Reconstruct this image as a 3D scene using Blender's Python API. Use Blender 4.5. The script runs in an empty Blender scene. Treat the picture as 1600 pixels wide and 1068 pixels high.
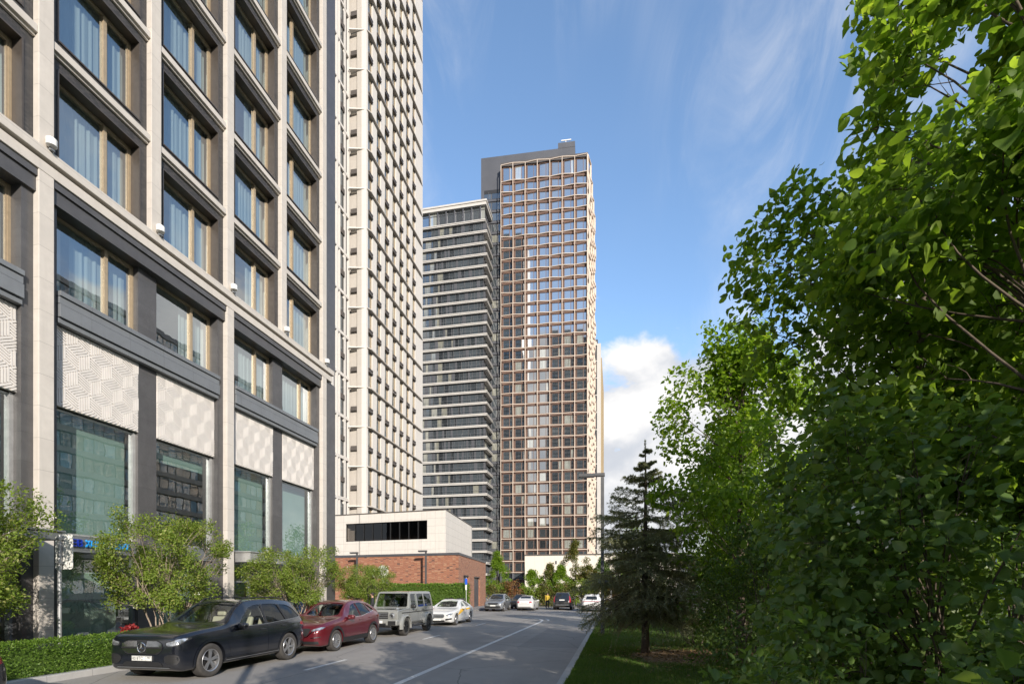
import bpy, bmesh, math, random
import numpy as np
from mathutils import Vector, Matrix
from mathutils.bvhtree import BVHTree
R = math.radians
S = bpy.context.scene
COL = S.collection

# ------------------------------------------------------------------ camera
cam_d = bpy.data.cameras.new('camera')
cam_d.sensor_width = 36.0
cam_d.lens = 18.0
cam_d.shift_y = 386.0 / 1600.0
cam_d.clip_start = 0.05
cam_d.clip_end = 6000
cam = bpy.data.objects.new('camera', cam_d)
COL.objects.link(cam)
cam.location = (0, 0, 2.05)
cam.rotation_euler = (R(90), 0, math.atan2(160, 800))
S.camera = cam

# ------------------------------------------------------------------ view
S.view_settings.view_transform = 'Standard'
S.view_settings.look = 'None'
S.view_settings.gamma = 1
S.view_settings.use_curve_mapping = False
S.view_settings.exposure = 1.38

# ------------------------------------------------------------------ light
SUN_EL = 21.0
SUN_DIR = Vector((0.56, -0.83, 0)).normalized() * math.cos(R(SUN_EL)) + Vector((0, 0, math.sin(R(SUN_EL))))
sun_d = bpy.data.lights.new('sun', 'SUN')
sun_d.energy = 2.45
sun_d.angle = R(0.5)
sun_d.color = (1.0, 0.92, 0.82)
sun = bpy.data.objects.new('sun', sun_d)
COL.objects.link(sun)
sun.location = (30, -40, 40)
sun.rotation_euler = (-SUN_DIR).to_track_quat('-Z', 'Y').to_euler()

world = bpy.data.worlds.new('World')
S.world = world
world.use_nodes = True


def build_world():
    nt = world.node_tree
    nt.nodes.clear()
    N, L = nt.nodes.new, nt.links.new
    out = N('ShaderNodeOutputWorld')
    bg = N('ShaderNodeBackground')
    bg.inputs['Strength'].default_value = 0.13
    sky = N('ShaderNodeTexSky')
    sky.sky_type = 'NISHITA'
    sky.sun_disc = False
    sky.sun_elevation = R(SUN_EL)
    sky.sun_rotation = math.atan2(SUN_DIR.x, SUN_DIR.y)
    sky.altitude = 150
    sky.air_density = 1.0
    sky.dust_density = 0.4
    sky.ozone_density = 1.6
    tc = N('ShaderNodeTexCoord')
    sep = N('ShaderNodeSeparateXYZ')
    L(tc.outputs['Generated'], sep.inputs[0])

    def math_(op, a, b=None, clamp=False):
        m = N('ShaderNodeMath')
        m.operation = op
        m.use_clamp = clamp
        for k, v in enumerate((a, b)):
            if v is None:
                continue
            if isinstance(v, (int, float)):
                m.inputs[k].default_value = v
            else:
                L(v, m.inputs[k])
        return m.outputs[0]

    def ramp(v, lo, hi):
        m = N('ShaderNodeMapRange')
        m.interpolation_type = 'SMOOTHSTEP'
        m.inputs['From Min'].default_value = lo
        m.inputs['From Max'].default_value = hi
        L(v, m.inputs['Value'])
        return m.outputs['Result']

    def noise(vec, scale, detail, rough, dist=0.0):
        n = N('ShaderNodeTexNoise')
        n.inputs['Scale'].default_value = scale
        n.inputs['Detail'].default_value = detail
        n.inputs['Roughness'].default_value = rough
        n.inputs['Distortion'].default_value = dist
        L(vec, n.inputs['Vector'])
        return n.outputs['Fac']

    def mapping(loc, rot, scale):
        m = N('ShaderNodeMapping')
        m.inputs['Location'].default_value = loc
        m.inputs['Rotation'].default_value = rot
        m.inputs['Scale'].default_value = scale
        L(tc.outputs['Generated'], m.inputs['Vector'])
        return m.outputs[0]

    # low cumulus bank, its top edge broken by noise
    n1 = noise(mapping((2.2, 6.4, 2.2), (0, 0, 0), (1, 1, 1.5)), 4.6, 9, 0.56, 0.25)
    el = sep.outputs['Z']
    edge = math_('SUBTRACT', n1, math_('MULTIPLY', ramp(el, 0.37, 0.58), 0.40))
    edge = math_('ADD', edge, math_('MULTIPLY', math_('SUBTRACT', 1.0, ramp(el, 0.08, 0.38)), 0.26))
    cum = ramp(edge, 0.36, 0.47)
    # small detached puffs
    n2 = noise(mapping((0.3, 2.2, 0.7), (0, 0, 0), (1, 1, 1.8)), 9.0, 8, 0.6, 0.3)
    puffs = math_('MULTIPLY', ramp(n2, 0.62, 0.74), math_('SUBTRACT', 1.0, ramp(el, 0.42, 0.55)))
    # high thin cirrus
    n3 = noise(mapping((1.7, 0.1, 0.0), (0.25, 0.5, 0.35), (2.6, 1.0, 0.8)), 3.0, 8, 0.62, 0.8)
    n4 = noise(mapping((0.6, 3.3, 0.0), (0, 0, 0), (1, 1, 1)), 1.6, 3, 0.5, 0.0)
    cir = math_('MULTIPLY', math_('MULTIPLY', ramp(n3, 0.40, 0.76), ramp(n4, 0.36, 0.56)), 0.62)
    fac = math_('ADD', math_('ADD', cum, math_('MULTIPLY', puffs, 0.6)), cir, True)
    # cloud brightness: white tops, greyer bases
    n5 = noise(mapping((2.2, 6.4, 2.12), (0, 0, 0), (1, 1, 1.5)), 4.6, 6, 0.5, 0.25)
    shade = N('ShaderNodeMix')
    shade.data_type = 'RGBA'
    shade.inputs['A'].default_value = (2.0, 2.1, 2.3, 1)
    shade.inputs['B'].default_value = (3.2, 3.15, 3.1, 1)
    L(ramp(math_('ADD', math_('SUBTRACT', n1, n5), math_('MULTIPLY', el, 0.5)), 0.0, 0.28), shade.inputs['Factor'])
    mix = N('ShaderNodeMix')
    mix.data_type = 'RGBA'
    L(fac, mix.inputs['Factor'])
    hs = N('ShaderNodeHueSaturation')
    hs.inputs['Saturation'].default_value = 1.05
    hs.inputs['Value'].default_value = 0.9
    L(sky.outputs[0], hs.inputs['Color'])
    L(hs.outputs[0], mix.inputs['A'])
    L(shade.outputs['Result'], mix.inputs['B'])
    L(mix.outputs['Result'], bg.inputs['Color'])
    L(bg.outputs[0], out.inputs['Surface'])


build_world()
S.cycles.max_bounces = 12
S.cycles.transparent_max_bounces = 16
S.cycles.diffuse_bounces = 5
S.cycles.glossy_bounces = 4
S.cycles.transmission_bounces = 6
S.cycles.caustics_reflective = False
S.cycles.caustics_refractive = False
S.cycles.sample_clamp_indirect = 6


# ------------------------------------------------------------------ helpers
def P(px, py):
    """ground point seen at a pixel of the 1600 x 1068 photograph (used to survey the site)"""
    z = 800 * 2.05 / (py - 920.0)
    return at(px, z)


def at(px, z):
    u = (px - 800) / 800.0
    c, s = 0.980581, 0.196116
    return z * (u * c - s), z * (u * s + c)


def ypx(px, X):
    """world Y where the pixel column px meets the vertical plane x = X"""
    u = (px - 800) / 800.0
    c, s = 0.980581, 0.196116
    return X * (u * s + c) / (u * c - s)


class MB:
    """collects geometry for ONE mesh"""

    def __init__(self):
        self.v = []
        self.f = []
        self.m = []
        self.cur = 0

    def mat(self, i):
        self.cur = i
        return self

    def add(self, vs, fs):
        o = len(self.v)
        self.v += [tuple(p) for p in vs]
        for f in fs:
            self.f.append([o + i for i in f])
            self.m.append(self.cur)
        return self

    def box(self, x0, x1, y0, y1, z0, z1):
        if x0 > x1: x0, x1 = x1, x0
        if y0 > y1: y0, y1 = y1, y0
        if z0 > z1: z0, z1 = z1, z0
        return self.add([(x0, y0, z0), (x1, y0, z0), (x1, y1, z0), (x0, y1, z0), (x0, y0, z1), (x1, y0, z1), (x1, y1, z1), (x0, y1, z1)],
                        [(0, 3, 2, 1), (4, 5, 6, 7), (0, 1, 5, 4), (1, 2, 6, 5), (2, 3, 7, 6), (3, 0, 4, 7)])

    def quad(self, a, b, c, d):
        return self.add([a, b, c, d], [(0, 1, 2, 3)])

    def prism(self, pts, h, axis='z', o=0.0):
        """extrude a 2D polygon; axis z: pts=(x,y); axis x: pts=(y,z); axis y: pts=(x,z)"""
        n = len(pts)

        def tr(p, t):
            if axis == 'z': return (p[0], p[1], t)
            if axis == 'x': return (t, p[0], p[1])
            return (p[0], t, p[1])
        vs = [tr(p, o) for p in pts] + [tr(p, o + h) for p in pts]
        fs = [tuple(range(n))[::-1], tuple(range(n, 2 * n))] + [(i, (i + 1) % n, n + (i + 1) % n, n + i) for i in range(n)]
        return self.add(vs, fs)

    def tube(self, pts, rad, n=8, cap=True):
        """swept round tube along points; rad is a number or a list"""
        pts = [Vector(p) for p in pts]
        m = len(pts)
        rs = rad if isinstance(rad, (list, tuple)) else [rad] * m
        vs, fs = [], []
        prev = None
        for i, p in enumerate(pts):
            d = (pts[min(i + 1, m - 1)] - pts[max(i - 1, 0)])
            if d.length < 1e-9: d = Vector((0, 0, 1))
            d.normalize()
            if prev is None:
                a = d.orthogonal().normalized()
            else:
                a = (prev - d * prev.dot(d))
                if a.length < 1e-6: a = d.orthogonal()
                a.normalize()
            prev = a
            b = d.cross(a)
            for k in range(n):
                t = 2 * math.pi * k / n
                vs.append(p + (a * math.cos(t) + b * math.sin(t)) * rs[i])
        for i in range(m - 1):
            for k in range(n):
                k2 = (k + 1) % n
                fs.append((i * n + k, i * n + k2, (i + 1) * n + k2, (i + 1) * n + k))
        if cap:
            fs.append(tuple(range(n))[::-1])
            fs.append(tuple(range((m - 1) * n, m * n)))
        return self.add(vs, fs)

    def lathe(self, prof, n=32, axis='z', c=(0, 0, 0), closed=False):
        """revolve (r, h) pairs"""
        vs, fs = [], []
        m = len(prof)
        for k in range(n):
            t = 2 * math.pi * k / n
            for r, h in prof:
                x, y = r * math.cos(t), r * math.sin(t)
                if axis == 'z': q = (x, y, h)
                elif axis == 'x': q = (h, x, y)
                else: q = (x, h, y)
                vs.append((q[0] + c[0], q[1] + c[1], q[2] + c[2]))
        for k in range(n):
            k2 = (k + 1) % n
            for j in range(m if closed else m - 1):
                j2 = (j + 1) % m
                fs.append((k * m + j, k2 * m + j, k2 * m + j2, k * m + j2))
        return self.add(vs, fs)

    def beam(self, a, b, w, d, up=(0, 0, 1)):
        """rectangular bar from a to b, width w (across) and depth d (along up x dir)"""
        a, b = Vector(a), Vector(b)
        t = (b - a).normalized()
        u = Vector(up)
        s = t.cross(u)
        if s.length < 1e-6: s = t.orthogonal()
        s.normalize()
        u = s.cross(t).normalized()
        s, u = s * w / 2, u * d / 2
        vs = [a - s - u, a + s - u, a + s + u, a - s + u, b - s - u, b + s - u, b + s + u, b - s + u]
        return self.add(vs, [(0, 1, 2, 3), (7, 6, 5, 4), (0, 4, 5, 1), (1, 5, 6, 2), (2, 6, 7, 3), (3, 7, 4, 0)])

    def build(self, name, mats, parent=None, smooth=False, angle=None, bevel=0.0):
        me = bpy.data.meshes.new(name)
        me.from_pydata(self.v, [], self.f)
        if not isinstance(mats, (list, tuple)): mats = [mats]
        for m in mats: me.materials.append(m)
        if len(mats) > 1:
            me.polygons.foreach_set('material_index', self.m)
        o = bpy.data.objects.new(name, me)
        COL.objects.link(o)
        if parent: o.parent = parent
        bm = bmesh.new()
        bm.from_mesh(me)
        bmesh.ops.recalc_face_normals(bm, faces=bm.faces)
        bm.to_mesh(me)
        bm.free()
        if smooth:
            if angle is None:
                me.shade_smooth()
            else:
                shade_angle(me, angle)
        if bevel:
            b = o.modifiers.new('bevel', 'BEVEL')
            b.width = bevel
            b.segments = 2
            b.limit_method = 'ANGLE'
        return o


def shade_angle(me, deg):
    me.shade_smooth()
    me.set_sharp_from_angle(angle=R(deg))


def tag(o, label=None, cat=None, group=None, kind=None):
    if label: o['label'] = label
    if cat: o['category'] = cat
    if group: o['group'] = group
    if kind: o['kind'] = kind
    return o


def empty(name, loc=(0, 0, 0), rz=0.0, label=None, cat=None, group=None):
    o = bpy.data.objects.new(name, None)
    o.empty_display_size = 0.3
    o.location = loc
    o.rotation_euler = (0, 0, rz)
    COL.objects.link(o)
    return tag(o, label, cat, group)


def copy_tree(o, parent=None):
    c = o.copy()
    COL.objects.link(c)
    if parent is not None: c.parent = parent
    for ch in list(o.children):
        copy_tree(ch, c)
    return c


def share(me_obj, parent, loc, name=None):
    """another object on the same mesh"""
    c = bpy.data.objects.new(name or me_obj.name.split('.')[0], me_obj.data)
    COL.objects.link(c)
    c.parent = parent
    c.location = loc
    return c


def text_mesh(s, size, depth, name, m, parent=None, loc=(0, 0, 0), rot=(0, 0, 0), align='LEFT', sx=1.0):
    cu = bpy.data.curves.new(name, 'FONT')
    cu.body = s
    cu.size = size
    cu.extrude = depth
    cu.align_x = align
    cu.resolution_u = 3
    t = bpy.data.objects.new(name + '_source', cu)
    COL.objects.link(t)
    dg = bpy.context.evaluated_depsgraph_get()
    me = bpy.data.meshes.new_from_object(t.evaluated_get(dg))
    bpy.data.objects.remove(t)
    bpy.data.curves.remove(cu)
    me.name = name
    me.materials.clear()
    me.materials.append(m)
    for p in me.polygons: p.material_index = 0
    o = bpy.data.objects.new(name, me)
    COL.objects.link(o)
    o.location = loc
    o.rotation_euler = rot
    o.scale = (sx, 1, 1)
    if parent: o.parent = parent
    return o


# ------------------------------------------------------------------ materials
class NT:
    def __init__(self, name):
        self.m = bpy.data.materials.new(name)
        self.m.use_nodes = True
        self.t = self.m.node_tree
        self.b = self.t.nodes['Principled BSDF']
        self.out = self.t.nodes['Material Output']
        self._tc = None

    def n(self, kind):
        return self.t.nodes.new('ShaderNode' + kind)

    def l(self, a, b):
        self.t.links.new(a, b)

    @property
    def obj(self):
        if not self._tc: self._tc = self.n('TexCoord')
        return self._tc.outputs['Object']

    def val(self, sock, v):
        if isinstance(v, (int, float, tuple, list)):
            sock.default_value = v
        else:
            self.l(v, sock)

    def math(self, op, a, b=0.0, c=None, clamp=False):
        m = self.n('Math')
        m.operation = op
        m.use_clamp = clamp
        self.val(m.inputs[0], a)
        self.val(m.inputs[1], b)
        if c is not None: self.val(m.inputs[2], c)
        return m.outputs[0]

    def noise(self, scale, detail=4, rough=0.55, vec=None, dist=0.0):
        n = self.n('TexNoise')
        n.inputs['Scale'].default_value = scale
        n.inputs['Detail'].default_value = detail
        n.inputs['Roughness'].default_value = rough
        n.inputs['Distortion'].default_value = dist
        self.l(vec or self.obj, n.inputs['Vector'])
        return n.outputs['Fac']

    def mapping(self, scale=(1, 1, 1), loc=(0, 0, 0), rot=(0, 0, 0), vec=None):
        m = self.n('Mapping')
        m.inputs['Scale'].default_value = scale
        m.inputs['Location'].default_value = loc
        m.inputs['Rotation'].default_value = rot
        self.l(vec or self.obj, m.inputs['Vector'])
        return m.outputs[0]

    def rng(self, v, lo, hi, a=0.0, b=1.0, smooth=False):
        m = self.n('MapRange')
        if smooth: m.interpolation_type = 'SMOOTHSTEP'
        for k, x in (('From Min', lo), ('From Max', hi), ('To Min', a), ('To Max', b)):
            m.inputs[k].default_value = x
        self.l(v, m.inputs['Value'])
        return m.outputs['Result']

    def mix(self, f, a, b, blend='MIX'):
        m = self.n('Mix')
        m.data_type = 'RGBA'
        m.blend_type = blend
        self.val(m.inputs['Factor'], f)
        self.val(m.inputs['A'], a if not isinstance(a, tuple) else (*a[:3], 1))
        self.val(m.inputs['B'], b if not isinstance(b, tuple) else (*b[:3], 1))
        return m.outputs['Result']

    def island(self):
        return self.n('NewGeometry').outputs['Random Per Island']

    def bump(self, h, strength=0.3, dist=0.01):
        b = self.n('Bump')
        b.inputs['Strength'].default_value = strength
        b.inputs['Distance'].default_value = dist
        self.l(h, b.inputs['Height'])
        self.l(b.outputs[0], self.b.inputs['Normal'])
        return b

    def set(self, col=None, rough=None, metal=None, ior=None, coat=None, spec=None):
        if col is not None: self.val(self.b.inputs['Base Color'], (*col[:3], 1) if isinstance(col, tuple) else col)
        if rough is not None: self.val(self.b.inputs['Roughness'], rough)
        if metal is not None: self.val(self.b.inputs['Metallic'], metal)
        if ior is not None: self.val(self.b.inputs['IOR'], ior)
        if coat is not None:
            self.b.inputs['Coat Weight'].default_value = coat
            self.b.inputs['Coat Roughness'].default_value = 0.03
        if spec is not None: self.b.inputs['Specular IOR Level'].default_value = spec
        return self


def plain(name, col, rough=0.5, metal=0.0, var=0.12, scale=6.0, bump=0.0, coat=None, ior=None):
    t = NT(name)
    f = t.noise(scale, 5, 0.6)
    lo = tuple(c * (1 - var) for c in col)
    hi = tuple(min(1, c * (1 + var)) for c in col)
    t.set(t.mix(t.rng(f, 0.3, 0.7), lo, hi), t.math('ADD', t.math('MULTIPLY', f, 0.12), rough - 0.06), metal, ior, coat)
    if bump: t.bump(t.noise(scale * 12, 4, 0.6), bump, 0.004)
    return t.m


def joints(t, sx, sy, sz, w=0.006):
    """mask of thin cladding joints on a regular grid (0 to skip an axis); 1 on the joint"""
    sep = t.n('SeparateXYZ')
    t.l(t.obj, sep.inputs[0])
    res = None
    for k, s in enumerate((sx, sy, sz)):
        if not s: continue
        f = t.math('FRACT', t.math('DIVIDE', sep.outputs[k], s))
        m = t.math('LESS_THAN', f, w / s)
        res = m if res is None else t.math('MAXIMUM', res, m)
    return res


def cells(t, sx, sy, sz):
    """random value per cladding panel"""
    m = t.mapping(scale=(1 / sx if sx else 0.0, 1 / sy if sy else 0.0, 1 / sz if sz else 0.0))
    fl = t.n('VectorMath')
    fl.operation = 'FLOOR'
    t.l(m, fl.inputs[0])
    w = t.n('TexWhiteNoise')
    w.noise_dimensions = '3D'
    t.l(fl.outputs[0], w.inputs['Vector'])
    return w.outputs['Value']


def stone(name, col, var=0.10, js=(0, 0.9, 0.6), jw=0.008, rough=0.75, speck=0.0, jdark=0.6):
    t = NT(name)
    f = t.noise(3.0, 6, 0.62)
    base = t.mix(t.rng(f, 0.3, 0.7), tuple(c * (1 - var) for c in col), tuple(c * (1 + var) for c in col))
    if any(js):
        cv = cells(t, *js)
        base = t.mix(t.math('MULTIPLY', cv, 0.5), base, tuple(c * (1 - 1.4 * var) for c in col))
    if speck:
        v = t.noise(90, 3, 0.7)
        base = t.mix(t.math('MULTIPLY', t.rng(v, 0.56, 0.72), speck), base, tuple(min(1, c * 3.2) for c in col))
    # rain streaks
    st = t.noise(1.0, 4, 0.6, t.mapping(scale=(5, 5, 0.35)))
    base = t.mix(t.math('MULTIPLY', t.rng(st, 0.5, 0.75), 0.22), base, tuple(c * 0.62 for c in col))
    if any(js):
        j = joints(t, *js, w=jw)
        base = t.mix(t.math('MULTIPLY', j, jdark), base, tuple(c * 0.3 for c in col))
    t.set(base, rough)
    t.bump(t.noise(40, 4, 0.6), 0.12, 0.004)
    return t.m


def glass_clear(name, tint=(0.62, 0.72, 0.70), ior=1.9, wave=0.004, rough=0.0):
    """window glass: fresnel mirror over a tinted see-through layer, slightly wavy as real panes are"""
    t = NT(name)
    t.t.nodes.remove(t.b)
    tr = t.n('BsdfTransparent')
    tr.inputs[0].default_value = (*tint, 1)
    gl = t.n('BsdfGlossy')
    gl.inputs['Roughness'].default_value = rough
    gl.inputs['Color'].default_value = (0.94, 0.98, 1.0, 1)
    # Schlick reflectance, the same from both sides of the pane
    geo = t.n('NewGeometry')
    dp = t.n('VectorMath')
    dp.operation = 'DOT_PRODUCT'
    t.l(geo.outputs['Incoming'], dp.inputs[0])
    t.l(geo.outputs['Normal'], dp.inputs[1])
    f0 = ((ior - 1) / (ior + 1)) ** 2
    k = t.math('POWER', t.math('SUBTRACT', 1.0, t.math('ABSOLUTE', dp.outputs['Value']), None, True), 5.0)
    refl = t.math('ADD', t.math('MULTIPLY', k, 1 - f0), f0)
    mx = t.n('MixShader')
    b = t.n('Bump')
    b.inputs['Strength'].default_value = 0.5
    b.inputs['Distance'].default_value = wave
    t.l(t.noise(1.3, 2, 0.4), b.inputs['Height'])
    t.l(b.outputs[0], gl.inputs['Normal'])
    t.l(refl, mx.inputs[0])
    t.l(tr.outputs[0], mx.inputs[1])
    t.l(gl.outputs[0], mx.inputs[2])
    t.l(mx.outputs[0], t.out.inputs[0])
    return t.m


def glass_far(name, ior=2.3, dark=(0.02, 0.026, 0.03), curtain=(0.42, 0.42, 0.36), p_curt=0.72, wave=0.01, wscale=0.35, tilt=0.05):
    """glazing of a far tower: each pane (mesh island) is a dark room or has a pale blind behind it"""
    t = NT(name)
    r = t.island()
    r2 = t.math('FRACT', t.math('MULTIPLY', r, 37.7))
    st = t.noise(2.0, 2, 0.5, t.mapping(scale=(7, 7, 0.12)))
    curt = t.mix(t.rng(st, 0.35, 0.65), tuple(c * 0.45 for c in curtain), curtain)
    c = t.mix(t.math('GREATER_THAN', r, p_curt), t.mix(r2, dark, tuple(d * 3.5 for d in dark)), curt)
    t.set(c, 0.02, 0.0, ior)
    geo = t.n('NewGeometry')
    # every pane sits a little out of true, so each mirrors another piece of sky
    wn = t.n('TexWhiteNoise')
    wn.noise_dimensions = '1D'
    t.l(r, wn.inputs['W'])
    off = t.n('VectorMath')
    off.operation = 'MULTIPLY_ADD'
    off.inputs[1].default_value = (tilt, tilt, tilt)
    off.inputs[2].default_value = (-tilt / 2, -tilt / 2, -tilt / 2)
    t.l(wn.outputs['Color'], off.inputs[0])
    ad = t.n('VectorMath')
    t.l(geo.outputs['Normal'], ad.inputs[0])
    t.l(off.outputs[0], ad.inputs[1])
    nm = t.n('VectorMath')
    nm.operation = 'NORMALIZE'
    t.l(ad.outputs[0], nm.inputs[0])
    b = t.n('Bump')
    t.l(nm.outputs[0], b.inputs['Normal'])
    b.inputs['Strength'].default_value = 0.6
    b.inputs['Distance'].default_value = wave
    t.l(t.noise(wscale, 2, 0.5), b.inputs['Height'])
    t.l(b.outputs[0], t.b.inputs['Normal'])
    return t.m


def leaf_mat(name, c1, c2, c3=None, trans=0.45, rough=0.42):
    t = NT(name)
    r = t.island()
    col = t.mix(r, c1, c2)
    if c3:
        r2 = t.math('FRACT', t.math('MULTIPLY', r, 57.3))
        col = t.mix(t.math('GREATER_THAN', r2, 0.88), col, c3)
    t.set(col, rough, 0.0, 1.4)
    tl = t.n('BsdfTranslucent')
    t.l(t.mix(1.0, col, (1.55, 1.5, 0.6), 'MULTIPLY'), tl.inputs[0])
    mx = t.n('MixShader')
    mx.inputs[0].default_value = trans
    t.l(t.b.outputs[0], mx.inputs[1])
    t.l(tl.outputs[0], mx.inputs[2])
    t.l(mx.outputs[0], t.out.inputs[0])
    return t.m

# ------------------------------------------------------------------ shared materials
M = {}
M['limestone'] = stone('limestone', (0.56, 0.515, 0.46), 0.08, (0, 0, 0.9), 0.010, 0.7)
M['cream_stone'] = stone('cream_stone', (0.64, 0.60, 0.545), 0.05, (1.5, 1.5, 0.75), 0.02, 0.75, 0, 0.6)
M['granite'] = stone('granite', (0.085, 0.082, 0.082), 0.2, (0, 0, 0.8), 0.008, 0.32, 0.35)
M['grey_stone'] = stone('grey_stone', (0.17, 0.18, 0.19), 0.08, (0, 1.3, 0), 0.010, 0.45)
M['dark_metal'] = plain('dark_metal', (0.035, 0.034, 0.034), 0.42, 0.3)
M['bronze_metal'] = plain('bronze_metal', (0.085, 0.072, 0.062), 0.42, 0.25)
M['gold_frame'] = plain('gold_frame', (0.38, 0.30, 0.20), 0.42, 0.25)
M['light_metal'] = plain('light_metal', (0.50, 0.50, 0.49), 0.35, 0.6)
M['grey_metal'] = plain('grey_metal', (0.22, 0.23, 0.24), 0.4, 0.5)
M['white_paint'] = plain('white_paint', (0.78, 0.77, 0.74), 0.5, 0.0, 0.05)
M['black_rubber'] = plain('black_rubber', (0.022, 0.021, 0.020), 0.75, 0.0, 0.2, 12)
M['black_plastic'] = plain('black_plastic', (0.018, 0.018, 0.019), 0.5, 0.0, 0.2, 12)
M['lamp_paint'] = plain('lamp_paint', (0.085, 0.086, 0.09), 0.5, 0.2)


def asphalt():
    t = NT('asphalt')
    big = t.noise(0.22, 5, 0.6)
    mid = t.noise(1.7, 6, 0.65)
    fine = t.noise(70, 3, 0.7)
    c = t.mix(t.rng(big, 0.3, 0.7), (0.235, 0.216, 0.194), (0.310, 0.288, 0.260))
    c = t.mix(t.math('MULTIPLY', t.rng(mid, 0.45, 0.75), 0.35), c, (0.170, 0.160, 0.148))
    c = t.mix(t.math('MULTIPLY', t.rng(fine, 0.3, 0.75), 0.55), c, (0.30, 0.29, 0.275))
    # worn wheel tracks run along y, slightly smoother and darker
    w = t.noise(1.0, 3, 0.5, t.mapping(scale=(1.1, 0.03, 1)))
    c = t.mix(t.math('MULTIPLY', t.rng(w, 0.5, 0.7), 0.30), c, (0.185, 0.174, 0.162))
    # sealed cracks
    v = t.n('TexVoronoi')
    v.feature = 'DISTANCE_TO_EDGE'
    v.inputs['Scale'].default_value = 0.22
    nz = t.n('TexNoise')
    nz.inputs['Scale'].default_value = 1.3
    nz.inputs['Detail'].default_value = 4
    t.l(t.obj, nz.inputs['Vector'])
    t.l(t.mix(0.12, t.obj, nz.outputs['Color']), v.inputs['Vector'])
    c = t.mix(t.math('MULTIPLY', t.math('LESS_THAN', v.outputs['Distance'], 0.0022), 0.55), c, (0.06, 0.06, 0.06))
    # pale scuffs, dried splashes and dark oil spots
    sc_ = t.noise(2.6, 7, 0.7, t.mapping(scale=(1, 0.45, 1), loc=(7, 3, 0)))
    c = t.mix(t.math('MULTIPLY', t.rng(sc_, 0.66, 0.74), 0.45), c, (0.42, 0.41, 0.39))
    oil = t.noise(1.1, 3, 0.5, t.mapping(loc=(13, 5, 0)))
    c = t.mix(t.math('MULTIPLY', t.rng(oil, 0.66, 0.76), 0.5), c, (0.07, 0.07, 0.07))
    # rectangular repair patches
    pv = cells(t, 3.4, 9.0, 0)
    c = t.mix(t.math('MULTIPLY', t.math('GREATER_THAN', pv, 0.86), 0.28), c, (0.11, 0.11, 0.112))
    t.set(c, 0.85)
    t.bump(t.math('ADD', fine, t.math('MULTIPLY', mid, 0.4)), 0.35, 0.006)
    return t.m


def paving():
    t = NT('paving')
    b = t.n('TexBrick')
    b.inputs['Scale'].default_value = 1.0
    b.inputs['Brick Width'].default_value = 0.6
    b.inputs['Row Height'].default_value = 0.3
    b.inputs['Mortar Size'].default_value = 0.006
    b.inputs['Color1'].default_value = (0.23, 0.225, 0.215, 1)
    b.inputs['Color2'].default_value = (0.29, 0.28, 0.265, 1)
    b.inputs['Mortar'].default_value = (0.10, 0.10, 0.095, 1)
    t.l(t.obj, b.inputs['Vector'])
    t.set(t.mix(t.math('MULTIPLY', t.rng(t.noise(1.2, 5), 0.4, 0.7), 0.4), b.outputs['Color'], (0.17, 0.165, 0.155)), 0.8)
    return t.m


def soil_grass():
    t = NT('lawn_soil')
    f = t.noise(1.4, 6, 0.6)
    g = t.noise(30, 4, 0.7)
    c = t.mix(t.rng(f, 0.4, 0.6), (0.035, 0.06, 0.014), (0.055, 0.085, 0.02))
    c = t.mix(t.math('MULTIPLY', t.rng(g, 0.4, 0.7), 0.5), c, (0.04, 0.035, 0.018))
    t.set(c, 0.95)
    t.bump(g, 0.6, 0.02)
    return t.m


M['asphalt'] = asphalt()
M['paving'] = paving()
M['lawn_soil'] = soil_grass()
M['kerb_stone'] = stone('kerb_stone', (0.40, 0.39, 0.37), 0.1, (0, 1.0, 0), 0.012, 0.8)
def road_paint():
    t = NT('road_paint')
    w = t.noise(16, 6, 0.7)
    w2 = t.noise(1.3, 3, 0.6)
    f = t.rng(t.math('ADD', w, t.math('MULTIPLY', w2, 0.5)), 0.82, 0.92)
    t.set(t.mix(f, (0.62, 0.61, 0.58), (0.24, 0.23, 0.215)), 0.75)
    return t.m


M['road_paint'] = road_paint()
M['earth'] = plain('earth', (0.16, 0.15, 0.13), 0.95, 0, 0.2, 0.2)
M['mulch'] = plain('mulch', (0.23, 0.155, 0.095), 0.95, 0, 0.45, 18, 0.8)

# ------------------------------------------------------------------ ground, road, pavements
g = MB()
g.quad((-3000, -3000, -0.03), (3000, -3000, -0.03), (3000, 3000, -0.03), (-3000, 3000, -0.03))
tag(g.build('ground', M['earth']), kind='structure')

KX = -1.15          # right kerb line
SX = -12.2          # left kerb line
rd = MB()
rd.add([(SX - 0.1, -60, 0), (KX + 0.1, -60, 0), (KX + 0.1, 40, 0), (30, 44, 0), (30, 58, 0), (-30, 58, 0), (-30, 41, 0), (SX - 0.1, 41, 0)],
       [(0, 1, 2, 3, 4, 5, 6, 7)])
tag(rd.build('road', M['asphalt']), kind='structure')

mk = MB()


def strip(pts, w, z=0.005):
    pts = [Vector((p[0], p[1], 0)) for p in pts]
    L_, R_ = [], []
    for i, p in enumerate(pts):
        d = (pts[min(i + 1, len(pts) - 1)] - pts[max(i - 1, 0)]).normalized()
        n = Vector((-d.y, d.x, 0)) * w / 2
        L_.append((p.x + n.x, p.y + n.y, z))
        R_.append((p.x - n.x, p.y - n.y, z))
    for i in range(len(pts) - 1):
        mk.quad(R_[i], R_[i + 1], L_[i + 1], L_[i])


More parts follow.
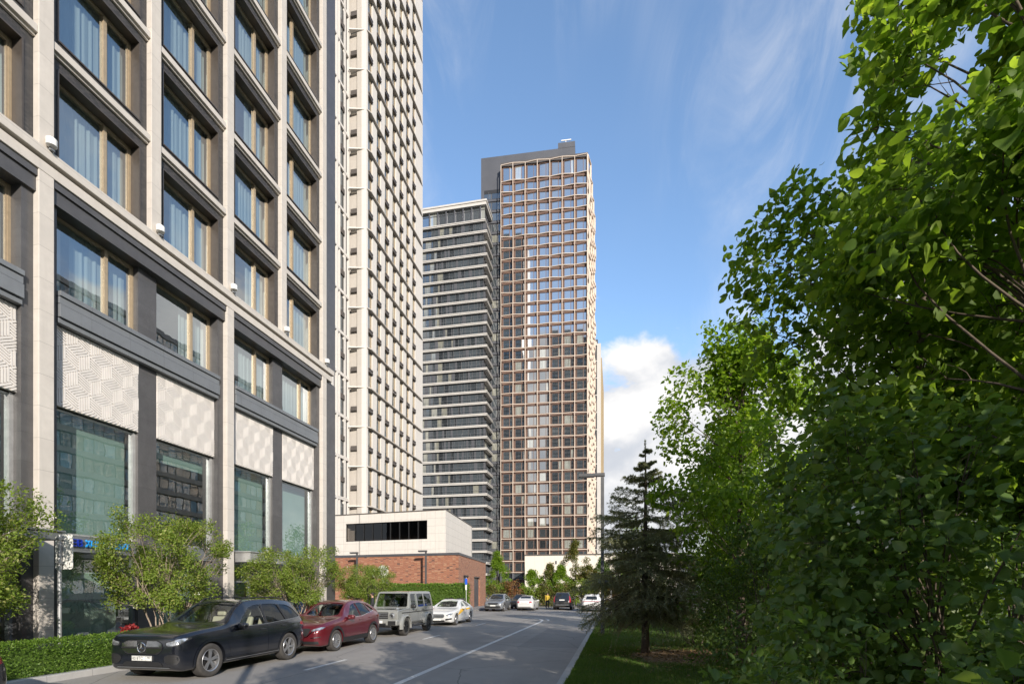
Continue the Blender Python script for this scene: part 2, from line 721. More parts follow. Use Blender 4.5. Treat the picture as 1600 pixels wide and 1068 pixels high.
line = [(-4.62, -30), (-4.62, 10), (-4.6, 20), (-4.57, 29.5), (-4.55, 32), (-4.7, 33.8), (-5.1, 35.2), (-5.9, 36.4), (-7.2, 37.3)]
strip(line, 0.16)
strip([(-4.25, 33.2), (-4.35, 34.4), (-4.7, 35.5)], 0.13)
for y in (-4.7, 3.5, 11.7, 19.9, 28.1):
    strip([(-7.7, y), (-7.68, y + 2.0)], 0.12)
strip([(-6.6, 40.6), (-5.4, 40.3), (-4.3, 39.4), (-3.0, 37.4), (-1.9, 35.0), (-1.25, 32.7)], 0.10)
tag(mk.build('lane_marking', M['road_paint']), kind='structure')

sw = MB()
sw.box(-45, SX - 0.16, -40, 40.8, -0.02, 0.13)
sw.box(-40, -12.7, 41.0, 64, -0.02, 0.12)
tag(sw.build('pavement', M['paving']), kind='structure')
kb = MB()
y = -40.0
kb.box(SX - 0.16, SX, -40, 40.8, -0.02, 0.15)
tag(kb.build('kerb', M['kerb_stone'], bevel=0.015), kind='structure')

# right kerb: straight, then sweeping right into the side street
kr = MB()
kpts = [(KX, -40), (KX, 0), (KX, 20), (KX + 0.05, 30), (KX + 0.25, 36), (KX + 0.9, 39), (KX + 2.6, 41.2), (KX + 6, 42.6), (30, 44)]
inner, outer = [], []
for i, p in enumerate(kpts):
    a, b = kpts[max(i - 1, 0)], kpts[min(i + 1, len(kpts) - 1)]
    d = Vector((b[0] - a[0], b[1] - a[1])).normalized()
    n = Vector((d.y, -d.x))
    outer.append(p)
    inner.append((p[0] + n.x * 0.17, p[1] + n.y * 0.17))
for i in range(len(kpts) - 1):
    o0, o1, i0, i1 = outer[i], outer[i + 1], inner[i], inner[i + 1]
    kr.add([(*o0, -0.02), (*o1, -0.02), (*i1, -0.02), (*i0, -0.02), (*o0, 0.14), (*o1, 0.14), (*i1, 0.14), (*i0, 0.14)],
           [(4, 5, 6, 7), (0, 1, 5, 4), (2, 3, 7, 6), (0, 3, 2, 1)] + ([(0, 4, 7, 3)] if i == 0 else []))
tag(kr.build('kerb', M['kerb_stone']), kind='structure')

# lawn: gently uneven, one sheet
lw = MB()
nx, ny = 26, 60
rng = random.Random(5)


def lawn_z(x, y):
    return 0.115 + 0.05 * math.sin(x * 0.7 + 1) * math.sin(y * 0.31) * min(1, max(0, (x + 0.9) / 2)) + 0.016 * max(0, x)


def kerb_x(y):
    for i in range(len(kpts) - 1):
        if inner[i][1] <= y <= inner[i + 1][1]:
            f = (y - inner[i][1]) / max(1e-6, inner[i + 1][1] - inner[i][1])
            return inner[i][0] + f * (inner[i + 1][0] - inner[i][0])
    return 30


vs, fs = [], []
for j in range(ny + 1):
    yy = -40 + 82.4 * j / ny
    kx = kerb_x(yy)
    for i in range(nx + 1):
        f = (i / nx) ** 1.7
        xx = kx + (60 - kx) * f
        vs.append((xx, yy, lawn_z(xx, yy)))
for j in range(ny):
    for i in range(nx):
        a = j * (nx + 1) + i
        fs.append((a, a + 1, a + nx + 2, a + nx + 1))
lw.add(vs, fs)
tag(lw.build('lawn', M['lawn_soil'], smooth=True), kind='structure')

# bare earth with dry litter below the spruce and the thicket
bed = MB()
ring = []
for k in range(28):
    t = 2 * math.pi * k / 28
    r = 1 + 0.12 * math.sin(3 * t + 1) + 0.08 * math.sin(7 * t)
    x, y = 2.3 + 1.9 * r * math.cos(t), 15.4 + 1.7 * r * math.sin(t)
    ring.append((x, y, lawn_z(x, y) + 0.012))
cx = (2.3, 15.4, lawn_z(2.3, 15.4) + 0.03)
bed.add(ring + [cx], [(k, (k + 1) % 28, 28) for k in range(28)])
tag(bed.build('soil_bed', M['mulch'], smooth=True), kind='structure')


# ------------------------------------------------------------------ leaf and grass meshes (numpy)
def mesh_np(name, verts, faces_n, loops, m, smooth=False):
    """verts (n,3); all faces have faces_n corners; loops flat indices"""
    me = bpy.data.meshes.new(name)
    nf = len(loops) // faces_n
    me.vertices.add(len(verts))
    me.vertices.foreach_set('co', np.asarray(verts, dtype=np.float32).ravel())
    me.loops.add(len(loops))
    me.loops.foreach_set('vertex_index', np.asarray(loops, dtype=np.int32))
    me.polygons.add(nf)
    me.polygons.foreach_set('loop_start', np.arange(0, nf * faces_n, faces_n, dtype=np.int32))
    me.polygons.foreach_set('loop_total', np.full(nf, faces_n, dtype=np.int32))
    me.update(calc_edges=True)
    me.validate()
    me.materials.append(m)
    if smooth: me.shade_smooth()
    return me


def leaf_template(kind):
    """unit leaf lying along +y, normal +z; returns verts and triangles"""
    if kind == 'heart':      # linden: broad, pointed tip, folded on the midrib
        v = [(0, 0, 0), (-.34, .06, .07), (-.50, .34, .12), (-.36, .68, .05), (0, 1.0, -.16), (.36, .68, .05), (.50, .34, .12), (.34, .06, .07), (0, .42, 0.0)]
        f = [(8, 0, 1), (8, 1, 2), (8, 2, 3), (8, 3, 4), (8, 4, 5), (8, 5, 6), (8, 6, 7), (8, 7, 0)]
    elif kind == 'oval':     # shrub: narrow ovate
        v = [(0, 0, 0), (-.26, .25, .06), (-.28, .58, .06), (0, 1.0, -.12), (.28, .58, .06), (.26, .25, .06), (0, .45, 0)]
        f = [(6, 0, 1), (6, 1, 2), (6, 2, 3), (6, 3, 4), (6, 4, 5), (6, 5, 0)]
    elif kind == 'small':
        v = [(0, 0, 0), (-.3, .5, .06), (0, 1, -.05), (.3, .5, .06)]
        f = [(0, 2, 1), (0, 3, 2)]
    else:                    # needle spray
        v = [(0, 0, 0), (-.11, .45, .02), (0, 1, 0), (.11, .45, .02)]
        f = [(0, 2, 1), (0, 3, 2)]
    return np.array(v, dtype=np.float64), np.array(f, dtype=np.int64)


def leaves_mesh(name, pos, axis, normal, size, kind, m, smooth=True):
    rv = np.random.RandomState(len(pos))
    """pos, axis (leaf direction), normal: (n,3); size (n,)"""
    tv, tf = leaf_template(kind)
    n = len(pos)
    y = axis / (np.linalg.norm(axis, axis=1, keepdims=True) + 1e-9)
    zz = normal - y * np.sum(normal * y, axis=1, keepdims=True)
    zz /= (np.linalg.norm(zz, axis=1, keepdims=True) + 1e-9)
    x = np.cross(y, zz)
    wid = (0.72 + 0.5 * rv.rand(n))[:, None, None]
    curl = (0.3 + 2.6 * rv.rand(n))[:, None, None]
    skew = ((rv.rand(n) - 0.5) * 0.5)[:, None, None]
    tx = tv[None, :, 0, None] * wid + skew * tv[None, :, 1, None] ** 2
    V = (tx * x[:, None, :] + tv[None, :, 1, None] * y[:, None, :] + tv[None, :, 2, None] * curl * zz[:, None, :]) * size[:, None, None] + pos[:, None, :]
    F = (tf[None, :, :] + (np.arange(n) * len(tv))[:, None, None]).reshape(-1)
    return mesh_np(name, V.reshape(-1, 3), 3, F, m, smooth)


def link(name, me, parent=None, loc=(0, 0, 0)):
    o = bpy.data.objects.new(name, me)
    COL.objects.link(o)
    o.location = loc
    if parent: o.parent = parent
    return o


M['grass'] = leaf_mat('grass_blade', (0.065, 0.130, 0.018), (0.120, 0.210, 0.032), (0.20, 0.20, 0.08), 0.35, 0.5)


def grass_patch():
    rs = np.random.RandomState(3)
    n = 190000
    # denser close to the camera side of the visible verge
    y = 9.5 + 32 * rs.rand(n) ** 1.7
    x = np.array([kerb_x(v) for v in np.linspace(9, 42, 400)])[np.clip(((y - 9) / 33 * 399).astype(int), 0, 399)] + 0.0 + 6.5 * rs.rand(n) ** 1.35
    keep = ((x - 2.3) / 1.8) ** 2 + ((y - 15.4) / 1.55) ** 2 > 0.75 + 0.5 * rs.rand(n)
    x, y = x[keep], y[keep]
    n = len(x)
    clump = np.sin(x * 2.7 + 1.3 * np.sin(y * 1.9)) * np.sin(y * 2.3 + np.sin(x * 3.1))
    h = (0.045 + 0.05 * rs.rand(n)) * (1 + 0.35 * clump)
    a = rs.rand(n) * 2 * np.pi
    w = 0.004 + 0.003 * rs.rand(n)
    z0 = 0.115 + 0.05 * np.sin(x * 0.7 + 1) * np.sin(y * 0.31) * np.clip((x + 0.9) / 2, 0, 1) + 0.016 * np.maximum(0, x) - 0.004
    lean = 0.6 * h * rs.rand(n)
    la = rs.rand(n) * 2 * np.pi
    V = np.empty((n, 3, 3))
    V[:, 0] = np.stack([x - w * np.cos(a), y - w * np.sin(a), z0], 1)
    V[:, 1] = np.stack([x + w * np.cos(a), y + w * np.sin(a), z0], 1)
    V[:, 2] = np.stack([x + lean * np.cos(la), y + lean * np.sin(la), z0 + h], 1)
    return mesh_np('grass', V.reshape(-1, 3), 3, np.arange(n * 3), M['grass'])


M['dry_leaf'] = leaf_mat('dry_leaf', (0.20, 0.13, 0.06), (0.34, 0.23, 0.11), (0.12, 0.07, 0.04), 0.1, 0.8)


def litter():
    rs = np.random.RandomState(9)
    n = 2600
    x = 2.3 + 1.7 * rs.randn(n) * 0.8
    y = 15.4 + 1.5 * rs.randn(n) * 0.8
    k = x > -0.7
    x, y = x[k], y[k]
    n = len(x)
    z = 0.155 + 0.05 * np.sin(x * 0.7 + 1) * np.sin(y * 0.31) * np.clip((x + 0.9) / 2, 0, 1) + 0.016 * np.maximum(0, x)
    a = np.stack([rs.randn(n), rs.randn(n), 0.15 * rs.randn(n)], 1)
    nr = np.stack([0.35 * rs.randn(n), 0.35 * rs.randn(n), np.ones(n)], 1)
    return leaves_mesh('leaf_litter', np.stack([x, y, z], 1), a, nr, 0.04 + 0.06 * rs.rand(n), 'small', M['dry_leaf'])


tag(link('leaf_litter', litter()), 'dry brown leaf litter on the bare soil below the spruce', 'leaf litter', kind='stuff')
tag(link('grass', grass_patch()), 'short green lawn grass along the right kerb', 'grass', kind='stuff')

# ------------------------------------------------------------------ left building: stone grid, dark brick, bronze windows
M['char_brick'] = None


def char_brick():
    t = NT('charcoal_brick')
    b = t.n('TexBrick')
    b.inputs['Scale'].default_value = 1.0
    b.inputs['Brick Width'].default_value = 0.16
    b.inputs['Row Height'].default_value = 0.06
    b.inputs['Mortar Size'].default_value = 0.009
    b.inputs['Color1'].default_value = (0.042, 0.040, 0.040, 1)
    b.inputs['Color2'].default_value = (0.085, 0.078, 0.074, 1)
    b.inputs['Mortar'].default_value = (0.018, 0.018, 0.018, 1)
    sep = t.n('SeparateXYZ')
    t.l(t.obj, sep.inputs[0])
    cm = t.n('CombineXYZ')
    t.l(t.math('ADD', sep.outputs['Y'], sep.outputs['X']), cm.inputs['X'])
    t.l(sep.outputs['Z'], cm.inputs['Y'])
    t.l(cm.outputs[0], b.inputs['Vector'])
    t.set(b.outputs['Color'], 0.55)
    t.bump(b.outputs['Fac'], -0.8, 0.012)
    return t.m


M['char_brick'] = char_brick()
M['window_glass'] = glass_clear('window_glass', (0.72, 0.82, 0.83), 3.7, 0.002)
M['shop_glass'] = glass_clear('shop_glass', (0.78, 0.86, 0.84), 3.1, 0.0016)
M['relief'] = stone('relief_concrete', (0.66, 0.62, 0.575), 0.06, (0, 0, 0), 0.01, 0.85)
M['room'] = plain('room_wall', (0.52, 0.50, 0.46), 0.9, 0, 0.2, 0.6)
M['blind'] = plain('roller_blind', (0.30, 0.40, 0.36), 0.8, 0, 0.06, 0.8)
M['marble'] = None


def marble():
    t = NT('green_marble')
    f = t.noise(1.1, 9, 0.6, None, 1.6)
    v = t.math('ABSOLUTE', t.math('SUBTRACT', f, 0.5))
    c = t.mix(t.rng(v, 0.0, 0.025), (0.16, 0.19, 0.17), (0.40, 0.50, 0.42))
    t.set(t.mix(t.rng(t.noise(0.5, 4), 0.4, 0.7), c, (0.62, 0.68, 0.55)), 0.3)
    return t.m


M['marble'] = marble()


def curtain_mat():
    t = NT('sheer_curtain')
    f = t.noise(1.0, 3, 0.5, t.mapping(scale=(1, 12, 0.2)))
    t.set(t.mix(f, (0.68, 0.70, 0.68), (0.76, 0.77, 0.74)), 0.9)
    tl = t.n('BsdfTranslucent')
    tl.inputs[0].default_value = (0.7, 0.74, 0.74, 1)
    mx = t.n('MixShader')
    mx.inputs[0].default_value = 0.4
    t.l(t.b.outputs[0], mx.inputs[1])
    t.l(tl.outputs[0], mx.inputs[2])
    t.l(mx.outputs[0], t.out.inputs[0])
    return t.m


M['curtain'] = curtain_mat()
M['blue_letter'] = plain('blue_letter', (0.02, 0.30, 0.72), 0.35, 0, 0.05)
M['navy_letter'] = plain('navy_letter', (0.01, 0.03, 0.30), 0.35, 0, 0.05)

FX = -16.0                                   # facade plane
PIL = [11.66 + 3.555 * i for i in range(-2, 5)]   # pilaster centres; the fifth bay closes at the corner
H0, FH, NF = 14.24, 3.58, 6
TOP = H0 + FH * NF

hotel = empty('apartment_building', (FX, 16, 0), 0,
              'tall building with pale stone grid, charcoal brick bays and bronze windows at the left edge', 'building')
HL = Vector(hotel.location)


def hpart(mb, name, m, parent=None, **k):
    o = mb.build(name, m, parent or hotel, **k)
    if parent is None: o.location = -HL
    return o


# pilasters: one part each
for i, py in enumerate(PIL):
    if i % 2 == 0:
        hpart(MB().box(FX - 0.3, FX + 0.20, py - 0.2, py + 0.2, 0.13, 13.83), 'pilaster', M['limestone'], bevel=0.012)
    hpart(MB().box(FX - 0.3, FX + 0.20, py - 0.2, py + 0.2, H0 + 0.24, TOP + 1.6), 'pilaster', M['limestone'], bevel=0.012)
# cornice with two mouldings and floor ledges
Y0, Y1 = PIL[0] - 0.35, PIL[-1] + 0.45
c = MB()
c.box(FX - 0.3, FX + 0.21, Y0, Y1 + 0.3, 13.83, 14.13)
c.box(FX - 0.3, FX + 0.10, Y0, Y1 + 0.2, 14.13, 14.21)
c.box(FX - 0.3, FX + 0.30, Y0, Y1 + 0.4, 14.21, 14.48)
hpart(c, 'cornice', M['limestone'], bevel=0.015)
for k in range(1, NF + 1):
    m = MB()
    for i in range(6):
        m.box(FX - 0.3, FX + 0.17, PIL[i] + 0.2, PIL[i + 1] - 0.2, H0 + FH * k - 0.20, H0 + FH * k + 0.02)
        m.box(FX - 0.3, FX + 0.08, PIL[i] + 0.2, PIL[i + 1] - 0.2, H0 + FH * k - 0.28, H0 + FH * k - 0.20)
    hpart(m, 'ledge', M['limestone'], bevel=0.012)
# charcoal brick surround of every upper bay, with its lining
OW0, OW1 = 0.47, 0.50       # brick margins left and right of an opening, from the pilaster centre
OB, OT = 0.32, 2.96         # opening bottom and top above the floor ledge
bk, ln = MB(), MB()
for k in range(NF):
    z0 = H0 + FH * k + (0.24 if k == 0 else 0.02)
    z1 = H0 + FH * (k + 1) - 0.28
    b0, b1 = H0 + FH * k + OB, H0 + FH * k + OT
    for i in range(6):
        ya, yb = PIL[i] + 0.2, PIL[i + 1] - 0.2
        oa, ob = PIL[i] + OW0, PIL[i + 1] - OW1
        bk.box(FX - 0.5, FX, ya, oa - 0.05, z0, z1)
        bk.box(FX - 0.5, FX, ob + 0.05, yb, z0, z1)
        bk.box(FX - 0.5, FX, oa - 0.05, ob + 0.05, b1 + 0.05, z1)
        bk.box(FX - 0.5, FX, oa - 0.05, ob + 0.05, z0, b0 - 0.05)
        ln.box(FX - 0.5, FX + 0.025, oa - 0.05, oa, b0 - 0.05, b1 + 0.05)
        ln.box(FX - 0.5, FX + 0.025, ob, ob + 0.05, b0 - 0.05, b1 + 0.05)
        ln.box(FX - 0.5, FX + 0.025, oa, ob, b1, b1 + 0.05)
        ln.box(FX - 0.5, FX + 0.04, oa, ob, b0 - 0.05, b0)
hpart(bk, 'brick_cladding', M['char_brick'])
hpart(ln, 'window_lining', M['bronze_metal'])


def curtain_mesh(y0, y1, z0, z1, rnd):
    m = MB()
    n = max(6, int((y1 - y0) / 0.035))
    ph = rnd.random() * 6
    fq = 20 + 16 * rnd.random()
    vs = []
    for i in range(n + 1):
        yy = y0 + (y1 - y0) * i / n
        xx = 0.022 * math.sin(yy * fq + ph) + 0.016 * math.sin(yy * fq * 1.73 + ph * 2 + 1.5 * math.sin(yy * 3))
        vs += [(xx, yy, z0), (xx * 0.8, yy, z1)]
    m.add(vs, [(2 * i, 2 * i + 2, 2 * i + 3, 2 * i + 1) for i in range(n)])
    return m


def hotel_window(yc, zb, w, h, split, fx, rnd, curtains=True, full=False):
    """bronze window w x h whose lower left corner (seen from the street) is at yc, zb; fx = glass plane"""
    loc = (fx - HL.x, yc - HL.y, zb)
    f = MB()
    t, d = 0.075, 0.12
    f.box(-d, 0.0, 0, t, 0, h)
    f.box(-d, 0.0, w - t, w, 0, h)
    f.box(-d, 0.0, t, w - t, 0, t)
    f.box(-d, 0.0, t, w - t, h - t, h)
    s = w * split
    f.box(-d, 0.03, s - 0.055, s + 0.055, t, h - t)
    # sash of the narrow leaf
    a, b = (s + 0.055, w - t) if split > 0.5 else (t, s - 0.055)
    f.box(-0.07, -0.012, a, a + 0.05, t, h - t)
    f.box(-0.07, -0.012, b - 0.05, b, t, h - t)
    f.box(-0.07, -0.012, a + 0.05, b - 0.05, t, t + 0.05)
    f.box(-0.07, -0.012, a + 0.05, b - 0.05, h - t - 0.05, h - t)
    o = f.build('window', M['gold_frame'], hotel)
    o.location = loc
    p = MB()
    tilt = (rnd.random() - 0.5) * 0.008
    p.add([(-0.05 + tilt, t, t), (-0.05, s - 0.05, t), (-0.05, s - 0.05, h - t), (-0.05 - tilt, t, h - t)], [(0, 1, 2, 3)])
    tilt = (rnd.random() - 0.5) * 0.008
    p.add([(-0.05 + tilt, s + 0.05, t), (-0.05, w - t, t), (-0.05, w - t, h - t), (-0.05 - tilt, s + 0.05, h - t)], [(0, 1, 2, 3)])
    p.build('pane', M['window_glass'], o)
    if curtains:
        mode = rnd.random()
        if full or mode < 0.40:
            c = curtain_mesh(0.08, w - 0.08, 0.05, h, rnd)
        else:
            a = 0.30 + 0.35 * rnd.random()
            c = curtain_mesh(w * a, w - 0.08, 0.05, h, rnd)
            if rnd.random() < 0.35:
                c2 = curtain_mesh(0.08, w * (0.10 + 0.12 * rnd.random()), 0.05, h, rnd)
                c.add(c2.v, c2.f)
        q = c.build('curtain', M['curtain'], o, smooth=True)
        q.location = (-0.26, 0, 0)
    return o


rw = random.Random(11)
for k in range(NF):
    for i in range(6):
        ya, yb = PIL[i] + OW0, PIL[i + 1] - OW1
        hotel_window(ya, H0 + FH * k + OB, yb - ya, OT - OB, 0.36 if i == 5 else 0.64, FX - 0.33, rw, full=(k, i) in ((0, 2), (1, 4), (2, 2)))

# base: granite piers, grey band, relief panels, tall shop windows
gp, gb, lt = MB(), MB(), MB()
panels = []
for d in range(3):
    a, b = PIL[2 * d] + 0.2, PIL[2 * d + 2] - 0.2
    mid = PIL[2 * d + 1] - 0.02
    gp.box(FX - 0.6, FX, a, a + 0.22, 0.13, 13.2)
    gp.box(FX - 0.6, FX, b - 0.30, b, 0.13, 13.2)
    gp.box(FX - 0.6, FX - 0.16, mid - 0.36, mid + 0.36, 0.13, 13.2)
    lt.box(FX - 0.6, FX + 0.10, a, b, 13.2, 13.83)
    lt.box(FX - 0.6, FX + 0.16, a, b, 13.62, 13.828)
    gb.box(FX - 0.6, FX + 0.12, a + 0.22, b - 0.30, 10.02, 10.40)
    gb.box(FX - 0.6, FX + 0.09, a + 0.22, b - 0.30, 10.415, 10.62)
    gb.box(FX - 0.6, FX + 0.14, a + 0.22, b - 0.30, 10.635, 10.78)
    gb.box(FX - 0.6, FX + 0.05, a + 0.22, b - 0.30, 9.86, 10.005)
    bays = [(a + 0.22, mid - 0.36), (mid + 0.36, b - 0.30)]
    for (p, q) in bays:
        hotel_window(p, 10.80, q - p, 2.40, 0.64, FX - 0.36, rw)
        panels.append((p, q))
hpart(gp, 'pier', M['granite'])
hpart(lt, 'lintel', M['granite'])
hpart(gb, 'stone_band', M['grey_stone'], bevel=0.01)


def clip_seg(p, q, poly):
    """clip the segment p-q to a convex polygon (ccw)"""
    t0, t1 = 0.0, 1.0
    dx, dy = q[0] - p[0], q[1] - p[1]
    for i in range(len(poly)):
        a, b = poly[i], poly[(i + 1) % len(poly)]
        ex, ey = b[0] - a[0], b[1] - a[1]
        den = ex * dy - ey * dx
        num = ex * (p[1] - a[1]) - ey * (p[0] - a[0])
        if abs(den) < 1e-9:
            if num < 0: return None
            continue
        t = -num / den
        if den > 0: t0 = max(t0, t)
        else: t1 = min(t1, t)
    if t1 - t0 < 1e-3: return None
    return (p[0] + dx * t0, p[1] + dy * t0), (p[0] + dx * t1, p[1] + dy * t1)


def relief_panel(w, h):
    """slab with raised ribs in interlocking rhombs"""
    m = MB()
    m.box(-0.12, 0, 0, w, 0, h)
    s = 0.42
    e1 = (0.0, s)
    e2 = (s * math.cos(R(30)), s * math.sin(R(30)))
    e3 = (s * math.cos(R(30)), -s * math.sin(R(30)))
    rect = [(0.02, 0.02), (w - 0.02, 0.02), (w - 0.02, h - 0.02), (0.02, h - 0.02)]
    ribs = 5
    ux = s * math.cos(R(30))

    def rhomb(o, u, v, along):
        # ribs parallel to `along` (u or v)
        for k in range(ribs):
            f = (k + 0.5) / ribs
            if along == 'u':
                p = (o[0] + v[0] * f, o[1] + v[1] * f)
                q = (p[0] + u[0], p[1] + u[1])
            else:
                p = (o[0] + u[0] * f, o[1] + u[1] * f)
                q = (p[0] + v[0], p[1] + v[1])
            c = clip_seg(p, q, rect)
            if c:
                (ay, az), (by, bz) = c
                m.beam((0.008, ay, az), (0.008, by, bz), 0.052, 0.032, (1, 0, 0))
    for i in range(-1, int(w / ux) + 2):
        for j in range(-2, int(h / (1.5 * s)) + 3):
            ox = 2 * ux * i + (ux if j % 2 else 0)
            oz = 1.5 * s * j
            rhomb((ox, oz), e1, e2, 'u')
            rhomb((ox, oz), e1, (-e2[0], e2[1]), 'v')
            rhomb((ox, oz + s), e2, (-e2[0], e2[1]), 'u')
    return m


for (p, q) in panels:
    o = relief_panel(q - p, 2.36).build('relief_panel', M['relief'], hotel)
    o.location = (FX - 0.16 - HL.x, p - HL.y, 7.48)

for bi, (p, q) in enumerate(panels):
    w = q - p
    # tall upper shop window
    f = MB()
    f.box(-0.1, 0.05, 0, 0.05, 0, 3.75)
    f.box(-0.1, 0.09, w - 0.10, w, 0, 3.75)
    f.box(-0.1, 0.03, 0.05, w - 0.10, 0, 0.06)
    f.box(-0.1, 0.03, 0.05, w - 0.10, 3.69, 3.75)
    o = f.build('window', M['light_metal'], hotel)
    o.location = (FX - 0.36 - HL.x, p - HL.y, 3.70)
    g_ = MB()
    g_.quad((0, 0.05, 0.06), (0, w - 0.1, 0.06), (0, w - 0.1, 3.69), (0, 0.05, 3.69))
    g_.build('pane', M['shop_glass'], o)
    bl = MB()
    bl.box(-0.36, -0.34, 0.02, w - 0.03, 3.10 if bi == 3 else 0.03, 3.72)
    bl.build('blind', M['blind'], o)
    # sign band and ground floor window
    band = MB()
    band.box(-0.3, 0.12, 0, w, 3.28, 3.68)
    band.box(-0.3, 0.16, 0, w, 3.20, 3.27)
    b_ = band.build('sign_band', M['grey_metal'], hotel)
    b_.location = (FX - 0.36 - HL.x, p - HL.y, 0)
    f = MB()
    f.box(-0.1, 0.05, 0, 0.06, 0.13, 3.19)
    f.box(-0.1, 0.06, w - 0.08, w, 0.13, 3.19)
    f.box(-0.1, 0.05, 0.06, w - 0.08, 0.13, 0.28)
    if bi in (0, 1, 4):
        f.box(-0.1, 0.05, w * 0.5 - 0.04, w * 0.5 + 0.04, 0.28, 3.19)
        f.box(-0.1, 0.05, 0.06, w - 0.08, 2.35, 2.43)
    o = f.build('shop_window' if bi not in (0, 1, 4) else 'entrance_door', M['grey_metal'], hotel)
    o.location = (FX - 0.36 - HL.x, p - HL.y, 0)
    g_ = MB()
    g_.quad((0, 0.06, 0.28), (0, w - 0.08, 0.28), (0, w - 0.08, 3.19), (0, 0.06, 3.19))
    g_.build('pane', M['shop_glass'], o)
    if bi in (2, 3, 5):
        dp = MB()
        dp.box(-0.75, -0.70, 0.02, w - 0.03, 0.14, 3.19)
        dp.build('display_panel', M['marble'], o)

# rooms behind the glass: slabs, cross walls, back wall
rm = MB()
rm.box(FX - 5.2, FX - 5.0, Y0, Y1, 0.13, TOP)
for z in [3.3, 7.3, 9.9, 13.5] + [H0 + FH * k - 0.1 for k in range(1, NF + 1)]:
    rm.box(FX - 5.0, FX - 0.62, Y0, Y1, z, z + 0.25)
for i in range(7):
    rm.box(FX - 5.0, FX - 0.64, PIL[i] - 0.1, PIL[i] + 0.1, 10.15, TOP)
hpart(rm, 'interior', M['room'])
# end walls, roof and the dark return at the far corner
bw = MB()
bw.box(FX - 24, FX - 0.5, Y0 - 0.3, Y0, 0.0, TOP + 1.4)
bw.box(FX - 24, FX - 0.5, Y1, Y1 + 0.95, 0.0, TOP + 1.4)
bw.box(FX - 24, FX - 23.6, Y0, Y1, 0.0, TOP + 1.4)
bw.box(FX - 23.6, FX - 0.5, Y0, Y1, TOP - 0.1, TOP + 0.3)
bw.box(FX - 0.5, FX, PIL[0] + 0.2, PIL[-1] - 0.2, TOP + 0.03, TOP + 1.35)
hpart(bw, 'wall', M['granite'])
cr = MB()
cr.box(FX - 0.5, FX + 0.05, PIL[-1] + 0.2, Y1 + 0.9, 0.13, 13.82)
cr.box(FX - 0.5, FX + 0.05, PIL[-1] + 0.2, Y1 + 0.9, 14.49, TOP + 1.5)
hpart(cr, 'corner_panel', M['granite'])
# entrance canopies
cp = MB()
cp.box(FX - 0.2, FX + 1.5, 5.2, 11.1, 3.36, 3.56)
cp.box(FX - 0.2, FX + 1.55, 5.15, 11.15, 3.57, 3.62)
hpart(cp, 'canopy', M['grey_metal'], bevel=0.01)
cp = MB()
cp.box(FX - 0.2, FX + 0.75, 19.25, 21.9, 3.22, 3.62)
cp.box(FX - 0.2, FX + 0.80, 19.2, 21.95, 3.63, 3.68)
hpart(cp, 'canopy', M['light_metal'], bevel=0.01)

# shop lettering on its band
sg = empty('shop_sign', (FX - 0.22, 12.55, 3.34), 0, 'raised blue cyrillic lettering over the shop window beside the young tree', 'shop sign')
text_mesh('ЕВ', 0.30, 0.03, 'letters', M['navy_letter'], sg, (0.04, 0.05, 0.03), (R(90), 0, R(90)))
text_mesh('ХИМЧИСТКА', 0.30, 0.03, 'letters', M['blue_letter'], sg, (0.04, 0.50, 0.03), (R(90), 0, R(90)), sx=0.78)

# floodlights sitting on the cornice at each pilaster
desc = ['by the nearest full pilaster', 'by the second full pilaster', 'by the third full pilaster', 'by the fourth pilaster', 'by the last pilaster at the corner']
for i in range(2, 7):
    y = PIL[i] + 0.03
    fl = empty('floodlight', (FX + 0.33, y, 14.50), 0,
               'small white round floodlight standing on the stone cornice ' + desc[i - 2], 'floodlight', 'floodlights along the cornice')
    m = MB()
    m.lathe([(0.0, 0.10), (0.10, 0.10), (0.13, 0.12), (0.135, 0.30), (0.10, 0.33), (0.0, 0.33)], 20)
    m.build('lamp_body', M['white_paint'], fl, smooth=True, angle=40)
    m = MB()
    m.tube([(-0.05, 0, 0), (-0.05, 0, 0.2)], 0.03, 8)
    m.box(-0.14, 0.06, -0.05, 0.05, -0.02, 0.015)
    m.build('bracket', M['grey_metal'], fl)

# ------------------------------------------------------------------ tower materials
M['tower_glass'] = glass_far('tower_glass', 2.0, (0.030, 0.036, 0.038), (0.40, 0.39, 0.32), 0.62)
M['mirror_glass'] = glass_far('mirror_glass', 4.8, (0.02, 0.024, 0.026), (0.50, 0.52, 0.46), 0.84, 0.03, 0.06, 0.010)
M['dark_tower_glass'] = glass_far('dark_tower_glass', 2.2, (0.018, 0.022, 0.025), (0.30, 0.30, 0.25), 0.86)
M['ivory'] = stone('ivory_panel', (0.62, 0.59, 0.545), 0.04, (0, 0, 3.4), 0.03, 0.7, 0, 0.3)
M['ivory_shade'] = stone('shaded_beige_panel', (0.45, 0.415, 0.37), 0.05, (0, 0, 1.7), 0.02, 0.7, 0, 0.3)  # beige tint, darkened further to stand in for weaker light on the front
M['terracotta'] = plain('terracotta_panel', (0.150, 0.088, 0.064), 0.65, 0, 0.16, 0.4)
M['rail_cream'] = plain('rail_cream', (0.56, 0.47, 0.385), 0.6, 0, 0.05, 0.3)
M['core_grey'] = plain('core_grey', (0.075, 0.078, 0.088), 0.5, 0, 0.1, 0.2)
M['slab_white'] = plain('slab_white', (0.52, 0.50, 0.465), 0.6, 0, 0.06, 0.3)
M['spandrel'] = plain('spandrel', (0.10, 0.088, 0.080), 0.5, 0.2, 0.15, 0.5)


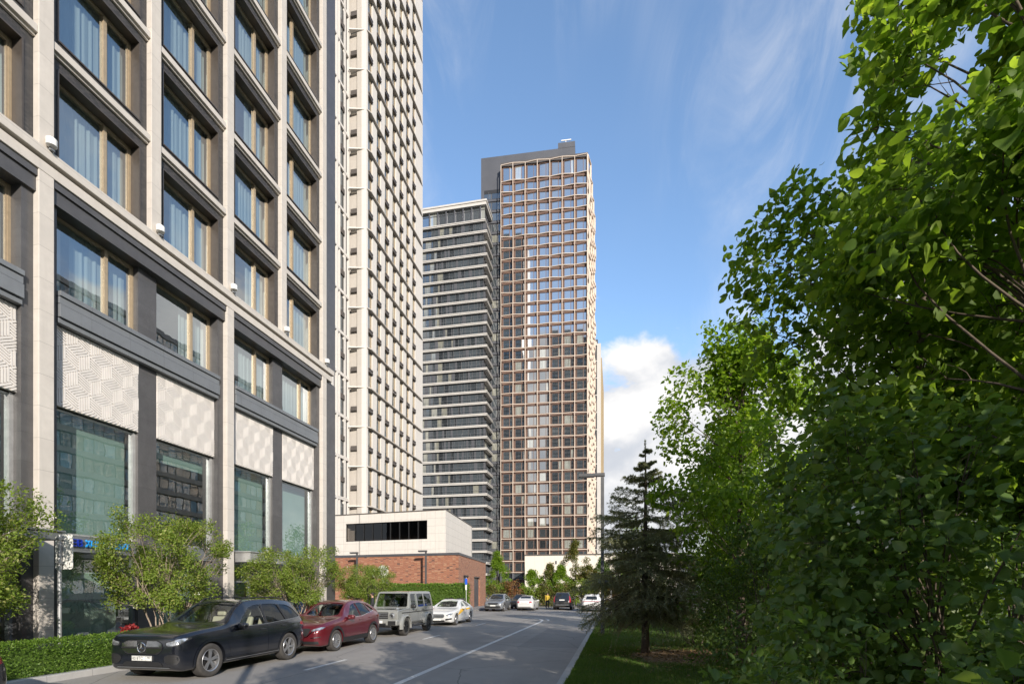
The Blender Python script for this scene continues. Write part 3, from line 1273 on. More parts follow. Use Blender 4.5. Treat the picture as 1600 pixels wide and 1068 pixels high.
def tower_white():
    """finned ivory tower: side face along the street, narrow front towards the camera"""
    X = -41.75
    yA, yB = 81.3, 107.6
    root = empty('residential_tower', (X, yA, 0), 0, 'very tall ivory tower with wedge shaped fins rising out of the top of the photo', 'tower')
    F2, Z0, NP = 6.82, 2.6, 21
    Ht = Z0 + F2 * NP
    L = yB - yA
    D = 24.0
    # solid core behind glass
    c = MB()
    c.box(-D, -0.36, 0.8, L - 0.3, 0, Ht)
    c.build('core', M['spandrel'], root)
    win0, per = 0.62, 3.30
    # glazing: one pane per window and floor (mesh islands)
    wins = []
    for k in range(NP):
        for b in range(7):
            y = win0 + per * b
            for h in range(2):
                z = Z0 + F2 * k + h * 3.41 + (0.15 if h == 0 else 0.55)
                wins.append((y, z, 2.75 if h == 0 else 2.75))

    def win(y, z, w, h):
        m = MB()
        m.box(-0.34, -0.20, y, y + 0.08, z, z + h)
        m.box(-0.34, -0.20, y + w - 0.42, y + w - 0.30, z, z + h)
        m.box(-0.34, -0.20, y + w - 0.08, y + w, z, z + h)
        m.box(-0.34, -0.20, y + 0.08, y + w - 0.08, z + h - 0.1, z + h)
        g_ = MB()
        g_.quad((-0.27, y + 0.08, z), (-0.27, y + w - 0.42, z), (-0.27, y + w - 0.42, z + h - 0.1), (-0.27, y + 0.08, z + h - 0.1))
        g_.quad((-0.27, y + w - 0.30, z), (-0.27, y + w - 0.08, z), (-0.27, y + w - 0.08, z + h - 0.1), (-0.27, y + w - 0.30, z + h - 0.1))
        return m, g_
    wm, gm = win(0, 0, 1.62, 2.75)
    proto = wm.build('window', M['gold_frame'], root)
    pp = gm.build('pane', M['tower_glass'], proto)
    order = sorted(wins, key=lambda w: w[0] * 2.0 + w[1] * 0.25)
    first = True
    rest_f, rest_g = MB(), MB()
    for i, (y, z, h) in enumerate(order):
        if i < 96:
            o = proto if first else copy_tree(proto, root)
            o.location = (0, y, z)
            if not first:
                for ch in o.children: ch.data = ch.data.copy() if False else ch.data
            first = False
        else:
            a, b = win(y, z, 1.62, 2.75)
            rest_f.add(a.v, a.f)
            rest_g.add(b.v, b.f)
    r_ = rest_f.build('upper_windows', M['gold_frame'], root)
    tag(r_, kind='stuff')
    rest_g.build('pane', M['tower_glass'], r_)
    # piers: ivory, leaning slightly outwards towards each ledge
    for b in range(8):
        y0 = -0.0 if b == 0 else win0 + per * (b - 1) + 1.62
        y1 = win0 if b == 0 else (L if b == 7 else win0 + per * b)
        m = MB()
        if b == 0:
            m.box(-0.9, 0.0, y0, y1, 0, Ht)
        elif b == 7:
            m.box(-0.75, 0.0, y0, y1, 0, Ht)
        else:
            for k in range(NP):
                z = Z0 + F2 * k
                m.prism([(-0.75, z), (-0.10, z), (0.06, z + F2 - 0.35), (0.06, z + F2 - 0.02), (-0.75, z + F2 - 0.02)], y1 - y0, 'y', y0)
        m.build('pier', M['ivory'], root)
    # thin sloping ledges every second floor, and dark boxes half way
    for k in range(NP + 1):
        z = Z0 + F2 * k
        m = MB()
        vs = [(-0.75, 0.05, z + 0.02), (0.02, 0.05, z + 0.02), (0.46, 0.9, z + 0.02), (0.42, L - 2.2, z + 0.02), (0.02, L - 0.05, z + 0.02), (-0.75, L - 0.05, z + 0.02)]
        up = [(a, b_, zz + 0.16) for a, b_, zz in vs]
        n = len(vs)
        m.add(vs + up, [tuple(range(n))[::-1], tuple(range(n, 2 * n))] + [(i, (i + 1) % n, n + (i + 1) % n, n + i) for i in range(n)])
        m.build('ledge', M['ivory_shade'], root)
        if k == NP: break
        if k <= 13 or k == 14: bx = MB()
        for b in range(7):
            if k < 14: bx = MB()
            y = win0 + per * b
            zz = z + 2.95
            bx.box(-0.35, 0.16, y + 0.02, y + 1.60, zz, zz + 0.30)
            bx.box(-0.35, 0.10, y + 0.02, y + 1.60, zz + 0.32, zz + 0.48)
            bx.box(-0.35, 0.16, y + 0.02, y + 1.60, zz + 0.50, zz + 0.72)
            if k < 14: bx.build('spandrel', M['spandrel'], root)
        if k == NP - 1: tag(bx.build('upper_spandrels', M['spandrel'], root), kind='stuff')
    # front face: plain pier, recessed strip with boxes, wedge fins
    fr = MB()
    fr.box(-1.75, -0.905, 0.0, 0.8, 0, Ht)
    fr.box(-D, -1.75, 0.45, 0.8, 0, Ht)
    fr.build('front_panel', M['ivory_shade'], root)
    for k in range(NP):
        z = Z0 + F2 * k
        w = MB()
        w.add([(-0.2, -0.002, z), (-3.0, -0.65, z), (-3.0, 0.45, z), (-0.2, -0.002, z + 0.12), (-3.0, -0.65, z + 0.22), (-3.0, 0.45, z + 0.22), (-1.75, 0.0, z), (-1.75, 0.45, z), (-1.75, 0.0, z + .15), (-1.75, 0.45, z + .15)],
              [(0, 1, 4, 3), (0, 6, 7, 2, 1), (3, 4, 5, 9, 8), (0, 3, 8, 6), (1, 2, 5, 4)])
        w.box(-3.0, -1.76, 0.1, 0.44, z - 0.2, z - 0.01)
        w.build('fin', M['ivory'], root)
        b = MB()
        b.box(-3.0, -1.76, 0.05, 0.44, z + 3.0, z + 3.75)
        b.build('spandrel', M['spandrel'], root)
    rf = MB()
    rf.box(-D, 0.0, 0.0, L, Ht, Ht + 1.0)
    rf.build('roof', M['ivory'], root)
    # back and left cladding so the tower is whole from the side
    bk = MB()
    bk.box(-D - 0.2, -D, 0.5, L, 0, Ht)
    bk.box(-D, -0.8, L - 0.3, L - 0.02, 0, Ht)
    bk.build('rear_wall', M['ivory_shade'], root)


def tower_wing():
    """white framed two-storey bays left of the finned tower"""
    X = -44.9
    root = empty('apartment_tower', (X, 58, 0), 0, 'slim strip of white framed windows squeezed between the dark corner and the finned tower', 'tower')
    F2, Z0, NP = 6.95, 3.2, 20
    L = 23.25
    Ht = Z0 + F2 * NP
    c = MB()
    c.box(-18, -0.35, 0, L - 0.05, 0, Ht)
    c.build('core', M['core_grey'], root)
    nb, bw = 6, L / 6
    n = 0
    stuff_w, stuff_g = MB(), MB()
    fr = MB()
    for k in range(NP):
        z = Z0 + F2 * k
        for b in range(nb):
            y = bw * b
            # tall white frame
            fr.box(-0.35, 0.02, y, y + 0.22, z, z + F2)
            fr.box(-0.35, 0.02, y + bw - 0.25, y + bw - 0.01, z, z + F2)
            fr.box(-0.35, 0.02, y + 0.22, y + bw - 0.25, z, z + 0.30)
            fr.box(-0.35, -0.04, y + 0.22, y + bw - 0.25, z + 0.36, z + 0.55)
            fr.box(-0.35, -0.03, y + 0.75, y + 0.95, z + 0.55, z + F2)
            fr.box(-0.35, -0.03, y + 2.15, y + 2.75, z + 0.55, z + F2)
            for h in range(2):
                zz = z + 0.62 + h * 3.32
                m, g_ = MB(), MB()
                m.box(-0.34, -0.06, y + 1.66, y + 1.76, zz, zz + 2.4)
                if h == 0: m.box(-0.34, 0.10, y + 0.96, y + 2.14, zz + 2.42, zz + 3.26)
                g_.quad((-0.10, y + 0.96, zz), (-0.10, y + 1.66, zz), (-0.10, y + 1.66, zz + 2.4), (-0.10, y + 0.96, zz + 2.4))
                g_.quad((-0.10, y + 1.76, zz), (-0.10, y + 2.14, zz), (-0.10, y + 2.14, zz + 2.4), (-0.10, y + 1.76, zz + 2.4))
                if b == nb - 1 or (b == nb - 2 and k < 14):
                    o = m.build('window', M['spandrel'], root)
                    g_.build('pane', M['tower_glass'], o)
                else:
                    stuff_w.add(m.v, m.f)
                    stuff_g.add(g_.v, g_.f)
    fr.build('frame', M['ivory'], root)
    o = tag(stuff_w.build('further_windows', M['spandrel'], root), kind='stuff')
    stuff_g.build('pane', M['tower_glass'], o)
    rf = MB()
    rf.box(-18, 0.05, 0, L - 0.02, Ht, Ht + 0.8)
    rf.build('roof', M['ivory'], root)


def tower_balcony():
    """dark glass block with white double slab edges"""
    Y, XR = 143.6, -36.0
    W, D = 34.0, 30.0
    root = empty('apartment_block', (XR, Y, 0), 0, 'dark glass tower with white slab bands, between the ivory tower and the brown grid', 'tower')
    FHh, NFl, Z0 = 3.30, 32, 3.0
    zt = Z0 + FHh * NFl
    c = MB()
    c.box(-W, -1.2, 1.5, D, 0, zt + 5)
    c.build('core', M['core_grey'], root)
    rr = random.Random(4)
    for k in range(NFl + 1):
        z = Z0 + FHh * k
        m = MB()
        x1 = 0.0 if k < NFl else -0.5
        m.box(-W, x1, -0.25, D, z + 0.10, z + 0.36)
        m.box(-W, x1 - 0.1, -0.10, D, z - 0.05, z + 0.05)
        m.box(-W, x1 - 0.05, -0.20, D, z - 0.26, z - 0.05)
        m.build('slab', M['slab_white'], root)
        if k == NFl: break
        gl, fm = MB(), MB()
        x = -W + 0.3
        while x < -1.4:
            w = rr.choice([0.7, 0.95, 1.3, 1.7, 0.5])
            w = min(w, -1.25 - x)
            gl.quad((x, 0.42, z + 0.43), (x + w, 0.42, z + 0.43), (x + w, 0.42, z + FHh - 0.36), (x, 0.42, z + FHh - 0.36))
            fm.box(x + w, x + w + 0.07, 0.3, 1.5, z + 0.43, z + FHh - 0.36)
            x += w + 0.07
            if rr.random() < 0.22:
                pw = rr.choice([0.5, 0.9])
                fm.box(x, x + pw, 0.34, 1.5, z + 0.43, z + FHh - 0.36)
                x += pw
        # side glazing
        for j in range(12):
            y0 = 1.6 + j * 2.35
            gl.quad((-1.15, y0, z + 0.43), (-1.15, y0 + 2.2, z + 0.43), (-1.15, y0 + 2.2, z + FHh - 0.36), (-1.15, y0, z + FHh - 0.36))
        fm.box(-W + 0.3, -1.2, 0.31, 0.41, z + 0.425, z + 0.50)
        fm.box(-W + 0.3, -1.2, 0.31, 0.41, z + FHh - 0.43, z + FHh - 0.355)
        o = fm.build('window_band', M['core_grey'], root)
        gl.build('pane', M['dark_tower_glass'], o)
        # glass balustrade and thin posts at the slab edge
        bl = MB()
        for j in range(12):
            xx = -W + 1 + j * 2.8
            bl.box(xx, xx + 0.05, -0.12, -0.06, z + 0.43, z + 1.35)
        bl.box(-W, -0.15, -0.12, -0.07, z + 1.33, z + 1.38)
        bl.box(-0.2, -0.14, -0.05, 14, z + 1.33, z + 1.38)
        bl.build('balustrade', M['grey_metal'], root)
    # tall glazed attic and cornice
    at_ = MB()
    g_ = MB()
    for j in range(13):
        x = -W + 0.5 + j * 2.6
        at_.box(x, x + 0.35, 0.2, 1.4, zt + 0.43, zt + 4.6)
        g_.quad((x + 0.35, 0.7, zt + 0.43), (min(x + 2.6, -0.9), 0.7, zt + 0.43), (min(x + 2.6, -0.9), 0.7, zt + 4.6), (x + 0.35, 0.7, zt + 4.6))
    at_.box(-W, -0.9, 0.6, 0.66, zt + 3.6, zt + 3.75)
    o = at_.build('attic_window', M['core_grey'], root)
    g_.build('pane', M['mirror_glass'], o)
    rf = MB()
    rf.box(-W, -0.3, -0.1, D, zt + 4.6, zt + 5.5)
    rf.box(-W, -0.1, -0.3, D, zt + 5.5, zt + 6.0)
    rf.build('roof', M['slab_white'], root)


def tower_brown():
    """folded cream grid over terracotta panels, with a dark core standing behind it"""
    a = math.atan2(1.2, 25.3)
    root = empty('grid_tower', (-32.95, 148.2, 0), a, 'brown tower with a folded cream grid of windows and a dark grey core behind', 'tower')
    NC, W = 7, 25.3
    cw = W / NC
    Z0, FHh, NR = 7.0, 3.30, 35
    zr = [Z0 + FHh * k for k in range(NR + 1)]
    zr.append(zr[-1] + 5.0)
    D = 29.0
    ND = 8
    cd = D / ND
    SHR = 0.066          # the side wall splays outwards
    body = MB()
    body.prism([(0.1, 0.55), (W - 0.1, 0.55), (W - 0.1 + SHR * (D - .1), D - 0.1), (0.1, D - 0.1)], zr[-1] - 0.2, 'z', 0)
    body.build('wall', M['terracotta'], root)

    def off(i, k):
        # the folded facade: nodes step in and out
        return 0.42 * (((i + k) % 2) if (k // 2) % 2 == 0 else ((i + k + 1) % 2)) * (1 if 0 < k else 0)
    # front rails
    for i in range(NC + 1):
        m = MB()
        for k in range(len(zr) - 1):
            m.beam((i * cw, -off(i, k), zr[k]), (i * cw, -off(i, k + 1), zr[k + 1]), 0.16, 0.36, (0, 1, 0))
        m.build('mullion', M['rail_cream'], root)
    for k in range(len(zr)):
        m = MB()
        for i in range(NC):
            m.beam((i * cw, -off(i, k) - 0.01, zr[k]), ((i + 1) * cw, -off(i + 1, k) - 0.01, zr[k]), 0.34, 0.17, (0, 0, 1))
        m.build('rail', M['rail_cream'], root)
    # side rails with sharper relief
    sd, sr = MB(), MB()
    for j in range(ND + 1):
        for k in range(len(zr) - 1):
            x0, x1 = W + 0.1 + off(j, k) * 1.5 + SHR * j * cd, W + 0.1 + off(j, k + 1) * 1.5 + SHR * j * cd
            sd.beam((x0, j * cd, zr[k]), (x1, j * cd, zr[k + 1]), 0.36, 0.5, (1, 0, 0))
    for k in range(len(zr)):
        for j in range(ND):
            sr.beam((W + 0.1 + off(j, k) * 1.5 + SHR * j * cd, j * cd, zr[k]), (W + 0.1 + off(j + 1, k) * 1.5 + SHR * (j + 1) * cd, (j + 1) * cd, zr[k]), 0.5, 0.36, (0, 0, 1))
    sd.build('side_mullions', M['rail_cream'], root)
    sr.build('side_rails', M['rail_cream'], root)
    sp = MB()
    for k in range(len(zr) - 1):
        for j in range(ND):
            # deep splayed reveal of every side window, cream like the rails
            y0, y1, z0, z1 = j * cd + 0.18, (j + 1) * cd - 0.18, zr[k] + 0.18, zr[k + 1] - 0.18
            q_ = W - 0.05 + SHR * j * cd
            sp.add([(q_, y0, z0), (q_ + .1, y0 + cd * 0.5, z0), (q_ + 0.55, y1, z0), (q_, y0, z1), (q_ + .1, y0 + cd * 0.5, z1), (q_ + 0.35, y1, z1)],
                   [(1, 2, 5, 4), (0, 1, 4, 3)])
    sp.build('side_panel', M['rail_cream'], root)

    def win(h):
        m, g_ = MB(), MB()
        x0, x1 = 0.56, cw - 0.26
        t = 0.09
        z0, z1 = 0.34, h - 0.44
        m.box(x0, x0 + t, 0.34, 0.54, z0, z1)
        m.box(x1 - t, x1, 0.34, 0.54, z0, z1)
        m.box(x0 + t, x1 - t, 0.34, 0.54, z0, z0 + t)
        m.box(x0 + t, x1 - t, 0.34, 0.54, z1 - t, z1)
        s = x0 + (x1 - x0) * 0.68
        m.box(s - 0.07, s + 0.07, 0.36, 0.54, z0 + t, z1 - t)
        g_.quad((x0 + t, 0.45, z0 + t), (s - .07, 0.45, z0 + t), (s - .07, 0.45, z1 - t), (x0 + t, 0.45, z1 - t))
        g_.quad((s + .07, 0.45, z0 + t), (x1 - t, 0.45, z0 + t), (x1 - t, 0.45, z1 - t), (s + .07, 0.45, z1 - t))
        return m, g_
    spots = [(i, k) for k in range(len(zr) - 1) for i in range(NC)]
    rr = random.Random(8)
    # the rows in plain sight over the podium are parts; the remaining rows are one mass
    vis = [s for s in spots if s[1] >= 21 and s[1] < NR][:98] + []
    visset = set(vis)
    m, g_ = win(FHh)
    proto = m.build('window', M['terracotta'], root)
    g_.build('pane', M['mirror_glass'], proto)
    first = True
    sw_, sg_ = MB(), MB()
    for (i, k) in spots:
        h = zr[k + 1] - zr[k]
        if (i, k) in visset:
            o = proto if first else copy_tree(proto, root)
            first = False
            o.location = (i * cw, 0, zr[k])
        else:
            a_, b_ = win(h)
            sw_.add([(x + i * cw, y, z + zr[k]) for x, y, z in a_.v], a_.f)
            sg_.add([(x + i * cw, y + (rr.random() - .5) * 0.0, z + zr[k]) for x, y, z in b_.v], b_.f)
    o = tag(sw_.build('further_windows', M['terracotta'], root), kind='stuff')
    sg_.build('pane', M['mirror_glass'], o)
    # ground floor
    gf = MB()
    for i in range(NC + 1):
        gf.box(i * cw - 0.3, i * cw + 0.3, -0.1, 0.5, 0, Z0 - 0.25)
    gf.box(0, W, 0.2, 0.54, 4.9, 5.2)
    o = gf.build('ground_floor', M['core_grey'], root)
    g2 = MB()
    for i in range(NC):
        g2.quad((i * cw + 0.3, 0.5, 0.2), ((i + 1) * cw - 0.3, 0.5, 0.2), ((i + 1) * cw - 0.3, 0.5, 4.9), (i * cw + 0.3, 0.5, 4.9))
        g2.quad((i * cw + 0.3, 0.5, 5.2), ((i + 1) * cw - 0.3, 0.5, 5.2), ((i + 1) * cw - 0.3, 0.5, Z0 - 0.2), (i * cw + 0.3, 0.5, Z0 - 0.2))
    g2.build('pane', M['dark_tower_glass'], o)
    # dark core
    co = MB()
    x0, x1 = -6.6, W - 3.6
    zc = 132.6
    co.box(x0, x1, 2.6, 40, 0, zc)
    co.box(W - 8.6, x1, 2.55, 14, zc, zc + 1.6)
    co.build('core', M['core_grey'], root)
    cap = MB()
    cap.box(x0 + 1.0, -0.8, 2.52, 2.59, 121.5, 122.6)
    cap.build('louvre', M['black_plastic'], root)
    pf = MB()
    pf.box(-0.2, W + 0.2, 0.3, 2.5, zr[-1] - 0.15, zr[-1] + 1.0)
    pf.build('parapet', M['spandrel'], root)
    cg = MB()
    cf = MB()
    for k in range(2, 36):
        z = 4.4 + 3.30 * k
        for (xa, xb) in ((-5.6, -3.6), (-3.2, -0.6)):
            cg.quad((xa, 2.56, z), (xb - 0.75, 2.56, z), (xb - 0.75, 2.56, z + 2.1), (xa, 2.56, z + 2.1))
            cg.quad((xb - 0.65, 2.56, z), (xb, 2.56, z), (xb, 2.56, z + 2.1), (xb - 0.65, 2.56, z + 2.1))
            cf.box(xb - 0.75, xb - 0.65, 2.5, 2.6, z, z + 2.1)
        cf.box(x0 - 0.02, -0.3, 2.35, 2.6, z - 0.9, z - 0.55)
    o = cf.build('core_windows', M['core_grey'], root)
    cg.build('pane', M['dark_tower_glass'], o)
    an = MB()
    bx = W - 6.4
    an.box(bx - 0.08, bx + 0.08, 5, 5.16, zc + 1.6, zc + 4.2)
    an.box(bx - 1.4, bx + 1.6, 4.95, 5.2, zc + 4.2, zc + 4.45)
    an.build('antenna', M['white_paint'], root)


def tower_far():
    root = empty('distant_tower', (-5.1, 200, 0), 0, 'distant narrow dark tower with a mast, partly hidden behind the brown grid tower', 'tower')
    W, D, H = 20.0, 40.0, 97.0
    b = MB()
    b.box(-W, -1.5, 0.3, D, 0, H)
    b.build('wall', M['core_grey'], root)
    s = MB()
    s.box(-1.5, 0.0, 0.0, 1.2, 0, H - 0.3)
    s.box(-W, -1.5, -0.15, 0.29, H - 1.0, H + 0.4)
    k = 0
    z = 4.0
    while z < H - 2:
        s.box(-W, -1.5, -0.1, 0.29, z, z + 0.35)
        z += 6.6
    s.build('frame', M['slab_white'], root)
    y = MB()
    y.box(-1.5, -0.1, 1.2, D - 0.1, 0, H - 4)
    y.build('side_wall', plain('ochre_wall', (0.38, 0.32, 0.23), 0.7), root)
    fins = MB()
    for j in range(13):
        fins.box(-0.1, 0.35, 2 + j * 2.9, 2.5 + j * 2.9, 4, H - 5)
    fins.build('side_fins', plain('ochre_fin', (0.30, 0.23, 0.13), 0.6), root)
    g_, f = MB(), MB()
    for k in range(28):
        z = 4.6 + 3.3 * k
        if z > H - 4: break
        for j in range(9):
            x = -W + 0.4 + j * 2.05
            g_.quad((x, 0.2, z), (x + 1.25, 0.2, z), (x + 1.25, 0.2, z + 2.2), (x, 0.2, z + 2.2))
            f.box(x + 1.27, x + 1.36, 0.1, 0.29, z, z + 2.2)
    o = f.build('window_row', M['core_grey'], root)
    g_.build('pane', M['dark_tower_glass'], o)
    m = MB()
    m.tube([(-3.4, 3, H), (-3.4, 3, H + 11)], [0.28, 0.08], 6)
    m.box(-5.5, -1.2, 2, 5, H, H + 2.2)
    for zz in (3, 5, 7): m.beam((-4.4, 3, H + zz), (-2.4, 3, H + zz), 0.12, 0.12)
    m.beam((-5.2, 3, H + 2), (-3.4, 3, H + 7), 0.1, 0.1)
    m.build('mast', M['lamp_paint'], root)


def podium():
    root = empty('podium_building', (-21.4, 123, 0), 0, 'low cream stone podium wall in front of the brown grid tower', 'building')
    b = MB()
    b.box(0, 40, 0, 24.5, 0, 10.2)
    b.build('wall', stone('podium_stone', (0.66, 0.61, 0.53), 0.05, (2.4, 0, 3.4), 0.03, 0.75, 0, 0.5), root)
    r_ = MB()
    r_.box(-0.1, 40.1, -0.1, 24.6, 10.2, 10.5)
    r_.build('coping', M['spandrel'], root)
    w = MB()
    w.box(7.4, 7.8, -0.05, 0.2, 8.1, 8.9)
    w.build('wall_lamp', M['lamp_paint'], root)


def office_reflected():
    """glass office block across the street, seen in the photo only mirrored in the shop windows"""
    root = empty('office_building', (62, 52, 0), 0, 'glass office block with pale bands, mirrored in the tall shop windows of the stone building', 'building')
    W, D = 40.0, 80.0
    nf, fh = 15, 3.7
    g_ = MB()
    for k in range(nf):
        for j in range(40):
            y = j * 2.0
            g_.quad((0, y + 0.06, k * fh + 1.3), (0, y + 1.94, k * fh + 1.3), (0, y + 1.94, k * fh + fh), (0, y + 0.06, k * fh + fh))
        for j in range(20):
            x = j * 2.0
            g_.quad((x, 0, k * fh + 1.3), (x + 1.94, 0, k * fh + 1.3), (x + 1.94, 0, k * fh + fh), (x, 0, k * fh + fh))
    g_.build('pane', glass_far('office_glass', 4.5, (0.16, 0.28, 0.36), (0.4, 0.48, 0.5), 0.8), root)
    b = MB()
    for k in range(nf + 1):
        b.box(-0.25, W, -0.25, D, k * fh + 0.25, k * fh + 1.25)
    b.build('slab', M['slab_white'], root)
    c = MB()
    c.box(0.3, W - 0.3, 0.3, D - 0.3, 0, nf * fh + 1)
    for j in range(41):
        c.box(-0.06, 0.3, j * 2.0 - 0.05, j * 2.0 + 0.05, 1.3, nf * fh)
    c.build('core', M['core_grey'], root)


def tower_behind(x, y, w, d, h, label):
    """towers standing behind the photographer: the photo shows them only as dark shapes mirrored in the brown tower"""
    root = empty('office_tower', (x, y, 0), 0, label, 'tower')
    b = MB()
    b.box(0, w, -d, -0.4, 0, h)
    k = 0
    while 4 + 3.6 * k < h - 4:
        b.box(0, w, -0.4, 0, 3.6 * k + 2.9, 3.6 * k + 4.0)
        k += 1
    n = int(w / 3.0)
    for i in range(n + 1):
        b.box(min(i * 3.0, w - .3), min(i * 3.0, w - .3) + .3, -0.4, -0.02, 0, h - 3)
    b.build('wall', M['core_grey'], root)
    g_ = MB()
    for j in range(k):
        for i in range(n):
            g_.quad((i * 3 + .3, -0.3, 3.6 * j + 4.0), (i * 3 + 3, -0.3, 3.6 * j + 4.0), (i * 3 + 3, -0.3, 3.6 * j + 6.5), (i * 3 + .3, -0.3, 3.6 * j + 6.5))
    g_.build('pane', M['dark_tower_glass'], root)


def pavilion():
    """brick pavilion with a stone clad upper box"""
    A = Vector((-14.2, 45.7, 0))          # near corner
    B = Vector((-15.5, 61.0, 0))          # far corner of the side wall
    C = Vector((-32.0, 47.9, 0))          # far left end of the front wall
    Dd = C + (B - A)
    root = empty('brick_pavilion', A, 0, 'low red brick pavilion with a pale stone clad upper storey', 'building')
    ex, ey = (C - A).normalized(), (B - A).normalized()
    Lx, Ly = (C - A).length, (B - A).length

    def pt(u, v, z):
        q = ex * u + ey * v
        return (q.x, q.y, z)

    def block(m, u0, u1, v0, v1, z0, z1):
        m.add([pt(u0, v0, z0), pt(u1, v0, z0), pt(u1, v1, z0), pt(u0, v1, z0), pt(u0, v0, z1), pt(u1, v0, z1), pt(u1, v1, z1), pt(u0, v1, z1)],
              [(0, 3, 2, 1), (4, 5, 6, 7), (0, 1, 5, 4), (1, 2, 6, 5), (2, 3, 7, 6), (3, 0, 4, 7)])
    t = NT('red_brick')
    bt = t.n('TexBrick')
    bt.inputs['Scale'].default_value = 1.0
    bt.inputs['Brick Width'].default_value = 0.27
    bt.inputs['Row Height'].default_value = 0.09
    bt.inputs['Mortar Size'].default_value = 0.012
    bt.inputs['Color1'].default_value = (0.38, 0.15, 0.08, 1)
    bt.inputs['Color2'].default_value = (0.29, 0.105, 0.06, 1)
    bt.inputs['Mortar'].default_value = (0.30, 0.22, 0.17, 1)
    bt.inputs['Bias'].default_value = -0.1
    sep = t.n('SeparateXYZ')
    t.l(t.obj, sep.inputs[0])
    cm = t.n('CombineXYZ')
    t.l(t.math('ADD', sep.outputs['X'], sep.outputs['Y']), cm.inputs['X'])
    t.l(sep.outputs['Z'], cm.inputs['Y'])
    t.l(cm.outputs[0], bt.inputs['Vector'])
    # every brick fired differently: pale, tan and burnt ones
    fl = t.n('VectorMath')
    fl.operation = 'FLOOR'
    t.l(t.mapping(scale=(1 / 0.27, 1 / 0.09, 1), vec=cm.outputs[0]), fl.inputs[0])
    wn = t.n('TexWhiteNoise')
    t.l(fl.outputs[0], wn.inputs['Vector'])
    c = t.mix(t.math('GREATER_THAN', wn.outputs['Value'], 0.88), bt.outputs['Color'], (0.42, 0.21, 0.12))
    c = t.mix(t.math('LESS_THAN', wn.outputs['Value'], 0.06), c, (0.14, 0.06, 0.045))
    c = t.mix(t.math('MULTIPLY', bt.outputs['Fac'], 1.0), c, (0.29, 0.21, 0.16))
    t.set(c, 0.85)
    t.bump(t.math('SUBTRACT', wn.outputs['Value'], bt.outputs['Fac']), 0.6, 0.03)
    bm_ = t.m
    w = MB()
    zt = 5.25
    block(w, 0, Lx, 0.55, Ly, 0, zt)
    block(w, 0, Lx, 0, 0.55, 0, zt)
    # side wall split by two door recesses
    w2 = MB()
    w.v, w.f, w.m = [], [], []
    block(w, 0.5, Lx, 0, Ly, 0, zt)
    cuts = [(2.2, 5.0), (7.8, 11.4)]
    v = 0
    for a, b in cuts:
        block(w, 0, 0.5, v, a, 0, zt)
        block(w, 0, 0.5, a, b, 3.45, zt)
        v = b
    block(w, 0, 0.5, v, Ly, 0, zt)
    w.build('brick_wall', bm_, root)
    for a, b in cuts:
        d = MB()
        block(d, 0.24, 0.36, a, b, 0.05, 3.45)
        block(d, 0.19, 0.238, a + 0.05, a + 0.2, 0.05, 3.35)
        block(d, 0.19, 0.238, b - 0.2, b - 0.05, 0.05, 3.35)
        block(d, 0.02, 0.235, a + 0.002, b - 0.002, 3.36, 3.44)
        d.build('door', M['core_grey'], root)
    cp = MB()
    block(cp, -0.06, Lx + 0.06, -0.06, Ly + 0.06, zt, zt + 0.22)
    cp.build('coping', M['core_grey'], root)
    # upper box
    ub = MB()
    u0, v0 = 1.75, 1.6
    z0, z1 = zt + 0.22, 9.75
    # front wall with the ribbon window opening
    wu0, wu1, wz0, wz1 = 3.75, 13.2, 7.0, 8.85
    block(ub, u0, wu0, v0, v0 + 0.4, z0, z1)
    block(ub, wu1, Lx, v0, v0 + 0.4, z0, z1)
    block(ub, wu0, wu1, v0, v0 + 0.4, z0, wz0)
    block(ub, wu0, wu1, v0, v0 + 0.4, wz1, z1)
    block(ub, u0, u0 + 0.4, v0 + 0.4, Ly - 0.3, z0, z1)
    block(ub, u0 + 0.4, Lx, Ly - 0.7, Ly - 0.3, z0, z1)
    ub.build('upper_wall', M['cream_stone'], root)
    rf = MB()
    block(rf, u0 - 0.04, Lx, v0 - 0.04, Ly - 0.25, z1, z1 + 0.1)
    rf.build('roof', M['spandrel'], root)
    iw = MB()
    block(iw, wu0, wu1, v0 + 2.5, v0 + 2.6, z0, z1)
    iw.build('interior', M['spandrel'], root)
    wn_ = MB()
    n = 9
    for i in range(n + 1):
        u = wu0 + (wu1 - wu0) * i / n
        block(wn_, max(wu0, u - 0.04), min(wu1, u + 0.04), v0 + 0.12, v0 + 0.28, wz0 + 0.06, wz1 - 0.06)
    block(wn_, wu0, wu1, v0 + 0.1, v0 + 0.3, wz0, wz0 + 0.06)
    block(wn_, wu0, wu1, v0 + 0.1, v0 + 0.3, wz1 - 0.06, wz1)
    o = wn_.build('ribbon_window', M['black_plastic'], root)
    g_ = MB()
    for i in range(n):
        a, b = wu0 + (wu1 - wu0) * i / n + 0.04, wu0 + (wu1 - wu0) * (i + 1) / n - 0.04
        g_.quad(pt(b, v0 + 0.2, wz0 + 0.06), pt(a, v0 + 0.2, wz0 + 0.06), pt(a, v0 + 0.2, wz1 - 0.06), pt(b, v0 + 0.2, wz1 - 0.06))
    g_.build('pane', glass_clear('smoked_glass', (0.22, 0.20, 0.18), 1.6, 0.002), o)
    # round white sign on the brick front
    return A, ex, ey


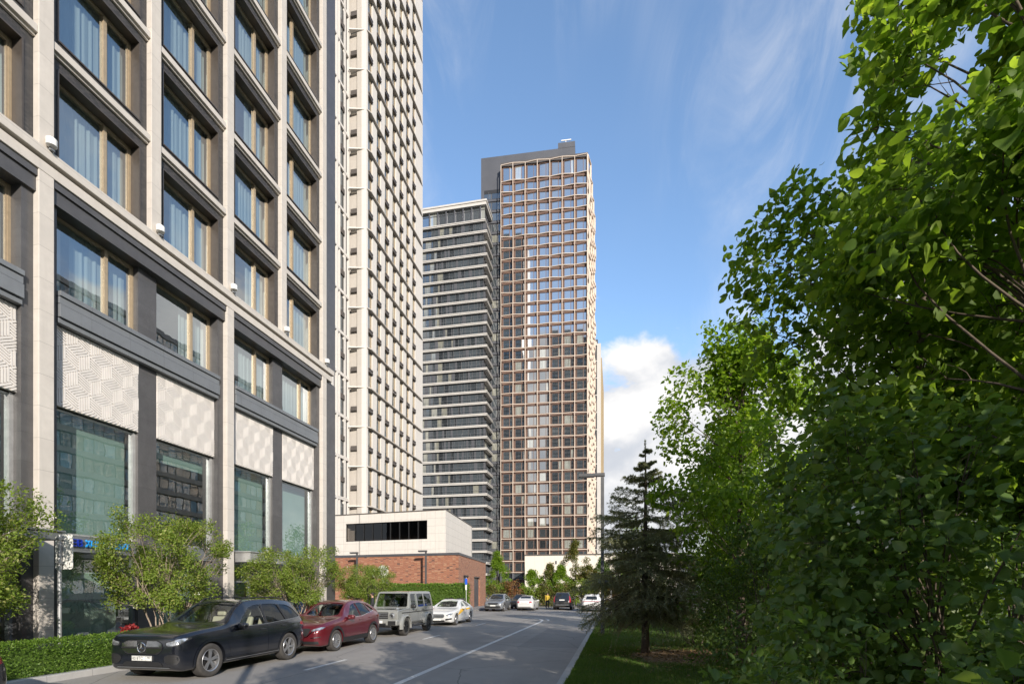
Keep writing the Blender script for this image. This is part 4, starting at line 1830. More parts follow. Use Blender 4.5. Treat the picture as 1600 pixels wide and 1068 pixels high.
def lamp_post(x, y, h, arm, ang, label, lit=None):
    r_ = empty('street_lamp', (x, y, 0.12), ang, label, 'street lamp', 'dark square street lamps')
    m = MB()
    m.box(-0.07, 0.07, -0.07, 0.07, 0, h)
    m.box(-0.085, 0.085, -0.085, 0.085, 0, 0.9)
    m.build('post', M['lamp_paint'], r_, bevel=0.008)
    m = MB()
    m.box(-arm, 0.10, -0.11, 0.11, h + 0.002, h + 0.13)
    m.box(-arm + 0.05, -arm + 0.65, -0.08, 0.08, h - 0.03, h + 0.001)
    m.build('arm', M['lamp_paint'], r_, bevel=0.008)
    return r_


tower_white()
tower_wing()
tower_balcony()
tower_brown()
tower_far()
podium()
office_reflected()
tower_behind(-75, -150, 26, 40, 312, 'taller dark tower behind the photographer, mirrored in the left windows of the brown tower')
tower_behind(-29, -150, 43, 40, 225, 'lower dark tower behind the photographer, mirrored in the right windows of the brown tower')
PA, PEX, PEY = pavilion()

# ------------------------------------------------------------------ trees and shrubs
M['bark'] = plain('bark', (0.10, 0.075, 0.055), 0.9, 0, 0.35, 14, 0.8)
M['pale_bark'] = plain('pale_bark', (0.30, 0.24, 0.19), 0.85, 0, 0.3, 14, 0.6)
M['dead_twig'] = plain('dead_twig', (0.26, 0.17, 0.09), 0.9, 0, 0.3, 10)
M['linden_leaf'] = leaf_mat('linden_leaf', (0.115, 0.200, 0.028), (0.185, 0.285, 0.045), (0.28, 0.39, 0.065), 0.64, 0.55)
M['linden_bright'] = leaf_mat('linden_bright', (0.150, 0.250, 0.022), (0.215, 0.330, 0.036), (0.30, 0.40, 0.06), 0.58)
M['shrub_leaf'] = leaf_mat('shrub_leaf', (0.105, 0.180, 0.045), (0.155, 0.240, 0.062), (0.20, 0.28, 0.08), 0.5, 0.38)
M['dark_leaf'] = leaf_mat('dark_leaf', (0.080, 0.140, 0.030), (0.120, 0.190, 0.045), (0.16, 0.23, 0.06), 0.45, 0.38)
M['young_leaf'] = leaf_mat('young_leaf', (0.13, 0.20, 0.025), (0.22, 0.29, 0.045), (0.32, 0.33, 0.10), 0.40, 0.5)
M['hedge_leaf'] = leaf_mat('hedge_leaf', (0.095, 0.180, 0.022), (0.155, 0.255, 0.036), (0.21, 0.30, 0.06), 0.45, 0.45)
M['olive_leaf'] = leaf_mat('olive_leaf', (0.10, 0.12, 0.025), (0.16, 0.17, 0.04), (0.24, 0.16, 0.07), 0.35, 0.5)
M['rust_leaf'] = leaf_mat('rust_leaf', (0.20, 0.09, 0.04), (0.26, 0.14, 0.06), (0.16, 0.15, 0.05), 0.35, 0.5)
M['needle'] = leaf_mat('needle', (0.21, 0.235, 0.15), (0.31, 0.32, 0.21), (0.38, 0.33, 0.20), 0.35, 0.6)
M['blossom'] = plain('blossom', (0.75, 0.74, 0.62), 0.7, 0, 0.08)


def unit(v):
    return v / (np.linalg.norm(v, axis=1, keepdims=True) + 1e-9)


def bend(a, b, sag, rs, n=6, wob=0.06):
    """curved limb path from a to b"""
    a, b = np.array(a, float), np.array(b, float)
    L_ = np.linalg.norm(b - a)
    pts = []
    off = rs.randn(3) * wob * L_
    for i in range(n + 1):
        f = i / n
        p = a * (1 - f) + b * f + off * math.sin(math.pi * f) + np.array([0, 0, sag * L_ * math.sin(math.pi * f)])
        pts.append(tuple(p))
    return pts


def spray_leaves(rs, centres, radii, n_each, base, size, droop=0.35, outward=0.5, flat=1.0, outface=0.0):
    """leaf positions, axes, normals around clump centres"""
    pos, ax, nr, sz = [], [], [], []
    base = np.array(base, float)
    for c, r, n in zip(centres, radii, n_each):
        d = unit(rs.randn(n, 3))
        rr = r * rs.rand(n, 1) ** 0.45
        off = d * rr * np.array([1, 1, flat])
        p = np.array(c) + off
        out = unit(p - base + off * 1.5)
        a = unit(out * outward + rs.randn(n, 3) * 0.55 + np.array([0, 0, -droop]))
        up = unit(np.array([0, 0, 1.0]) * (0.9 - 0.5 * outface) + out * (0.5 + 0.6 * outface) + rs.randn(n, 3) * 0.45)
        pos.append(p); ax.append(a); nr.append(up)
        sz.append(size * (0.42 + 0.85 * rs.rand(n)))
    return np.concatenate(pos), np.concatenate(ax), np.concatenate(nr), np.concatenate(sz)


def leafy_tree(name, loc, label, cat, clumps, n_leaf, size, leaf, mat_leaf, mat_bark, seed, trunk_h, trunk_r,
               group=None, stems=1, droop=0.35, twigs=5, spread=0.0, blossoms=0, flat=1.0, crown_name='crown', lean=(0, 0), outface=0.6):
    """clumps: (x, y, z, radius) relative to the base; leaves fill them, limbs reach each"""
    rs = np.random.RandomState(seed)
    root = empty(name, loc, 0, label, cat, group)
    wood = MB()
    heads = []
    if stems == 1:
        top = (lean[0], lean[1], trunk_h)
        zmax = max(c[2] for c in clumps)
        top = (lean[0], lean[1], max(trunk_h, zmax - 0.8))
        path = bend((0, 0, -0.1), top, 0.0, rs, 12, 0.03)
        rad = [trunk_r * (1.25 if i == 0 else 1 - 0.85 * i / 12) for i in range(13)]
        wood.tube(path, rad, 9)
        heads = path[3:]
    else:
        for s in range(stems):
            a = 2 * math.pi * s / stems + rs.rand()
            r0 = 0.10 + 0.10 * rs.rand()
            tp = (math.cos(a) * spread * (0.5 + rs.rand()), math.sin(a) * spread * (0.5 + rs.rand()), trunk_h * (0.75 + 0.5 * rs.rand()))
            path = bend((math.cos(a) * r0, math.sin(a) * r0, -0.05), tp, 0.0, rs, 7, 0.05)
            rad = [trunk_r * (1.1 - 0.55 * i / 7) for i in range(8)]
            wood.tube(path, rad, 7)
            heads += path[3:8]
    C = np.array([c[:3] for c in clumps], float)
    Rr = np.array([c[3] for c in clumps], float)
    vol = Rr ** 2
    n_each = np.maximum(3, (n_leaf * vol / vol.sum()).astype(int))
    limb_r = trunk_r * (0.13 if stems == 1 else 0.42)
    for c, r in zip(C, Rr):
        if stems == 1:
            want = c[2] - 0.75 * math.hypot(c[0], c[1]) - 0.25
            hd = min(heads, key=lambda h: abs(h[2] - want) + rs.rand() * 0.5)
        else:
            hd = min(heads, key=lambda h: np.linalg.norm((np.array(h) - c) * np.array([1, 1, .6])) + rs.rand() * 0.5)
        path = bend(hd, tuple(c), 0.06, rs, 5, 0.07)
        wood.tube(path, [limb_r * (1 - 0.75 * i / 5) for i in range(6)], 5, False)
        for t in range(twigs):
            e = c + unit(rs.randn(1, 3))[0] * r * 0.85
            s0 = path[rs.randint(3, 6)]
            tp = bend(s0, tuple(e), 0.05, rs, 3, 0.08)
            wood.tube(tp, [limb_r * 0.3, limb_r * 0.22, limb_r * 0.14, limb_r * 0.08], 4, False)
    wood.build('trunk', mat_bark, root, smooth=True)
    pos, ax, nr, sz = spray_leaves(rs, C, Rr, n_each, (0, 0, C[:, 2].mean() - 0.5), size, droop, flat=flat, outface=outface)
    keep = pos[:, 2] > 0.05
    me = leaves_mesh(crown_name, pos[keep], ax[keep], nr[keep], sz[keep], leaf, mat_leaf)
    link(crown_name, me, root)
    if blossoms:
        b = MB()
        idx = rs.choice(len(pos), blossoms * 6)
        k = 0
        for i in idx:
            if k >= blossoms: break
            k += 1
            for q in range(9):
                d = rs.randn(3) * 0.035
                p = pos[i] + d + unit((pos[i] - C.mean(0))[None])[0] * 0.08
                s_ = 0.008 + 0.007 * rs.rand()
                t1, t2 = unit(rs.randn(2, 3)) * s_
                b.quad(p - t1 - t2, p + t1 - t2, p + t1 + t2, p - t1 + t2)
        b.build('blossom', M['blossom'], root)
    return root


def crown_clumps(rs, cx, cy, zlo, zhi, rad, n, r0, r1, top=0.7, base=0.75):
    """clump centres through a rounded crown; top / base: how far it narrows above and below"""
    out = []
    while len(out) < n:
        f = rs.rand()
        a = rs.rand() * 2 * math.pi
        prof = math.sin(math.pi * (0.12 + 0.80 * f)) ** 0.7
        prof *= (1 - (1 - top) * max(0, f - 0.5) * 2) * (1 - (1 - base) * max(0, 0.5 - f) * 2)
        q = rad * prof * (0.15 + 0.85 * rs.rand() ** 0.6)
        q *= 1 + 0.18 * math.sin(3 * a + 9 * f)
        out.append((cx + math.cos(a) * q, cy + math.sin(a) * q, zlo + f * (zhi - zlo), r0 + (r1 - r0) * rs.rand()))
    return out


rsT = np.random.RandomState(21)
# the sunlit linden beyond the spruce
cl = crown_clumps(rsT, 0.1, 0.2, 2.2, 8.4, 2.35, 80, 0.38, 0.75, 0.45, 0.8)
cl += [(-0.75, 0.0, 8.6, .4), (-0.65, 0.1, 8.1, .5), (-1.9, -0.2, 6.5, .45), (-1.75, 0, 6.9, .4), (-1.5, -.1, 7.4, .5), (-2.1, 0, 4.4, .4)]
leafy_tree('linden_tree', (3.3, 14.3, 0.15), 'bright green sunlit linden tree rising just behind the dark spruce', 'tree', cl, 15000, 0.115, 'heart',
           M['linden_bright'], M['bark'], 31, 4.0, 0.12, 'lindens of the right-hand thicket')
# the darker linden in front of it
cl = crown_clumps(rsT, 0.1, 0.2, 3.3, 8.1, 2.15, 90, 0.35, 0.65, 0.8, 0.7)
cl += [(-2.5, -.2, 6.9, .35), (-2.45, -.2, 6.4, .42), (-2.5, -.2, 5.95, .3), (-2.2, -.2, 7.2, .4), (-1.75, -.2, 7.75, .35), (-1.9, -.2, 7.4, .45), (-1.3, 0, 7.6, .5), (-.8, 0, 7.9, .5), (-2.2, 0, 5.4, .4), (-1.9, 0, 4.9, .4), (-1.9, 0, 6.7, .6), (-1.8, 0, 6.0, .6), (-1.4, 0, 7.0, .6)]
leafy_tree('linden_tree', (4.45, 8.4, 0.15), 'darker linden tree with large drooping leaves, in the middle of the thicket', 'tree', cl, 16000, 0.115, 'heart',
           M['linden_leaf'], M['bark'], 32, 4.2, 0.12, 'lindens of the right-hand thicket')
# the nearest linden, reaching out of the top of the picture
cl = crown_clumps(rsT, 0.3, 0.1, 3.0, 9.2, 1.95, 95, 0.34, 0.62, 0.9, 0.9)
cl += [(-1.35, 0, 6.9, .35), (-1.3, 0, 6.2, .45), (-1.25, -.1, 7.6, .45), (-1.2, .1, 8.4, .45), (-1.2, .1, 9.1, .4), (-1.4, .1, 5.6, .35)]
leafy_tree('linden_tree', (4.15, 6.2, 0.15), 'nearest linden tree reaching out of the upper right corner', 'tree', cl, 17000, 0.12, 'heart',
           M['linden_leaf'], M['bark'], 33, 5.0, 0.12, 'lindens of the right-hand thicket')
# lindens standing beside and behind the photographer: their shade lies on the road
for i, (x, y, h, r) in enumerate([(3.0, -3.5, 7.4, 2.3), (3.8, 1.0, 7.6, 2.2), (3.4, -8.5, 7.2, 2.4), (3.4, -13.5, 7.7, 2.5), (3.2, -19.0, 7.2, 2.3), (3.2, -24.5, 7.6, 2.4), (8.5, -13.0, 7.0, 2.6), (9.0, 16.0, 10.5, 3.0), (5.0, 21.0, 9.0, 2.5), (9.5, 24.5, 10.5, 3.0)]):
    cl = crown_clumps(rsT, 0, 0, 1.6, h - 0.4, r, 60, 0.55, 0.95, 0.6, 0.9)
    leafy_tree('linden_tree', (x, y, 0.15), 'linden tree deep in the thicket along the right of the road', 'tree', cl, 11000, 0.22, 'small',
               M['linden_leaf'], M['bark'], 50 + i, 4.0, 0.13, 'lindens along the right-hand verge', twigs=1)

# big-leaved viburnum at the right
cl = []
for i in range(75):
    a, f = rsT.rand() * 6.28, rsT.rand()
    q = 1.7 * (0.3 + 0.7 * rsT.rand() ** .5) * (1 - 0.35 * f)
    cl.append((math.cos(a) * q * 1.1, math.sin(a) * q * 0.75, 0.5 + 3.0 * f, 0.28 + 0.25 * rsT.rand()))
leafy_tree('viburnum_shrub', (3.1, 5.2, 0.12), 'large viburnum shrub with broad leaves and small white blossom clusters', 'shrub', cl, 9500, 0.092, 'heart',
           M['shrub_leaf'], M['bark'], 61, 1.2, 0.028, 'shrubs of the right-hand thicket', stems=7, spread=0.6, blossoms=16, droop=0.15)
cl = []
for i in range(60):
    a, f = rsT.rand() * 6.28, rsT.rand()
    q = 1.5 * (0.3 + 0.7 * rsT.rand() ** .5) * (1 - 0.3 * f)
    cl.append((math.cos(a) * q, math.sin(a) * q * 0.8, 0.4 + 3.4 * f, 0.28 + 0.25 * rsT.rand()))
leafy_tree('viburnum_shrub', (3.3, 7.6, 0.12), 'taller viburnum shrub below the darker linden, beside the spruce boughs', 'shrub', cl, 11000, 0.09, 'heart',
           M['shrub_leaf'], M['bark'], 62, 1.4, 0.028, 'shrubs of the right-hand thicket', stems=6, spread=0.6, blossoms=8, droop=0.15)
# oval-leaved shrubs at the lower edge
for i, (x, y, h, r, n, lab) in enumerate([
        (1.15, 3.35, 1.72, 0.55, 1500, 'oval-leaved shrub nearest the lawn at the lower edge of the photo'),
        (2.1, 3.1, 1.62, 0.62, 1700, 'oval-leaved shrub in the middle of the lower edge, below the viburnum'),
        (2.75, 2.5, 1.80, 0.55, 1500, 'oval-leaved shrub in the lower right corner')]):
    cl = []
    for k in range(30):
        a, f = rsT.rand() * 6.28, rsT.rand()
        q = r * (0.3 + 0.7 * rsT.rand() ** .5)
        cl.append((math.cos(a) * q, math.sin(a) * q * 0.8, 0.3 + (h - 0.35) * f, 0.13 + 0.13 * rsT.rand()))
    leafy_tree('oval_leaf_shrub', (x, y, 0.12), lab, 'shrub', cl, n, 0.072, 'oval', M['shrub_leaf'], M['bark'], 70 + i, 0.9, 0.012,
               'shrubs of the right-hand thicket', stems=8, spread=0.3, droop=-0.1)
# dark undergrowth that closes the view beneath the crowns
for i, (x, y, h, r, lab) in enumerate([
        (3.6, 11.6, 3.6, 1.5, 'dark leafy shrub right behind the spruce trunk'),
        (5.2, 10.2, 3.8, 1.6, 'dark leafy shrub in the shade below the darker linden'),
        (6.0, 7.6, 4.0, 1.6, 'dark leafy shrub deep behind the viburnum'),
        (6.2, 13.6, 3.8, 1.7, 'dark leafy shrub deep behind the sunlit linden'),
        (5.8, 4.6, 3.8, 1.5, 'dark leafy shrub at the right edge of the photo'),
        (2.95, 12.7, 3.3, 1.25, 'dark leafy shrub in front of the sunlit linden trunk'),
        (3.5, 16.2, 3.6, 1.4, 'dark leafy shrub at the far rim of the soil bed'),
        (2.7, 18.6, 3.2, 1.4, 'dark leafy shrub on the lawn just beyond the spruce'),
        (4.6, 17.4, 3.8, 1.6, 'dark leafy shrub beyond the soil bed, right of the spruce'),
        (5.0, 21.5, 4.0, 1.9, 'dark leafy shrub farthest back on the lawn')]):
    cl = []
    for k in range(46):
        a, f = rsT.rand() * 6.28, rsT.rand()
        q = r * (0.25 + 0.75 * rsT.rand() ** .5) * (1 - 0.35 * f)
        cl.append((math.cos(a) * q, math.sin(a) * q, 0.3 + (h - 0.5) * f, 0.28 + 0.25 * rsT.rand()))
    leafy_tree('undergrowth_shrub', (x, y, 0.12), lab, 'shrub', cl, 4200, 0.10, 'oval', M['dark_leaf'], M['bark'], 80 + i, 1.3, 0.022,
               'shrubs of the right-hand thicket', stems=6, spread=0.5, droop=0.1)
# one leafy twig close to the camera, lower right
cl = [(0, 0, 1.72, .05), (0.05, 0.02, 1.62, .07), (-0.05, 0.03, 1.55, .08), (0.06, -0.04, 1.45, .1), (0, 0, 1.3, .12), (0, 0, 1.1, .14)]
leafy_tree('young_sapling', (0.86, 1.42, 0.12), 'slender sapling with a few broad leaves in the lower right corner', 'sapling', cl, 44, 0.085, 'oval',
           M['shrub_leaf'], M['bark'], 93, 1.5, 0.007, None, stems=2, spread=0.04, droop=-0.3, twigs=1)


# ------------------------------------------------------------------ spruce
def spruce(loc, H, seed):
    rs = np.random.RandomState(seed)
    root = empty('spruce_tree', loc, 0, 'dark spruce with drooping boughs and a bare lower trunk on the lawn', 'tree')
    t = MB()
    t.tube([(0, 0, -0.1), (0.01, 0, 0.5), (-0.02, 0.01, 1.6), (0.0, 0.02, 3.4), (0.02, 0, 5.2), (0.0, 0, H)], [0.145, 0.115, 0.10, 0.07, 0.035, 0.008], 10)
    dead = MB()
    pos, ax, nr, sz = [], [], [], []

    def needles(a, b, n, ln):
        a, b = np.array(a), np.array(b)
        d = b - a
        f = rs.rand(n, 1)
        p = a + d * f
        dd = d / (np.linalg.norm(d) + 1e-9)
        rad = unit(rs.randn(n, 3))
        rad = unit(rad - dd * (rad @ dd)[:, None])
        pos.append(p)
        ax.append(unit(dd * 0.75 + rad * 0.75))
        nr.append(unit(rad * 0.4 + rs.randn(n, 3) * 0.6 + np.array([0, 0, 0.8])))
        sz.append(ln * (0.7 + 0.6 * rs.rand(n)))
    z = 1.35
    while z < H - 0.15:
        f = (z - 0.9) / (H - 0.9)
        # wide ragged skirt to two thirds of the height, then a narrow open leader
        if z < 4.3: R0 = 1.88 + 0.26 * math.sin(z * 3.1) + 0.14 * math.sin(z * 7.7)
        elif z < 5.0: R0 = 1.80 - (z - 4.3) * 1.55
        else: R0 = 0.64 * (H + 0.1 - z) / (H - 4.9)
        nb = int(6 + 5 * (1 - f))
        for k in range(nb):
            a = 2 * math.pi * (k + rs.rand() * 0.8) / nb
            L_ = R0 * (0.55 + 0.6 * rs.rand())
            if f > 0.5 and rs.rand() < 0.18: continue
            ca, sa = math.cos(a), math.sin(a)
            zb = z + (rs.rand() - 0.5) * 0.30
            drop = (-0.75 + 0.5 * rs.rand()) * (1 - f) * L_ + 0.10 * L_ * (1 if f > 0.7 else 0)
            pts = []
            n = 7
            for i in range(n + 1):
                s = i / n
                pts.append((ca * L_ * s, sa * L_ * s, min(H - .1, zb) + drop * s ** 1.2 + (0.22 * L_ * s * s if f > 0.35 else 0.12 * L_ * s ** 3)))
            br = 0.006 + 0.016 * (1 - f)
            (dead if (f < 0.14 and rs.rand() < 0.35) else t).tube(pts, [br * (1 - 0.8 * i / n) for i in range(n + 1)], 5, False)
            dry = f < 0.12 and rs.rand() < 0.5
            for i in range(1, n):
                p = np.array(pts[i])
                p2 = np.array(pts[i + 1])
                fwd = (p2 - p) / np.linalg.norm(p2 - p)
                side = np.array([-sa, ca, 0])
                for sgn in (-1, 1):
                    tl = L_ * (0.42 * (1 - i / n) + 0.10) * (0.7 + 0.5 * rs.rand())
                    e = p + (fwd * 0.75 + side * sgn * 0.8 + np.array([0, 0, -0.22 * (1 - f)])) * tl
                    t.tube([tuple(p), tuple((p + e) / 2 + np.array([0, 0, .02])), tuple(e)], [0.004, 0.003, 0.0015], 3, False)
                    if not dry: needles(p, e, int(16 + 85 * tl), 0.062)
                    for q in range(3):
                        m_ = p + (e - p) * (0.25 + 0.6 * rs.rand())
                        e2 = m_ + (fwd * 0.6 + side * sgn * (0.3 + 0.6 * rs.rand()) + rs.randn(3) * 0.22 + np.array([0, 0, -0.95 * (1 - f)])) * tl * 0.6
                        if not dry: needles(m_, e2, int(10 + 64 * tl), 0.058)
                        else: dead.tube([tuple(m_), tuple((m_ + e2) / 2), tuple(e2)], [0.004, 0.003, 0.001], 3, False)
                if not dry: needles(p, p2, 26, 0.058)
            if not dry: needles(pts[-2], pts[-1], 34, 0.055)
        z += 0.17 + 0.08 * rs.rand() + (0.12 if f > 0.62 else 0)
    needles((0, 0, H - 0.5), (0, 0, H + 0.02), 160, 0.06)
    t.build('trunk', M['bark'], root, smooth=True)
    dead.build('dead_branches', M['dead_twig'], root, smooth=True)
    me = leaves_mesh('crown', np.concatenate(pos), np.concatenate(ax), np.concatenate(nr), np.concatenate(sz), 'needle', M['needle'], False)
    link('crown', me, root)
    return root


spruce((0.92, 16.1, 0.12), 6.45, 5)

# ------------------------------------------------------------------ young multi-stemmed trees before the stone building
yt = [(-13.55, 7.95, 4.2, 1.6, 'young multi-stemmed tree at the left edge of the photo, by the canopy'),
      (-13.4, 13.15, 4.15, 1.85, 'young multi-stemmed tree with white blossom behind the black car'),
      (-13.5, 19.6, 3.75, 2.0, 'young multi-stemmed tree before the entrance, behind the red car'),
      (-14.2, 27.4, 3.35, 1.75, 'young multi-stemmed tree past the corner, behind the square grey car')]
for i, (x, y, h, r, lab) in enumerate(yt):
    rs = np.random.RandomState(100 + i)
    cl = []
    for k in range(120):
        a, f = rs.rand() * 6.28, rs.rand()
        q = 1.02 * r * (0.2 + 0.8 * rs.rand() ** .5) * (0.66 + 0.45 * f) * (1 if f < .8 else .8)
        cl.append((math.cos(a) * q, math.sin(a) * q, 1.45 + (h - 1.65) * f + 0.10 * math.sin(3 * a), 0.15 + 0.24 * rs.rand()))
    leafy_tree('young_tree', (x, y, 0.13), lab, 'tree', cl, 30000, 0.072, 'small', M['young_leaf'], M['pale_bark'], 110 + i, 1.35, 0.030,
               'young trees along the pavement', stems=7, spread=0.55, blossoms=20, droop=0.1, twigs=4)


# ------------------------------------------------------------------ hedges
def hedge(name, label, x0, x1, y0, y1, z0, z1, n, size, m, seed, group='clipped hedges', rough=0.05):
    rs = np.random.RandomState(seed)
    root = empty(name, ((x0 + x1) / 2, (y0 + y1) / 2, z0), 0, label, 'hedge', group)
    w, d, h = (x1 - x0) / 2, (y1 - y0) / 2, z1 - z0
    core = MB()
    core.box(-w + 0.10, w - 0.10, -d + 0.10, d - 0.10, 0, h - 0.12)
    core.build('twig_core', M['dark_leaf'], root)
    # leaves on and just inside the clipped faces, face areas weighted
    A = np.array([4 * w * d, 2 * w * h, 2 * w * h, 2 * d * h, 2 * d * h])
    face = rs.choice(5, n, p=A / A.sum())
    u, v = rs.rand(n) * 2 - 1, rs.rand(n)
    dep = np.abs(rs.randn(n)) * rough - 0.02
    p = np.empty((n, 3))
    nn = np.empty((n, 3))
    wob = 0.05 * np.sin(u * w * 3.1 + seed) + 0.04 * np.sin(v * 7 + u * d * 2.3)
    for k in range(5):
        s = face == k
        if k == 0:
            p[s] = np.stack([u[s] * w, (v[s] * 2 - 1) * d, h - dep[s] + wob[s]], 1); nn[s] = (0, 0, 1)
        elif k in (1, 2):
            sg = -1 if k == 1 else 1
            p[s] = np.stack([u[s] * w, sg * (d - dep[s] + wob[s]), v[s] * h], 1); nn[s] = (0, sg, 0)
        else:
            sg = -1 if k == 3 else 1
            p[s] = np.stack([sg * (w - dep[s] + wob[s]), u[s] * d, v[s] * h], 1); nn[s] = (sg, 0, 0)
    ax = unit(nn * 0.7 + rs.randn(n, 3) * 0.7 + np.array([0, 0, 0.25]))
    nr = unit(nn * 0.6 + rs.randn(n, 3) * 0.5 + np.array([0, 0, 0.6]))
    me = leaves_mesh('foliage', p, ax, nr, size * (0.6 + 0.7 * rs.rand(n)), 'small', m)
    link('foliage', me, root)
    return root


hedge('hedge', 'low clipped green hedge at the lower left, along the kerb before the shop window', -13.35, -12.5, 3.0, 15.2, 0.13, 0.82, 40000, 0.045, M['hedge_leaf'], 1)
hedge('hedge', 'tall clipped green hedge before the brick pavilion', -21.5, -12.5, 41.6, 43.4, 0.1, 2.45, 16000, 0.13, M['hedge_leaf'], 2, rough=0.08)
for i in range(10):
    rs = np.random.RandomState(400 + i)
    h = 2.5 + 0.9 * rs.rand()
    cl = [(math.cos(a) * q, math.sin(a) * q, 0.3 + (h - 0.5) * f, 0.3 + 0.25 * rs.rand()) for a, q, f in zip(rs.rand(40) * 6.28, 1.25 * rs.rand(40) ** .5, rs.rand(40))]
    leafy_tree('olive_shrub', (-14.4 + 2.15 * i, 62.4 + rs.rand(), 0), '%s shrub behind the far cars, %s' % ('reddish' if i in (1, 7) else 'yellow green' if i % 3 == 2 else 'olive green',
               ('beside the pavilion', 'left of the silver crossover', 'behind the silver crossover', 'behind the dark half hidden car', 'behind the white saloon', 'left of the courier', 'behind the courier', 'behind the black car', 'between the black and the white car', 'behind the white sport utility car')[i]),
               'shrub', cl, 2600, 0.20, 'small', M[('olive_leaf', 'rust_leaf', 'young_leaf')[i % 3] if i in (1, 7) or i % 3 != 1 else 'olive_leaf'], M['bark'], 420 + i, 1.0, 0.03, 'shrub row at the road end', stems=5, spread=0.4, twigs=1)

# shrubs and young trees before the cream podium
far = [(-15.3, 66.5, 7.2, 1.4, 'tall_shrub', 'bright green narrow tree beside the brick pavilion', 'linden_bright', 0.72),
       (-8.2, 66.5, 5.4, 1.2, 'tall_shrub', 'low feathery shrub left of the tallest shrub before the cream wall', 'olive_leaf', 0.6),
       (-5.0, 67, 8.6, 1.6, 'tall_shrub', 'tallest feathery shrub before the cream podium wall', 'olive_leaf', 0.6),
       (-10.4, 65.4, 4.6, 1.4, 'tall_shrub', 'bright low bushy shrub right before the left end of the cream wall', 'linden_bright', 0.6),
       (-6.6, 65.2, 5.0, 1.3, 'tall_shrub', 'bright bushy shrub directly left of the tallest feathery shrub', 'linden_bright', 0.6),
       (-3.2, 65.2, 5.2, 1.4, 'tall_shrub', 'olive bushy shrub directly right of the tallest feathery shrub', 'olive_leaf', 0.6),
       (-1.6, 66.5, 6.0, 1.5, 'tall_shrub', 'dark feathery shrub behind the black car before the cream wall', 'dark_leaf', 0.6),
       (1.6, 67, 6.6, 1.8, 'tall_shrub', 'dark feathery shrub next to the lamp post', 'dark_leaf', 0.6),
       (4.6, 66, 7.5, 2.2, 'tall_shrub', 'dark broad shrub behind the spruce at the far side of the street', 'dark_leaf', 0.7)]
for i, (x, y, h, r, nm, lab, mt, tp) in enumerate(far):
    rs = np.random.RandomState(140 + i)
    cl = crown_clumps(rs, 0, 0, 0.8, h - 0.2, r * 1.3, 64, 0.28, 0.55, 0.25, 1.0)
    leafy_tree(nm, (x, y, 0), lab, 'shrub', cl, 9000, 0.20, 'small', M[mt], M['bark'], 150 + i, h * 0.55, 0.06, 'shrubs before the cream wall', twigs=1)
# linden leaning over the far kerb behind the spruce
rs = np.random.RandomState(170)
cl = crown_clumps(rs, 0, 0, 2.4, 6.4, 1.7, 40, 0.35, 0.6)
leafy_tree('linden_tree', (1.2, 33.5, 0.13), 'small bright linden seen between the lamp post and the spruce', 'tree', cl, 4200, 0.13, 'small', M['linden_bright'], M['bark'], 171, 3.4, 0.09)
# trees along the far side of the side street, closing the gaps
for i, (x, y, h, r) in enumerate([(12, 66, 11, 3.4), (19, 64, 12, 3.6), (26, 62, 12, 3.6), (14, 34, 11, 3.2), (20, 30, 12, 3.4), (26, 22, 11, 3.4)]):
    cl = crown_clumps(rsT, 0, 0, 1.0, h - 0.6, r, 44, 0.8, 1.4, 0.6, 1.0)
    leafy_tree('linden_tree', (x, y, 0), 'full crowned tree far back behind the right-hand thicket', 'tree', cl, 3600, 0.30, 'small', M['linden_leaf'], M['bark'], 180 + i, 4.5, 0.16,
               'far trees behind the thicket', twigs=1)

# ------------------------------------------------------------------ cars
def car_paint(name, col, metal=0.0, rough=0.34, dust=0.18, coat=1.0):
    t = NT(name)
    d = t.noise(2.2, 6, 0.65)
    sep = t.n('SeparateXYZ')
    t.l(t.obj, sep.inputs[0])
    low = t.rng(sep.outputs['Z'], 0.75, 0.25)          # road dirt on the sills
    f = t.math('MULTIPLY', t.math('ADD', t.rng(d, 0.35, 0.75), t.math('MULTIPLY', low, 0.9)), dust, None, True)
    t.set(t.mix(f, col, (0.25, 0.23, 0.20)), t.math('ADD', t.math('MULTIPLY', f, 0.5), rough), metal, 1.5, coat)
    t.b.inputs['Coat Roughness'].default_value = 0.08
    return t.m


M['paint_black'] = car_paint('paint_black', (0.004, 0.0055, 0.010), 0.0, 0.2, 0.03)
M['paint_red'] = car_paint('paint_red', (0.115, 0.004, 0.012), 0.3, 0.28, 0.05)
M['paint_grey'] = car_paint('paint_grey', (0.225, 0.23, 0.22), 0.0, 0.26, 0.18)
M['paint_white'] = car_paint('paint_white', (0.62, 0.62, 0.61), 0.0, 0.4, 0.12)
M['paint_silver'] = car_paint('paint_silver', (0.25, 0.265, 0.28), 0.5, 0.35, 0.15)
M['paint_dark'] = car_paint('paint_dark', (0.010, 0.011, 0.013), 0.2, 0.3, 0.05)
M['paint_yellow'] = plain('paint_yellow', (0.75, 0.42, 0.02), 0.4, 0, 0.04)
M['car_glass'] = glass_clear('car_glass', (0.74, 0.80, 0.76), 1.6, 0.0)
M['privacy_glass'] = glass_clear('privacy_glass', (0.10, 0.11, 0.11), 1.6, 0.0)
gm_ = NT('dark_car_glass')
gm_.set((0.012, 0.014, 0.015), 0.03, 0, 1.7)
M['dark_car_glass'] = gm_.m
M['chrome'] = plain('chrome', (0.72, 0.72, 0.72), 0.14, 1.0, 0.03)
M['alloy'] = plain('alloy', (0.48, 0.48, 0.49), 0.3, 0.8, 0.08)
M['alloy_dark'] = plain('alloy_dark', (0.16, 0.155, 0.15), 0.35, 0.7, 0.08)
M['alloy_black'] = plain('alloy_black', (0.022, 0.022, 0.022), 0.35, 0.4, 0.08)
